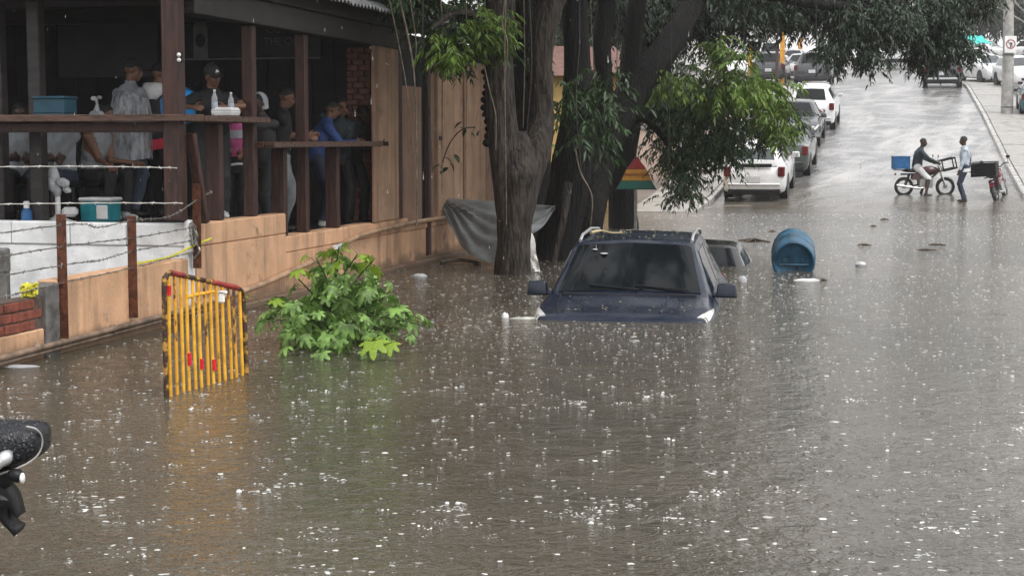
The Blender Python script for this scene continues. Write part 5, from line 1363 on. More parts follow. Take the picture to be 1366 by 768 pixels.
tC = thing('street_tree', 'dark leaning tree whose trunk stands just left of the drowned suv', 'tree', W(742, 350, -.8))
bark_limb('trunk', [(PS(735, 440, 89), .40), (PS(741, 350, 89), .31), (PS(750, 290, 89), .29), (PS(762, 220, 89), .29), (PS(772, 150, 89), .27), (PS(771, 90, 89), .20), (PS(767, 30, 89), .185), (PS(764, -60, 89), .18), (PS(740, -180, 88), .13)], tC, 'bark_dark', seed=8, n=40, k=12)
bark_limb('limb', [(PS(757, 245, 92), .07), (PS(752, 290, 93), .05), (PS(742, 330, 93), .045), (PS(738, 350, 93), .05)], tC, 'bark', seed=21, n=9)
for b_ in ((790, 110, 93, 26, 18, .4, 26), (760, 125, 94, 24, 22, .3, 20), (795, 150, 93, 26, 20, .3, 24), (790, 185, 94, 22, 14, .25, 16), (810, 120, 93, 14, 20, .3, 10)): add_blob('C', *b_, L=.135)
add_blob('C', 770, -130, 86, 110, 50, 1.8, 150, L=.17)
crown('C', 'crown', 'leaf', tC)

tD = thing('street_tree', 'huge black tree leaning right, its canopy hanging over the whole street', 'tree', PS(786, 352, 80) - Vector((0, 0, .6)))
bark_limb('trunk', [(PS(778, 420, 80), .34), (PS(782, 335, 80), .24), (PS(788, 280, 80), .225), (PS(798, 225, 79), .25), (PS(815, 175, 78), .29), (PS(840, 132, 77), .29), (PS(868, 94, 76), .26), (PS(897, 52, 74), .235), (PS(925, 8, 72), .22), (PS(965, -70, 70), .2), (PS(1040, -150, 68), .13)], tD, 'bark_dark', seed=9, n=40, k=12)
bark_limb('limb', [(PS(808, 200, 79), .17), (PS(808, 130, 79), .15), (PS(803, 60, 79), .15), (PS(808, -10, 79), .15), (PS(790, -120, 80), .15)], tD, 'bark_dark', seed=10)
bark_limb('limb', [(PS(832, 150, 77), .17), (PS(842, 90, 77), .15), (PS(850, 10, 77), .15), (PS(870, -100, 76), .13)], tD, 'bark_dark', seed=11)
bark_limb('limb', [(PS(925, 8, 72), .17), (PS(1000, -10, 69), .14), (PS(1090, 5, 67), .11), (PS(1180, 15, 65), .08), (PS(1260, 30, 64), .05), (PS(1300, 70, 63), .02)], tD, 'bark_dark', seed=12, n=12)
bark_limb('limb', [(PS(830, 160, 75), .12), (PS(880, 150, 73), .09), (PS(940, 135, 71), .06), (PS(1000, 125, 70), .04), (PS(1040, 140, 69), .02)], tD, 'bark_dark', seed=13, n=12)
bark_limb('limb', [(PS(850, 150, 75), .07), (PS(885, 185, 73), .05), (PS(905, 230, 72), .02)], tD, 'bark_dark', seed=14, n=9)
for (p0, p1, p2) in (((1180, 15, 65), (1175, 50, 65), (1165, 90, 65)), ((1120, 8, 66), (1118, 50, 66), (1116, 88, 66)), ((1240, 26, 64), (1245, 60, 64), (1243, 95, 64)), ((960, 130, 71), (985, 170, 71), (990, 215, 71))):
    bark_limb('branch', [(PS(*p0), .04), (PS(*p1), .025), (PS(*p2), .01)], tD, 'bark_dark', seed=p0[0], n=7)
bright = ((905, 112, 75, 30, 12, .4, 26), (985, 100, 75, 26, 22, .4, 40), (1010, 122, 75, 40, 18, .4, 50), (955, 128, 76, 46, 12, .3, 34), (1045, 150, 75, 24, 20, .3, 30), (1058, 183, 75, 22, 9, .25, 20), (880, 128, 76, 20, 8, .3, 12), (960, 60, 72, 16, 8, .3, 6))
for b_ in bright: add_blob('Dbright', b_[0] - 8, b_[1] - 10, b_[2], b_[3] * .88, b_[4], b_[5], int(b_[6] * 1.5), L=.14, tw=.26)  # top of the low bough gets the brighter leaf green
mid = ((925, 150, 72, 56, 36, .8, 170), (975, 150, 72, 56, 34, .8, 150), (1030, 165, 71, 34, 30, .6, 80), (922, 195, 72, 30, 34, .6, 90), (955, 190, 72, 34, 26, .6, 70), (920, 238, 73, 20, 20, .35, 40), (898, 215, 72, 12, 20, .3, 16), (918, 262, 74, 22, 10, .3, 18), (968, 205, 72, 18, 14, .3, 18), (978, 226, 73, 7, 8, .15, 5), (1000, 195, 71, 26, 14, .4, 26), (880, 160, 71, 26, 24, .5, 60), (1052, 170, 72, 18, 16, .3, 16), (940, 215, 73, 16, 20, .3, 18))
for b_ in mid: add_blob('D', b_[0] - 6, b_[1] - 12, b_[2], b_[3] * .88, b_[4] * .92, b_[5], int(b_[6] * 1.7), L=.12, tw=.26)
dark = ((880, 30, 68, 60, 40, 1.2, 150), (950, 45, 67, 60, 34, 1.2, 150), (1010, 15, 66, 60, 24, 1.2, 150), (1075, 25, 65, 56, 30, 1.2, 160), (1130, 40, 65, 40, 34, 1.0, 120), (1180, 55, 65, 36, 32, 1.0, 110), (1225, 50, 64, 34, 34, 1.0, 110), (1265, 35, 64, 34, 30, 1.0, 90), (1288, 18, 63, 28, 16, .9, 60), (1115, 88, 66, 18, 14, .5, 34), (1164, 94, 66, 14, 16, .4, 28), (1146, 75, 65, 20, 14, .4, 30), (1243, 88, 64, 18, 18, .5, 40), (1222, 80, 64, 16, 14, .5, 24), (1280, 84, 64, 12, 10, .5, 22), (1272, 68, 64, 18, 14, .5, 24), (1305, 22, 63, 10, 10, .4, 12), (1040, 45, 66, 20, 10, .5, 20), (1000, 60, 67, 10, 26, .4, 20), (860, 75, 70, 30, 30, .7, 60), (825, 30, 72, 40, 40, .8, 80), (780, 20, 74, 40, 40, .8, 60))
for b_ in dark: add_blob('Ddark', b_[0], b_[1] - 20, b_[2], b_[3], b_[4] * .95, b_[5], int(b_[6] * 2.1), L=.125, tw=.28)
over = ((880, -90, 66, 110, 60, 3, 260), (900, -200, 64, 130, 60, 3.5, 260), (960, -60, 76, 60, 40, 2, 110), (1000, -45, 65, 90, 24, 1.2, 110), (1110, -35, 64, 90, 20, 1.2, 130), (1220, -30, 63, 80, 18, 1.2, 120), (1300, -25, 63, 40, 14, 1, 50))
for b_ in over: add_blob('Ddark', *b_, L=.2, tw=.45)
for (cx, cy, cz, rx, ry, rz, n_) in ((-.5, 19.5, 7.4, 3.0, 3.0, 1.0, 420), (1.4, 21.5, 7.8, 1.8, 3.2, 1.0, 360), (-.2, 14.5, 7.6, 1.8, 2.4, .9, 280), (-3.2, 17, 7.2, 2.2, 3.0, .9, 260), (-2.5, 11, 7.2, 2.6, 2.6, .9, 240), (3.0, 25.8, 7.6, 1.7, 2.0, .9, 260), (-7, 20, 7.4, 2.4, 3.4, 1.1, 420), (-9.0, 19, 7.6, 2.4, 3.0, 1.1, 400), (-5.5, 25, 7.4, 2.0, 3.0, 1.0, 300)):  # boughs above the frame, several added to darken glass and water reflections
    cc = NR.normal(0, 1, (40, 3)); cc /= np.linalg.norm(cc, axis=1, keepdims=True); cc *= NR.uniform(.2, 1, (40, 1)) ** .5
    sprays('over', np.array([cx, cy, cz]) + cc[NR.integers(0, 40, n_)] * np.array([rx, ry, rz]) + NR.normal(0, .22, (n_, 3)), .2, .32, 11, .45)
bark_limb('limb', [(PS(664, -60, 100), .17), (Vector((-2.5, 21.5, 6.2)), .14), (Vector((-6, 20, 7.2)), .1), (Vector((-8.5, 15.5, 7.5)), .05)], tA, 'bark', seed=33, n=10)  # unseen limb added to carry the boughs over the bar roof
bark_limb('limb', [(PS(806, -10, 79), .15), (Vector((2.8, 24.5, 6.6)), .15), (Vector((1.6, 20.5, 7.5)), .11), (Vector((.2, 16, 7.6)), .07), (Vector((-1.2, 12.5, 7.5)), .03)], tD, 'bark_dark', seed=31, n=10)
crown('over', 'added_overhead_bough', 'leaf_dark', tD)
crown('Dbright', 'bright_leaves', 'leaf_bright', tD, 'bright green leaves on top of the lowest bough'); crown('D', 'low_bough', 'leaf', tD, 'low bough of mid green drooping leaves over the parked hatchback'); crown('Ddark', 'crown', 'leaf_dark', tD)

tE = thing('street_tree', 'slim dark trunk right behind the triangular sign', 'tree', WG(832, 306) - Vector((0, 0, .2)))
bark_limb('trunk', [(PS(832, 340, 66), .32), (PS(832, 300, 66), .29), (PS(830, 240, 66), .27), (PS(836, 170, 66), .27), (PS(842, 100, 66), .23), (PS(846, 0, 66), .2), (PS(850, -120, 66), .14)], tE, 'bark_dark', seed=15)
add_blob('E', 850, -110, 65, 80, 40, 1.5, 110, L=.17); crown('E', 'crown', 'leaf_dark', tE)

# aerial roots hanging from the trees
roots = ((tA, 'root', ((527, -30), (540, 40), (551, 95), (553, 170), (556, 300)), 106, .016), (tA, 'root', ((544, -30), (550, 20), (553, 62), (552, 96)), 106, .010), (tA, 'root', ((512, -30), (530, 45), (543, 130), (552, 210)), 107, .009),
         (tA, 'root', ((583, -30), (589, 30), (590, 70), (588, 180), (590, 260)), 104, .012), (tA, 'root', ((604, -30), (598, 15), (590, 42)), 104, .008), (tA, 'root_dark', ((563, -30), (564, 60), (572, 120), (578, 230)), 105, .014),
         (tA, 'root', ((676, -30), (675, 60), (674, 160), (676, 300)), 106, .011), (tA, 'root', ((678, -20), (672, 30), (677, 60), (670, 120)), 107, .009), (tA, 'root', ((622, -20), (621, 60), (621, 160), (620, 265)), 104, .007),
         (tA, 'root_dark', ((706, -20), (708, 90), (702, 200)), 105, .009), (tA, 'root', ((645, 88), (655, 120), (660, 155), (662, 200)), 107, .010), (tA, 'root', ((697, -20), (699, 80), (698, 170)), 104, .007),
         (tC, 'root_dark', ((772, -20), (774, 60), (769, 140), (776, 240)), 96, .012), (tC, 'root', ((786, -20), (788, 50), (794, 110)), 95, .007), (tC, 'root', ((768, 200), (776, 230), (790, 262), (789, 305)), 96, .013),
         (tD, 'root_dark', ((896, -20), (895, 90), (893, 180), (892, 262)), 78, .010), (tD, 'root_dark', ((960, -20), (961, 90), (958, 160)), 76, .009), (tD, 'root_dark', ((1008, -20), (1007, 40), (1009, 95)), 75, .008), (tD, 'root_dark', ((880, -20), (882, 40), (877, 90)), 77, .009), (tD, 'root_dark', ((826, -20), (824, 60), (822, 150)), 84, .010))
for tr, mt, pts_, s_, r_ in roots:
    q = MB(); ps = spline([PS(x, y, s_) + Vector((rnd.uniform(-.02, .02), rnd.uniform(-.05, .05), 0)) for x, y in pts_], 7); q.tube(ps, list(np.linspace(r_, r_ * .55, len(ps))), 6); q.build('aerial_root', M[mt], tr, 'w', smooth=60)
for px in (870, 905, 925, 990, 1035, 1062, 1088, 1122, 1150, 1190, 1215):
    q = MB(); y1 = rnd.uniform(30, 100); q.tube(spline([PS(px, -20, 74), PS(px + rnd.uniform(-3, 3), y1 * .5, 74), PS(px + rnd.uniform(-4, 4), y1, 74)], 4), .006, 5); q.build('aerial_root', M['root_dark'], tD, 'w')

# sprig growing out of the cladding
sg2 = thing('wall_sprig', 'thin leafy sprig growing out of the plywood cladding', 'plant', PS(592, 222, 88))
q = MB(); q.tube(spline([PS(588, 228, 88), PS(594, 205, 90), PS(604, 185, 91), PS(618, 172, 92), PS(634, 170, 92)], 4), .010, 6); q.build('stem', M['stick'], sg2, 'w')
lf = None
def simple_leaf(L, wd):
    q = MB(); n_ = 7; top = []
    for i in range(n_):
        u = i / (n_ - 1); ww = wd * .5 * math.sin(math.pi * min(1, u * .92 + .04)) ** .8; z = -.35 * L * u * u
        top += [(-ww, u * L, z + ww * .25), (0, u * L, z), (ww, u * L, z + ww * .25)]
    fs = []
    for i in range(n_ - 1):
        for j in range(2): fs.append((i * 3 + j, i * 3 + j + 1, i * 3 + 4 + j, i * 3 + 3 + j))
    q.add(top, fs); return q
for k, (px, py) in enumerate(((592, 210), (600, 217), (606, 206), (598, 224), (588, 220), (612, 170), (622, 172), (634, 171), (640, 174), (628, 178), (616, 163))):
    if k == 0: o = simple_leaf(.14, .075).build('leaf', M['leaf'], sg2, 'l', smooth=60); lf = o.data
    else: o = bpy.data.objects.new('leaf', lf); C.objects.link(o); o.parent = sg2
    o.location = PS(px, py, 91) - MATW[sg2.name].to_translation(); o.rotation_euler = (R(rnd.uniform(-60, -10)), R(rnd.uniform(-40, 40)), rnd.uniform(0, 6.28)); o.scale = (1, 1, 1)

# ------------------------------------------------------------------ bush with big lobed leaves
BUSH = 1
bu = thing('flooded_bush', 'bright green bush with large lobed leaves rising out of the flood', 'bush', W(455, 462, -.3))
def lobed_leaf(droop=.5):
    q = MB(); lob = [(-150, .42), (-105, .66), (-58, .86), (-18, 1.0), (18, 1.0), (58, .86), (105, .66), (150, .42)]
    lob = [(-140, .5), (-88, .78), (-42, .95), (0, 1.06), (42, .95), (88, .78), (140, .5)]
    def P(r, a, lift=0):
        x, y = r * math.sin(R(a)), r * math.cos(R(a)); return (x, y, -droop * r * r * .8 + lift)
    v = [(0, 0, 0)]; f = []
    for i, (a, r) in enumerate(lob):
        mid = P(r * .52, a, .035 * r); o = len(v)
        prev = P(.55, a - 23); nxt = P(.55, a + 23)
        v += [mid, P(r, a), P(r * .72, a - 13), P(r * .72, a + 13), prev, nxt, P(r * .60, a - 17), P(r * .60, a + 17), P(r * .87, a - 8.5), P(r * .87, a + 8.5)]
        f += [(0, o + 4, o), (0, o, o + 5), (o + 4, o + 6, o), (o, o + 7, o + 5), (o + 6, o + 2, o), (o, o + 3, o + 7), (o, o + 2, o + 8), (o, o + 8, o + 1), (o, o + 1, o + 9), (o, o + 9, o + 3)]
    q.add(v, f); return q
protos = []
for dr_ in (.35, .65, 1.0):
    o = lobed_leaf(dr_).build('leaf', M['bush_leaf'], bu, 'l'); me = o.data; bpy.data.objects.remove(o)
    bmx = bmesh.new(); bmx.from_mesh(me); bmesh.ops.remove_doubles(bmx, verts=bmx.verts, dist=.001); bmx.to_mesh(me); bmx.free()
    me.polygons.foreach_set('use_smooth', [True] * len(me.polygons)); protos.append(me)
me_new = protos[0].copy(); me_new.materials.clear(); me_new.materials.append(M['bush_leaf_new'])
root_b = W(452, 462, -.3)
tips = [(452, 330, 0), (420, 345, .1), (500, 345, -.1), (475, 340, .15), (435, 365, -.15), (395, 372, .1), (505, 375, .05), (512, 400, .1), (460, 375, -.25), (400, 415, -.2), (365, 420, .1), (435, 420, -.4), (480, 420, -.4), (525, 425, .05), (548, 430, .2), (410, 445, -.45), (455, 448, -.55), (505, 448, -.45), (535, 445, -.2), (378, 440, -.2), (470, 395, .3), (430, 400, .35), (345, 408, .2), (350, 430, .1), (390, 400, -.1), (545, 415, -.1), (490, 370, -.3), (450, 350, .2), (520, 445, .15), (400, 460, -.35), (440, 462, -.5), (475, 460, -.5), (560, 432, 0)]
q = None
for k, (px, py, dy) in enumerate(tips):
    tip = PS(px, py, 157) + Vector((0, dy, 0)); b0 = root_b + Vector((rnd.uniform(-.15, .15), rnd.uniform(-.15, .15), 0))
    mid = b0.lerp(tip, .5) + Vector(((tip.x - b0.x) * -.12, 0, .08 + .1 * abs(tip.x - b0.x)))
    q = MB(); ps = spline([b0, mid, tip], 6); q.tube(ps, list(np.linspace(.013, .006, len(ps))), 6)
    nl = 8 if k != 22 else 5; specs = []
    for j in range(nl):
        u = 1 - j * .075; base = b0.lerp(mid, u * 2) if u < .5 else mid.lerp(tip, u * 2 - 1)
        az = j * 2.4 + rnd.uniform(-.4, .4) + k; ln_ = rnd.uniform(.08, .19) * (.7 + .1 * j)
        top = base + Vector((math.cos(az) * ln_, math.sin(az) * ln_, rnd.uniform(-.02, .09)))
        q.tube([base, base.lerp(top, .5) + Vector((0, 0, .02)), top], [.004, .003, .0025], 4); specs.append((top, az, j))
    q.build('stem', M['stem_green'], bu, 'w', smooth=60)
    for top, az, j in specs:
        young = (py < 350 and j < 3) or (k in (5, 14, 22) and j < 2)
        size = rnd.uniform(.11, .165) * (.72 if j < 2 else 1) * (.85 if py < 360 else 1)
        o = bpy.data.objects.new('leaf', me_new if young else rnd.choice(protos)); C.objects.link(o); o.parent = bu
        o.location = top - MATW[bu.name].to_translation(); o.scale = (size,) * 3
        o.rotation_euler = Matrix.Rotation(az - math.pi / 2 + rnd.uniform(-.4, .4), 3, 'Z').to_4x4().to_euler()
        o.rotation_euler.x = R(rnd.uniform(-60, -8)); o.rotation_euler.y = R(rnd.uniform(-18, 18))
for (px, py, sz) in ((498, 455, .17), (520, 458, .12)):
    o = bpy.data.objects.new('leaf', me_new); C.objects.link(o); o.parent = bu; o['label'] = 'bright yellow green leaf lying low on the water side of the bush'
    o.location = PS(px, py, 165) - MATW[bu.name].to_translation(); o.scale = (sz,) * 3; o.rotation_euler = (R(-35), R(8), R(175))

# ------------------------------------------------------------------ far trees, bare tree, greenery between the trunks
def far_tree(name, label, p, h, r, seed, mt='leaf_far', L=.42, n=260, group='trees on the hill behind', lowc=.32):
    t = thing(name, label, 'tree', p, group=group); p = Vector(p); tr = random.Random(seed)
    bark_limb('trunk', [(p - Vector((0, 0, .5)), .28), (p + Vector((.1, 0, h * .35)), .2), (p + Vector((-.1, .1, h * .6)), .13), (p + Vector((0, 0, h * .85)), .05)], t, seed=seed, n=9, k=3)
    for k in range(5):
        a = tr.uniform(0, 6.28); bark_limb('branch', [(p + Vector((0, 0, h * .4)), .1), (p + Vector((math.cos(a) * r * .4, math.sin(a) * r * .4, h * .6)), .06), (p + Vector((math.cos(a) * r * .8, math.sin(a) * r * .8, h * .72)), .02)], t, seed=seed + k, n=6, k=2)
    for k in range(7):
        a = tr.uniform(0, 6.28); rr = tr.uniform(.1, .75) * r; c = np.array(p + Vector((math.cos(a) * rr, math.sin(a) * rr, h * tr.uniform(lowc, .88))))
        m_ = n // 7; cc = NR.normal(0, 1, (m_, 3)); cc /= np.linalg.norm(cc, axis=1, keepdims=True); cc *= NR.uniform(.3, 1, (m_, 1)) ** .5
        sprays('far', c + cc * np.array([r * .5, r * .5, h * .19]), L, .42, 10, L * 2.2, .4, outward=cc)
    crown('far', 'crown', mt, t)
ft = (((-30, 140), 9, 5), ((-24, 146), 8.5, 5), ((-19, 120), 6.5, 3.6), ((-13, 142), 8, 5), ((-8, 150), 8, 5), ((-3, 160), 8, 5), ((1.5, 152), 7.5, 4.5), ((4.5, 142), 7.5, 4.2), ((7.5, 146), 8, 5), ((8.2, 113), 6.2, 3.4), ((15, 128), 8, 5), ((20, 132), 9, 5))
lab = ('broad dark tree at the far left of the hill top', 'tall dark tree behind the white house', 'small dense tree left of the white house', 'tall tree right of the white house', 'dark tree behind the parked dark suvs', 'dark tree closing the top of the street', 'dense tree behind the white lorry', 'dark tree right of the lorry', 'dark tree behind the pale low building', 'tree behind the yard of white cars', 'tall tree right of the yard', 'dark tree at the far right of the hill')
for k, ((b, a), h_, r_) in enumerate(ft): far_tree('hill_tree', lab[k], st(b, a, ground(a) + max(0, abs(b + 1.5) - 30) * .1), h_, r_, 40 + k)
far_tree('garden_tree', 'pale green leafy shrub tree between the dark trunks before the yellow house', st(-9.4, 37, -.4), 4.2, 1.5, 71, 'leaf_bright', .16, 260, 'garden trees on the left')
far_tree('garden_tree', 'mid green garden tree behind the triangular sign', st(-9.8, 46, .2), 6.5, 2.4, 72, 'leaf', .2, 420, 'garden trees on the left')
far_tree('garden_tree', 'dark garden tree above the yellow house roof', st(-13, 52, .3), 8, 3.2, 73, 'leaf_far', .26, 420, 'garden trees on the left')
far_tree('garden_tree', 'dark tree behind the pinkish garden wall', st(-10.5, 62, 1.5), 7, 2.8, 74, 'leaf_far', .26, 380, 'garden trees on the left')
bt_ = thing('bare_tree', 'leafless pale twiggy tree at the upper right corner', 'tree', st(5.0, 78, ground(78)))
def twig(p, d, L, r, depth, q):
    e = p + d * L; mid = p.lerp(e, .5) + Vector((rnd.uniform(-.05, .05), 0, rnd.uniform(-.05, .05))) * L
    q.tube([p, mid, e], [r, r * .8, r * .6], 5)
    if depth:
        for _ in range(3):
            dd = (d + Vector((rnd.uniform(-.7, .7), rnd.uniform(-.5, .5), rnd.uniform(-.5, .6)))).normalized(); twig(p.lerp(e, rnd.uniform(.45, 1)), dd, L * rnd.uniform(.55, .8), r * .6, depth - 1, q)
q = MB(); bs = st(5.0, 78, ground(78))
q.tube([bs - Vector((0, 0, .4)), bs + Vector((-.1, 0, 1.6)), bs + Vector((-.3, 0, 3.9))], [.16, .12, .1], 9)
q.build('trunk', M['root'], bt_, 'w', smooth=60)
for k in range(6):
    q = MB(); twig(bs + Vector((-.25, 0, 2.9 + .18 * k)), Vector((rnd.uniform(-1.3, .6), rnd.uniform(-.3, .3), rnd.uniform(.1, 1.1))).normalized(), 1.7, .05, 3, q); q.build('branch', mat('pale_bare_bark', (.30, .28, .26), .6, var=.3) if k == 0 else bpy.data.materials['pale_bare_bark'], bt_, 'w', smooth=60)

# ------------------------------------------------------------------ tarpaulin and cloth
def cloth_sheet(name, label, cat, top, bot, sfn, mt, nu=36, nv=14, fold=.02, seed=0):
    vs = []; xs = np.linspace(0, 1, len(top)); xb = np.linspace(0, 1, len(bot))
    for i in range(nu + 1):
        u = i / nu
        t = (np.interp(u, xs, [p[0] for p in top]), np.interp(u, xs, [p[1] for p in top])); b = (np.interp(u, xb, [p[0] for p in bot]), np.interp(u, xb, [p[1] for p in bot]))
        for j in range(nv + 1):
            v = j / nv; p = PS(lerp(t[0], b[0], v), lerp(t[1], b[1], v), sfn(u, v))
            th_ = math.atan2(v * .8, u + .06); n_ = fold * (.9 * math.sin(th_ * 24 + seed + 2 * mnoise.noise(Vector((u * 3, v * 3, seed)))) * min(1, 2.2 * (u + v)) + .4 * math.sin(9 * u + 14 * v * (u - .4) + 3 * v + seed) + .6 * mnoise.noise(Vector((u * 7, v * 9, seed)))) * min(1, 4 * v, 4 * u + .2)
            vs.append(p + Vector((0, -n_, n_ * .5)))
    N = len(vs); fs = [(i * (nv + 1) + j, (i + 1) * (nv + 1) + j, (i + 1) * (nv + 1) + j + 1, i * (nv + 1) + j + 1) for i in range(nu) for j in range(nv)]
    vs += [v + Vector((0, .008, .004)) for v in vs]; fs += [tuple(reversed([a + N for a in f_])) for f_ in fs]
    q = MB(); q.add(vs, fs); o = q.build(name, M[mt], None, 'w', smooth=70); return tag(o, label, cat)
cloth_sheet('tarpaulin', 'sagging grey tarpaulin slung between the bar wall and the trees', 'tarpaulin', [(583, 263), (612, 266), (650, 268), (690, 271), (715, 273), (740, 275)], [(584, 266), (598, 298), (614, 326), (632, 344), (655, 350), (680, 344), (700, 326), (714, 310), (728, 296), (741, 279)], lambda u, v: lerp(87, 90, u) + 7 * math.sin(math.pi * u) * v, 'tarp', 60, 24, .05)
cloth_sheet('hanging_cloth', 'pale dirty cloth hanging down behind the forked trunk', 'cloth', [(700, 316), (706, 311), (711, 318)], [(696, 366), (708, 364), (721, 362)], lambda u, v: 97 + 2 * v, 'cloth_white', 14, 14, .03, 2)
q = MB(); q.ball(PS(703, 330, 98), (.12, .10, .24), 14, 9); q.ball(PS(700, 312, 98), (.07, .07, .12), 12, 7)
tag(q.build('rubbish_sack', M['cloth_white'], None, 'w', smooth=70), 'dirty white sack slumped against the forked trunk', 'sack')
q = MB()
for k in range(11): q.ball(PS(651 + 2.5 * math.sin(k), 96 + k * 9.5, 90), (.11 - .004 * k, .05, .062), 12, 6, Matrix.Rotation(.2 * math.sin(k * 2), 3, 'Y'))
tag(q.build('ribbed_hose', M['blackp'], None, 'w', smooth=40), 'black ribbed bundle hanging on the cladding behind the forked trunk', 'hose')

# ================================================================== PEOPLE
def capsule(q, p0, r0, p1, r1, n=10):
    p0 = Vector(p0); p1 = Vector(p1); d = p1 - p0; L = d.length
    t = d / L if L > 1e-6 else Vector((0, 0, 1)); x = t.cross(Vector((0.3, .2, 1)))
    if x.length < .05: x = t.cross(Vector((1, 0, 0)))
    x.normalize(); y = t.cross(x); loops = []
    for a in (-80, -50, -20): loops.append((p0 + t * r0 * math.sin(R(a)), r0 * math.cos(R(a))))
    for a in (20, 50, 80): loops.append((p1 + t * r1 * math.sin(R(a)), r1 * math.cos(R(a))))
    q.rings([[c + (x * math.cos(2 * math.pi * j / n) + y * math.sin(2 * math.pi * j / n)) * r for j in range(n)] for c, r in loops])
def ik(a, c, l1, l2, pole):
    a = Vector(a); c = Vector(c); d = c - a; D = min(d.length, (l1 + l2) * .995); t = d.normalized(); c = a + t * D
    k = (l1 * l1 - l2 * l2 + D * D) / (2 * D); h = math.sqrt(max(l1 * l1 - k * k, 0)); p = Vector(pole); p = p - t * p.dot(t)
    p = p.normalized() if p.length > 1e-5 else Vector((1, 0, 0))
    return a + t * k + p * h, c
def person(label, loc, yaw, H=1.72, lean=5, side=0, twist=0, head=(0, 5), hl=None, hr=None, el=(.6, -.8, -.2), er=(-.6, -.8, -.2), fl=(-.10, .02, 8), fr=(.10, -.02, -8),
           pelvis=(0, 0, None), knee=(0, 1, 0), shirt='charcoal', pants='navy', shoe='shoe_dark', skin='skin', sleeve='long', legs='long', bulk=1.0, vox=.0115, group=None, curl=.9, hair='short', extras=None, seed=0):
    k = H / 1.72
    t = thing('person', label, 'person', loc, yaw, group)
    Vk = lambda x, y, z: Vector((x, y, z)) * k
    pz = pelvis[2] if pelvis[2] is not None else .925
    pel = Vk(pelvis[0], pelvis[1], pz)
    rot = lambda f: Matrix.Rotation(R(-lean) * f, 3, 'X') @ Matrix.Rotation(R(side) * f, 3, 'Y')
    tw = Matrix.Rotation(R(twist), 3, 'Z')
    q = MB(); cl = []                        # classification capsules: p0 r0 p1 r1 zone
    b = bulk
    # torso, bending along the spine
    secs = [(-.11, .13, .10), (-.03, .165 * b, .118 * b), (.06, .158 * b, .112 * b), (.15, .145 * b, .108 * b), (.28, .165 * b, .122 * b), (.39, .182 * b, .115 * b), (.455, .165, .088), (.495, .105, .07), (.525, .062, .06)]
    loops = []; cen = []; c = pel.copy(); pz_ = -.11
    for z, rx, ry in secs:
        f = max(0, min(1, (z + .02) / .32)); m = rot(f) @ (tw if z > .2 else Matrix.Rotation(R(twist) * max(0, min(1, z / .2)), 3, 'Z'))
        c = c + m @ Vector((0, 0, (z - pz_) * k)); pz_ = z
        if z == -.11: c = pel + Vector((0, 0, -.11 * k))
        cen.append((c.copy(), m)); loops.append([c + m @ Vector((rx * k * math.cos(a), ry * k * math.sin(a), 0)) for a in np.linspace(0, 2 * math.pi, 19)[:-1]])
    q.rings(loops)
    cl.append((cen[1][0] + Vector((0, 0, .02 * k)), .13 * k, cen[6][0], .12 * k, 'shirt')); cl.append((cen[0][0], .12 * k, cen[1][0] - Vector((0, 0, .03 * k)), .14 * k, 'pants'))
    cm, mm = cen[6]
    nk = cen[8][0]
    hm = rot(1) @ tw @ Matrix.Rotation(R(head[0]), 3, 'Z') @ Matrix.Rotation(R(-head[1] + lean * .55), 3, 'X')
    hc = nk + (rot(.7) @ Vector((0, .015, .135))) * k + hm @ Vector((0, .02, .02)) * k
    HP = lambda x, y, z: hc + hm @ Vector((x, y, z)) * k
    capsule(q, nk - Vector((0, 0, .05 * k)), .058 * k, HP(0, -.015, -.07), .053 * k); cl.append((nk + (hc - nk) * .2, .05 * k, hc, .06 * k, 'skin'))
    q.ball(HP(0, -.012, .03), (.073 * k, .094 * k, .086 * k), 16, 10, hm); cl.append((HP(0, 0, .02), .08 * k, HP(0, .03, -.06), .06 * k, 'skin'))
    q.ball(HP(0, .022, -.045), (.056 * k, .066 * k, .072 * k), 14, 9, hm); q.ball(HP(0, .065, -.092), (.026 * k, .022 * k, .02 * k), 8, 6, hm)
    capsule(q, HP(0, .088, .012), .010 * k, HP(0, .106, -.030), .015 * k, 8)                     # nose
    q.ball(HP(0, .086, -.060), (.026 * k, .013 * k, .011 * k), 8, 6, hm); q.ball(HP(0, .078, .030), (.05 * k, .014 * k, .010 * k), 8, 6, hm)
    for sx in (-1, 1): q.ball(HP(.076 * sx, -.008, -.005), (.010 * k, .020 * k, .032 * k), 8, 6, hm); q.ball(HP(.04 * sx, .062, -.025), (.022 * k, .02 * k, .02 * k), 8, 6, hm)
    frames = dict(head=(hc, hm), neck=nk, chest=cen[5], k=k, cen=cen)
    # arms
    for sx, tgt, pole, nm in ((-1, hl, el, 'l'), (1, hr, er, 'r')):
        sh = cm + mm @ Vector((.172 * sx, 0, -.03)) * k
        tg = Vk(*tgt) if tgt is not None else sh + Vk(.07 * sx, .06, -.52)
        pole = (pole[0] * (1), pole[1], pole[2]) if tgt is not None else (.2 * sx, -1, 0)
        e, wv = ik(sh, tg, .285 * k, .255 * k, pole)
        rs = .058 if sleeve != 'none' else .05
        capsule(q, cm + mm @ Vector((.10 * sx, 0, -.035)) * k, .07 * k, sh, (rs + .008) * k); capsule(q, sh, (rs + .004) * k, e, .046 * k if sleeve == 'long' else .040 * k); capsule(q, e, .044 * k if sleeve == 'long' else .038 * k, wv, .034 * k if sleeve == 'long' else .027 * k)
        zu = 'shirt' if sleeve in ('long', 'short') else 'skin'
        if sleeve == 'short': m_ = sh.lerp(e, .7); cl.append((sh, .06 * k, m_, .05 * k, 'shirt')); cl.append((m_, .04 * k, e, .04 * k, 'skin'))
        else: cl.append((sh, .06 * k, e, .046 * k, zu))
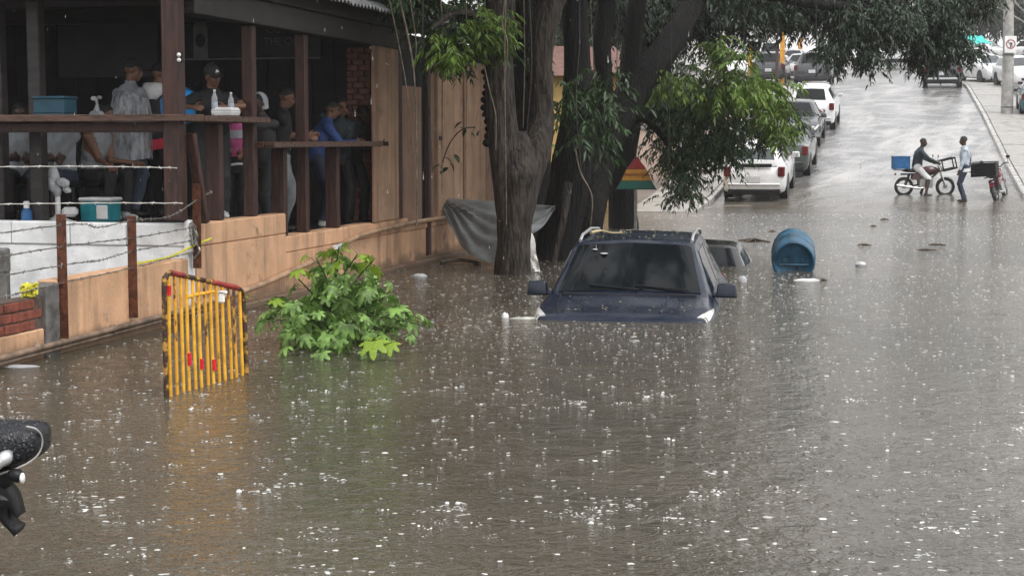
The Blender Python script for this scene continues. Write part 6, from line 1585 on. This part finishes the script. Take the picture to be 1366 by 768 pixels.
        cl.append((e, .042 * k, wv - (wv - e).normalized() * .03 * k, .032 * k, 'shirt' if sleeve == 'long' else 'skin'))
        frames['hand_' + nm] = wv; frames['elbow_' + nm] = e
        d = (wv - e).normalized(); n_ = (Vector((-sx, .2, -.35)) - d * Vector((-sx, .2, -.35)).dot(d)).normalized(); s_ = d.cross(n_)
        pc = wv + d * .048 * k; rm = Matrix((s_, d, n_)).transposed()
        capsule(q, wv, .026 * k, wv + d * .03 * k, .024 * k, 8)
        q.ball(pc, (.041 * k, .050 * k, .017 * k), 12, 8, rm); cl.append((wv + d * .012 * k, .025 * k, wv + d * .15 * k, .03 * k, 'hand'))
        up = s_ if s_.dot(Vector((0, 1, .3))) > 0 else -s_              # thumb side
        for fi, (off, ln) in enumerate(((.031, .066), (.011, .076), (-.010, .070), (-.030, .054))):
            b0 = pc + d * .042 * k + up * off * k; cu = curl * (.85 + .12 * fi)
            d1 = (d * math.cos(cu * .5) + n_ * math.sin(cu * .5)); d2 = (d * math.cos(cu * 1.25) + n_ * math.sin(cu * 1.25))
            b1 = b0 + d1 * ln * .52 * k; b2 = b1 + d2 * ln * .5 * k
            capsule(q, b0, .0092 * k, b1, .0086 * k, 7); capsule(q, b1, .0086 * k, b2, .0075 * k, 7); cl.append((b0, .01, b2, .01, 'hand'))
        tb = pc - d * .012 * k + up * .034 * k; t1 = tb + (up * .75 + d * .6 + n_ * .25).normalized() * .036 * k; t2 = t1 + (d * .8 + up * .25 + n_ * .4).normalized() * .030 * k
        capsule(q, tb, .012 * k, t1, .0105 * k, 7); capsule(q, t1, .0105 * k, t2, .0085 * k, 7); cl.append((tb, .01, t2, .01, 'hand'))
    # legs
    for sx, ft in ((-1, fl), (1, fr)):
        hp = pel + Vk(.088 * sx, 0, -.04); an = Vk(ft[0], ft[1], (ft[3] if len(ft) > 3 else 0) + .085)
        kn, an = ik(hp, an, .425 * k, .415 * k, (knee[0] + .12 * sx, knee[1], knee[2]))
        w_ = 1.12 if legs != 'skin' else 1.0
        capsule(q, hp, .088 * k * w_ * b ** .5, kn, .058 * k * w_); capsule(q, kn, .060 * k * w_, an, .044 * k * (1.2 if legs == 'long' else .9))
        if legs == 'long': cl.append((hp, .09 * k, kn, .06 * k, 'pants')); cl.append((kn, .06 * k, an + (kn - an) * .12, .045 * k, 'pants'))
        else: m_ = hp.lerp(kn, .98); cl.append((hp, .09 * k, m_, .06 * k, 'pants')); cl.append((m_ + (an - kn) * .12, .05 * k, an + (kn - an) * .1, .045 * k, 'skin'))
        fr_ = Matrix.Rotation(R(ft[2]), 3, 'Z')
        q.ball(an + fr_ @ Vk(0, .055, -.048), (.045 * k, .135 * k, .036 * k), 14, 8, fr_); q.ball(an + fr_ @ Vk(0, -.01, -.035), (.042 * k, .06 * k, .05 * k), 10, 7, fr_)
        cl.append((an + fr_ @ Vk(0, -.03, -.05), .045 * k, an + fr_ @ Vk(0, .15, -.055), .04 * k, 'shoe')); frames['foot%d' % sx] = an
    # one continuous skin: union of all the volumes, re-meshed
    tmp = q.build('body', M['skin'], t)
    md = tmp.modifiers.new('r', 'REMESH'); md.mode = 'VOXEL'; md.voxel_size = vox * k
    ms = tmp.modifiers.new('s', 'SMOOTH'); ms.factor = .5; ms.iterations = 3
    dg = bpy.context.evaluated_depsgraph_get(); me = bpy.data.meshes.new_from_object(tmp.evaluated_get(dg)); old = tmp.data
    tmp.modifiers.clear(); tmp.data = me; bpy.data.meshes.remove(old); me.name = 'body'
    n = len(me.vertices); co = np.empty(n * 3, np.float32); me.vertices.foreach_get('co', co); co = co.reshape(-1, 3).astype(float)
    best = np.full(n, 1e9); zone = np.zeros(n, int); zn = ['skin', 'shirt', 'pants', 'shoe', 'hand']
    for p0, r0, p1, r1, z in cl:
        a = np.array(p0); d = np.array(p1) - a; u = np.clip(((co - a) @ d) / max(d @ d, 1e-9), 0, 1); dist = np.linalg.norm(co - a - u[:, None] * d, axis=1) - (r0 + (r1 - r0) * u)
        mk = dist < best; best[mk] = dist[mk]; zone[mk] = zn.index(z)
    nr_ = np.empty(n * 3, np.float32); me.vertices.foreach_get('normal', nr_); nr_ = nr_.reshape(-1, 3)
    dsp = np.zeros(n); s0 = seed * 7.1
    ph = co @ np.array([5.0, 3.0, 21.0]) + 2.2 * np.sin(co @ np.array([13.0, 9, 4]) + s0) + 1.7 * np.sin(co @ np.array([-7.0, 15, 8]) + s0)
    fold = np.sin(ph + s0) * np.sin(co @ np.array([11.0, -8, 6]) * 1.2 + s0)
    dsp[(zone == 1)] = .009; dsp[zone == 2] = .008
    amp = np.where((zone == 1) | (zone == 2), .007, 0)
    co2 = co + nr_ * (dsp + amp * fold)[:, None]
    me.vertices.foreach_set('co', co2.astype(np.float32).ravel())
    me.materials.clear()
    for nm in (skin, shirt, pants, shoe, skin): me.materials.append(M[nm])
    lv = np.empty(len(me.loops), np.int32); me.loops.foreach_get('vertex_index', lv); ls = np.empty(len(me.polygons), np.int32); me.polygons.foreach_get('loop_start', ls)
    me.polygons.foreach_set('material_index', zone[lv[ls]].astype(np.int32)); me.polygons.foreach_set('use_smooth', [True] * len(me.polygons)); me.update()
    def part(name, mt, fn, **kw): qq = MB(); fn(qq); return qq.build(name, M[mt], t, 'l', **kw)
    for sx in (-1, 1): part('eye', 'eye', lambda z: z.ball(HP(.031 * sx, .080, .008), (.012 * k, .009 * k, .007 * k), 8, 6, hm), smooth=60)
    if hair:
        def hf(z):
            g_ = .006 if hair == 'short' else .018; loops = []
            for i, ph_ in enumerate(np.linspace(4, 98, 9)):
                lo = []
                for a in np.linspace(0, 2 * math.pi, 21)[:-1]:
                    front = max(0, math.sin(a)); pp = min(ph_, 98 - 42 * front); r = math.sin(R(pp)); lo.append(HP((.074 + g_) * r * math.cos(a), -.012 + (.094 + g_) * r * math.sin(a), .03 + (.087 + g_) * math.cos(R(pp))))
                loops.append(lo)
            z.rings(loops)
        part('hair', 'hair', hf, smooth=60)
    if extras: extras(t, part, frames, HP, hm, k)
    return t

def cap(mt='black_cloth', back=False, badge=False):
    def f(t, part, fr, HP, hm, k):
        def c(z):
            lo = []
            for ph in np.linspace(3, 82, 9): lo.append([HP(.086 * math.sin(R(ph)) * math.cos(a), -.012 + .108 * math.sin(R(ph)) * math.sin(a), .028 + .105 * math.cos(R(ph))) for a in np.linspace(0, 2 * math.pi, 21)[:-1]])
            z.rings(lo)
        cp = part('cap', mt, c, smooth=60)
        def br(z):
            sg = -1 if back else 1; pts = []
            for dz in (.046, .038):
                for a in np.linspace(0, math.pi, 9): pts.append(HP(.075 * math.cos(a), sg * (.06 + .085 * math.sin(a)), dz - .012 * math.sin(a) - .010 * abs(math.cos(a))))
            z.add(pts, [tuple(range(9)), tuple(reversed(range(9, 18)))] + [(i, (i + 1) % 9, (i + 1) % 9 + 9, i + 9) for i in range(9)])
        q = MB(); br(q); q.build('cap_brim', M[mt], cp, 'l')
        if badge: q = MB(); q.prism([(-.022, -.016), (.022, -.016), (.008, .016), (-.004, .010)], lambda u, v, tt: HP(u, .083 + tt - abs(v) * .2, .082 + v), .0, .012); q.build('cap_badge', M['white_plastic'], cp, 'l')
    return f
def hood(mt, down=True):
    def f(t, part, fr, HP, hm, k):
        def h(z):
            lo = []
            if down:
                nk = fr['neck']; m = fr['chest'][1]
                for r_, dz, dy in ((.06, .02, 0), (.11, .045, -.015), (.145, .035, -.03), (.155, -.02, -.05), (.13, -.10, -.075), (.08, -.15, -.09)):
                    lo.append([nk + m @ Vector((r_ * math.cos(a), dy + r_ * .85 * math.sin(a), dz + (.0 if math.sin(a) < 0 else .02))) * k for a in np.linspace(0, 2 * math.pi, 19)[:-1]])
            else:
                for ph in np.linspace(4, 140, 10): lo.append([HP(.10 * math.sin(R(min(ph, 110))) * math.cos(a), -.025 + .12 * math.sin(R(min(ph, 110))) * (math.sin(a) if math.sin(a) < 0 else math.sin(a) * .35), .02 + .12 * math.cos(R(ph))) for a in np.linspace(0, 2 * math.pi, 19)[:-1]])
            z.rings(lo)
        part('hood', mt, h, smooth=60)
    return f
def both(*fs):
    def f(*a):
        for g_ in fs: g_(*a)
    return f
def tunic(name, mt, secs, seed=0, wob=.02):
    """loose garment round the torso: secs = (up, rx, ry, forward)"""
    def f(t, part, fr, HP, hm, k):
        c0 = fr['cen'][1][0]; m = fr['chest'][1]
        def g_(z):
            lo = []
            for (u, rx, ry, fy) in secs:
                mm_ = m if u > .15 else Matrix.Identity(3).lerp(m, max(0, u / .15)) if u > 0 else Matrix.Identity(3)
                cc = c0 + m @ Vector((0, 0, u)) * k if u > 0 else c0 + Vector((0, 0, u)) * k
                lo.append([cc + mm_ @ Vector((rx * math.cos(a), fy + ry * math.sin(a), .015 * math.sin(3 * a + seed) * (u < .1))) * k * (1 + wob * math.sin(5 * a + seed + u * 9) + wob * .8 * math.sin(9 * a - u * 14)) if False else
                           cc + mm_ @ (Vector((rx * math.cos(a), ry * math.sin(a), 0)) * (1 + wob * math.sin(5 * a + seed + u * 9) + wob * .8 * math.sin(9 * a - u * 14)) + Vector((0, fy, .012 * math.sin(3 * a + seed) * (u < .1)))) * k for a in np.linspace(0, 2 * math.pi, 41)[:-1]])
            z.rings(lo, False)
        part(name, mt, g_, smooth=70)
    return f

def at(px, s, z): p = PS(px, 185, s); return Vector((p.x, p.y, z))
FL1, FL2 = .92, .65
gB = 'people sheltering in the bar'
# man in a plastic poncho, back to the street
person('man in black cap and clear plastic poncho, back to the street, blue jeans', at(170, 119, FL1), R(-35), 1.76, lean=6, head=(-48, 8), hl=(-.18, .42, 1.25), hr=(.20, .40, 1.22), shirt='grey_cloth', pants='jeans', skin='skin', group=gB, seed=1,
       extras=both(cap('black_cloth'), tunic('poncho', 'poncho', [(.50, .08, .08, 0), (.47, .17, .12, 0), (.40, .235, .165, .01), (.25, .265, .20, .03), (.08, .28, .21, .03), (-.08, .285, .215, .03), (-.22, .275, .215, .02), (-.26, .28, .22, .02)], 1)))
# man in dark jacket with white hood and red hem
person('man in charcoal jacket with white hood and red hem behind the corner post', at(207, 118, FL1), R(-20), 1.72, lean=8, head=(-20, 12), hl=(-.34, .30, 1.30), hr=(.20, .42, 1.2), el=(-1, -.3, .1), shirt='charcoal', pants='black_cloth', skin='skin', group=gB, seed=2,
       extras=both(cap('black_cloth', True), hood('white_cloth'), tunic('red_hem', 'red_cloth', [(-.02, .19, .145, 0), (-.05, .205, .155, 0), (-.10, .205, .155, 0), (-.135, .195, .148, 0)], 3, .015)))
# light blue bag over his shoulder, hanging on its own
def lumpy(name, label, cat, p, r, mt, seed=0, neck=0.0):
    q = MB(); q.ball((0, 0, 0), r, 18, 12); q.v = [tuple(Vector(v) * (1 + .16 * mnoise.noise(Vector(v) * (3.2 / max(r)) * .6 + Vector((seed, 0, 0))) + .07 * mnoise.noise(Vector(v) * 9 / max(r) * .4 + Vector((seed, 3, 0))))) for v in q.v]
    if neck: q.tube([(0, 0, r[2] * .85), (.005, 0, r[2] + neck * .5), (-.005, 0, r[2] + neck)], [.035, .014, .02], 8); q.ball((-.03, 0, r[2] + neck), (.035, .015, .025), 8, 6); q.ball((.03, 0, r[2] + neck + .01), (.03, .015, .022), 8, 6)
    q.v = [tuple(Vector(v) + Vector(p)) for v in q.v]
    return tag(q.build(name, M[mt], None, 'w', smooth=70), label, cat)
lumpy('plastic_bag', 'bright light blue plastic bag bulging behind the corner post', 'bag', at(245, 121, 0) + Vector((0, -.12, 2.16)), (.22, .14, .20), 'bag_blue', 4)
# big man with cap leaning on the counter
person('big man in black cap and black shirt leaning over the street counter', at(283, 122, FL1), R(190), 1.74, lean=22, head=(38, 12), hl=(-.16, .40, 1.20), hr=(.20, .36, 1.20), el=(-.9, -.3, -.1), er=(.9, -.3, -.1), shirt='black_cloth', pants='charcoal', shoe='shoe_white', skin='skin', sleeve='short', bulk=1.16, group=gB, seed=3,
       fl=(-.12, -.10, 8), fr=(.13, -.22, -8), pelvis=(0, -.14, .90), extras=cap('black_cloth', False, True))
# woman in pink
person('woman in pink, black and white top behind the second post', at(318, 115, FL2), R(165), 1.58, lean=4, head=(15, 12), hl=(-.14, .25, 1.05), hr=(.12, .27, 1.08), shirt='pink', pants='black_cloth', skin='skin', sleeve='short', group=gB, hair='long', seed=4,
       extras=both(tunic('striped_hem', 'black_cloth', [(.14, .165, .125, 0), (.10, .175, .135, 0), (0, .185, .14, 0), (-.08, .19, .145, 0)], 2), tunic('white_band', 'white_cloth', [(.05, .188, .147, 0), (.02, .19, .149, 0)], 2, .01), tunic('pale_yoke', 'light_cloth', [(.47, .165, .10, 0), (.42, .192, .125, 0), (.37, .19, .130, 0)], 2, .01)))
person('person in pale grey hood with one hand on the counter end', at(352, 112, FL2), R(150), 1.68, lean=6, head=(0, 10), hl=(-.18, .40, 1.38), shirt='charcoal', pants='charcoal', skin='skin_dark', group=gB, seed=5, extras=hood('light_cloth', False))
person('man in black tee shirt and pale grey trousers looking right', at(374, 107, FL2), R(-82), 1.78, lean=4, head=(0, 14), hl=(-.10, .33, 1.16), hr=(.12, .30, 1.12), shirt='black_cloth', pants='grey_cloth', skin='skin', sleeve='short', group=gB, seed=6)
person('man in royal blue long sleeved shirt leaning on the lower counter', at(430, 102, FL2), R(-70), 1.68, lean=20, head=(0, 8), hl=(-.10, .46, 1.14), hr=(.10, .44, 1.13), el=(-.5, -.6, -.6), er=(.5, -.6, -.6), shirt='blue_cloth', pants='navy', shoe='shoe_white', skin='skin', group=gB, seed=7, pelvis=(0, -.08, .92))
person('dark shirted man raising a hand to his mouth beside the blue shirt', at(452, 100, FL2), R(200), 1.70, lean=10, head=(15, 10), hl=(-.18, .40, 1.12), hr=(.05, .20, 1.50), er=(.9, -.1, -.5), shirt='teal_dark', pants='black_cloth', skin='skin', group=gB, seed=8)
person('dark man bowing his head over the lower counter by the brick pillar', at(475, 99, FL2), R(215), 1.66, lean=28, head=(20, 28), hl=(-.16, .42, 1.12), hr=(.14, .42, 1.12), shirt='black_cloth', pants='black_cloth', skin='skin_dark', group=gB, seed=9, pelvis=(0, -.12, .92))
# seated people at the left
sit = dict(pelvis=(0, 0, .50), knee=(0, 1, .6), group=gB)
person('seated person in pale vest with bare arms, legs crossed', at(122, 122, FL1), R(-120), 1.70, lean=18, head=(20, 10), hl=(-.20, .42, .62), hr=(.16, .40, .60), fl=(-.04, .44, 0), fr=(.16, .36, 10), shirt='grey_cloth', pants='black_cloth', shoe='shoe_white', skin='skin', sleeve='none', seed=10, **sit)
person('seated person in grey shirt and dark shorts behind the blue crate', at(82, 124, FL1), R(170), 1.70, lean=10, head=(0, 20), hl=(-.16, .36, .66), hr=(.16, .36, .66), fl=(-.10, .42, 0), fr=(.12, .40, 0), shirt='grey_cloth', pants='navy', legs='short', skin='skin_dark', sleeve='short', seed=11, **sit)
person('seated person in light grey shirt at the far left of the bar', at(28, 122, FL1), R(195), 1.70, lean=8, head=(0, 14), hl=(-.16, .36, .66), hr=(.16, .36, .66), fl=(-.10, .42, 0), fr=(.12, .40, 0), shirt='grey_cloth', pants='black_cloth', skin='skin_dark', sleeve='short', seed=12, **sit)
# stools and the small things in the bar
for k, (px, s_) in enumerate(((122, 121.5), (82, 123.5), (28, 121.5))):
    p = at(px, s_, FL1); t = thing('plastic_stool', ('dark stool under the person in the pale vest', 'dark stool under the person in dark shorts', 'dark stool at the far left of the bar')[k], 'stool', p, 0, 'bar stools')
    q = MB(); q.box((0, 0, .375), (.34, .34, .035)); q.build('seat', M['blackp'], t, bevel=.012)
    for x in (-.14, .14):
        for y in (-.14, .14): q = MB(); q.beam((x * 1.1, y * 1.1, 0), (x, y, .357), .035, .035); q.build('leg', M['blackp'], t)
CT = 2.037
def onc(px, py_s): return PS(px, 152, py_s)
p = at(74, 131, CT); crate('plastic_crate', 'dark teal plastic crate on the left part of the bar counter', Matrix.Translation(p + Vector((0, .02, 0))) @ Matrix.Rotation(-AL, 4, 'Z'), 'crate_teal', .34, .26, .16, slots=False)
lumpy('plastic_bag', 'small tied clear bag behind the counter edge left of the poncho', 'bag', at(130, 125.5, CT - .01), (.085, .06, .075), 'poncho', 7, .12)
p = at(298, 128, 2.035); fb = thing('takeout_box', 'white foam takeout box on the counter by the big man', 'food box', p + Vector((.02, .05, 0)), -AL)
q = MB(); q.box((0, 0, .025), (.22, .20, .05), taper=1.12); q.build('tray', M['white_plastic'], fb, bevel=.008); q = MB(); q.box((0, 0, .07), (.245, .222, .035), taper=.86); q.build('lid', M['white_plastic'], fb, bevel=.008)
def bottle(label, p, h=.22):
    t = thing('water_bottle', label, 'bottle', p)
    q = MB(); q.lathe([(.005, 0), (.030, .002), (.032, .01), (.032, h * .62), (.028, h * .72), (.013, h * .87), (.012, h * .93), (.004, h * .93)], 14); q.build('bottle', M['clear_bottle'], t, smooth=50)
    q = MB(); q.lathe([(.0325, h * .3), (.0332, h * .31), (.0332, h * .52), (.0325, h * .53)], 14); q.build('sleeve', M['paleblue'], t, smooth=50)
    q = MB(); q.lathe([(.003, h * .925), (.014, h * .93), (.014, h), (.003, h * 1.005)], 12); q.build('cap', M['white_plastic'], t, smooth=50)
bottle('clear water bottle with white cap held before the big man', at(287, 128, 2.034), .27); bottle('clear water bottle standing behind the foam box', at(305, 127.5, 2.034) + Vector((0, .18, 0)), .25)
q = MB(); q.box(at(470, 100, 1.77) + Vector((0, .1, .05)), (.05, .05, .10)); tag(q.build('drinking_cup', M['white_plastic'], None, 'w', bevel=.012), 'small white cup on the lower counter by the bowed man', 'cup')
cl_ = thing('cooler_box', 'teal cooler with white lid on the bar floor behind the white wall', 'cooler', at(132, 126, FL1), -AL)
q = MB(); q.box((0, 0, .11), (.34, .26, .22), taper=1.05); q.build('tub', M['teal'], cl_, bevel=.02); q = MB(); q.box((0, 0, .243), (.38, .30, .04)); q.build('lid', M['white_plastic'], cl_, bevel=.018)
q = MB(); q.box((.09, -.142, .11), (.13, .02, .15)); q.build('front_patch', M['white_plastic'], cl_, bevel=.01)
t = thing('pedestal_stand', 'white pedestal stand draped with a crumpled plastic bag', 'stand', at(75, 128, FL1))
q = MB(); q.lathe([(.01, 0), (.15, .0), (.15, .03), (.05, .07), (.03, .1), (.025, .42), (.01, .42)], 16); q.build('stand', M['white_plastic'], t, smooth=50)
q = MB()
for (x, z, a, b_) in ((-.03, .50, .06, .085), (.07, .43, .075, .05), (-.05, .40, .05, .08), (.10, .35, .05, .035), (.0, .34, .045, .07)): q.ball((x, -.03 + .02 * math.sin(z * 40), z), (a, .04, b_), 12, 8, Matrix.Rotation(x * 6, 3, 'Y'))
q.v = [tuple(Vector(v) * (1 + .05 * mnoise.noise(Vector(v) * 22))) for v in q.v]
q.build('draped_bag', M['bag_white'], t, smooth=60)
q = MB(); q.box((.12, .02, .12), (.16, .12, .10)); q.build('motor_box', M['white_plastic'], t, bevel=.03)
t = thing('spray_bottle', 'small blue bottle with white top at the left of the bar floor', 'bottle', at(33, 130, FL1))
q = MB(); q.lathe([(.01, 0), (.055, .0), (.058, .02), (.058, .13), (.03, .17), (.01, .17)], 14); q.build('bottle', M['plastic_blue'], t, smooth=50); q = MB(); q.lathe([(.005, .165), (.03, .17), (.032, .24), (.01, .245)], 12); q.build('cap', M['white_plastic'], t, smooth=50)

# ------------------------------------------------------------------ the two men on the street
mr = MOTO1.copy()
rp = (MOTO1 @ Vector((0, -.20, 0)))
person('rider in dark jacket and pale shorts sitting on the maroon motorcycle', rp, R(-93), 1.70, lean=14, head=(-12, 6), hl=(-.34, .44, .95), hr=(.34, .44, .95), el=(-.8, -.5, -.3), er=(.8, -.5, -.3), pelvis=(0, -.02, .82), knee=(0, 1, .3), fl=(-.24, .16, 0), fr=(.25, .20, 0), bulk=1.15, shirt='teal_dark', pants='white_cloth', legs='short', skin='skin_dark', sleeve='long', group='men talking at the edge of the flood', seed=13, vox=.013)
mp4 = WG(1286, 270)
person('standing man in pale blue long sleeved shirt and dark trousers facing the rider', Vector((mp4.x, mp4.y, ground(tost(mp4)[1]) + .01)), R(80), 1.74, lean=2, head=(5, 6), hl=(-.24, .16, .80), bulk=1.1, shirt='paleblue', pants='navy', skin='skin_dark', group='men talking at the edge of the flood', seed=14, vox=.013,
       extras=both(tunic('shirt_tail', 'white_cloth', [(.02, .185, .145, 0), (-.06, .19, .15, 0), (-.10, .19, .15, 0)], 2, .012), lambda t, part, fr, HP, hm, k: part('bag_strap', 'blackp', lambda z: z.tube(spline([fr['cen'][6][0] + Vector((.12, .09, .03)), fr['cen'][6][0] + Vector((.13, -.02, .05)), fr['cen'][4][0] + Vector((.02, -.15, 0)), fr['cen'][1][0] + Vector((-.16, -.10, 0))], 5), .018, 6))))

# ------------------------------------------------------------------ floating rubbish
def floater(name, label, cat, px, py, build, rz=0.0):
    p = W(px, py, 0); t = MB(); build(t); t.v = [tuple(Matrix.Rotation(rz, 3, 'Z') @ Vector(v) + p) for v in t.v]
    return t, p
def flat_junk(name, label, cat, px, py, sx, sy, sz, mt, rz=0.0, seed=0):
    q = MB(); q.box((0, 0, sz / 2 - .008), (sx, sy, sz)); bm = None
    pts = []
    n_ = 10
    loops = []
    for z, k in ((-.01, .9), (sz * .5, 1), (sz, .6)):
        loops.append([Vector((sx / 2 * math.cos(a) * k * (1 + .3 * mnoise.noise(Vector((math.cos(a), math.sin(a), seed)))), sy / 2 * math.sin(a) * k * (1 + .3 * mnoise.noise(Vector((math.cos(a) * 2, math.sin(a), seed + 5)))), z * (1 + .5 * mnoise.noise(Vector((math.cos(a), math.sin(a) * 2, seed + 9)))))) for a in np.linspace(0, 2 * math.pi, n_ + 1)[:-1]])
    q = MB(); q.rings(loops); p = W(px, py); q.v = [tuple(Matrix.Rotation(rz, 3, 'Z') @ Vector(v) + p) for v in q.v]
    return tag(q.build(name, M[mt], None, 'w', smooth=50), label, cat, 'rubbish floating on the flood')
flat_junk('floating_bag', 'white plastic bag floating in front of the tarpaulin', 'bag', 560, 370, .2, .1, .045, 'bag_white', 0, 1)
flat_junk('foam_cup', 'round white foam lump at the near left corner of the drowned suv', 'cup', 674, 424, .075, .075, .05, 'white_plastic', 0, 2)
flat_junk('floating_strip', 'pale yellowish strip floating against the nose of the drowned suv', 'strip', 700, 425.5, .32, .05, .02, 'cloth_white', .1, 3)
flat_junk('floating_card', 'white sheet floating just in front of the blue drum', 'card', 1076, 376, .36, .16, .04, 'white_plastic', .1, 4)
flat_junk('floating_bag', 'white bag floating between the black car and the drum', 'bag', 990, 376, .12, .12, .07, 'bag_white', .1, 5)
flat_junk('floating_bag', 'pale scrap floating right beyond the drum', 'bag', 1148, 355, .16, .2, .06, 'bag_white', .1, 6)
flat_junk('floating_strip', 'white foil strip drifting at the far left by the drain pipe', 'strip', 28, 490, .30, .14, .02, 'bag_white', .1, 7)
for k, (px, py, sx, lb) in enumerate(((1155, 283, .34, 'short brown stick floating farthest up the water'), (1180, 293, .2, 'small brown chip floating right of the farthest stick'), (1153, 327, .24, 'brown stick floating level with the drum top'), (1236, 334, .34, 'long thin stick floating at the right of the street'), (1250, 327, .3, 'dark stick just beyond the long thin stick'), (1030, 309, .16, 'small dark chip left of the drum'), (1006, 322, .55, 'dark bundle of twigs floating left behind the drum'), (1165, 302, .14, 'tiny dark chip in the middle of the far water'), (1098, 374, .1, 'small dark lump by the white sheet'))):
    q = MB(); p = W(px, py); a = rnd.uniform(-.4, .4); d = Vector((math.cos(a), math.sin(a), 0)) * sx / 2
    q.tube(spline([p - d, p - d * .2 + Vector((0, .02, .015)), p + d * .4 + Vector((0, .03, .01)), p + d], 3), [.008, .012, .016, .018, .02, .018, .016, .014, .012, .008], 7)
    if k == 6:
        for _ in range(5): e = Vector((rnd.uniform(-.25, .25), rnd.uniform(-.3, .3), 0)); q.tube([p - e, p + Vector((0, 0, .05)), p + e], .012, 5)
    tag(q.build('floating_stick', M['stick'], None, 'w', smooth=60), lb, 'stick', 'sticks floating on the far water')
q = MB(); q.tube(spline([W(588, 352) + Vector((0, 0, .02)), W(612, 351) + Vector((0, 0, .05)), W(640, 353) + Vector((0, 0, .02))], 4), .03, 7); tag(q.build('floating_plank', M['stick'], None, 'w', smooth=60), 'wet stick lying in the water at the foot of the tarpaulin', 'stick')

# ------------------------------------------------------------------ rain haze: one closed box round everything
q = MB(); q.bx(-290, 290, -90, 480, -62, 62)
hz = q.build('haze', M['drop'], None, 'w'); hz.data.materials.clear()
mh = bpy.data.materials.new('rain_haze'); mh.use_nodes = True; n = mh.node_tree.nodes; n.remove(n['Principled BSDF'])
pv = n.new('ShaderNodeVolumePrincipled'); pv.inputs['Color'].default_value = (.95, .95, .96, 1); pv.inputs['Density'].default_value = .0006; pv.inputs['Anisotropy'].default_value = .2
mh.node_tree.links.new(pv.outputs[0], n['Material Output'].inputs['Volume']); hz.data.materials.append(mh)
tag(hz, 'pale rain haze in the air over the whole street', kind='stuff')
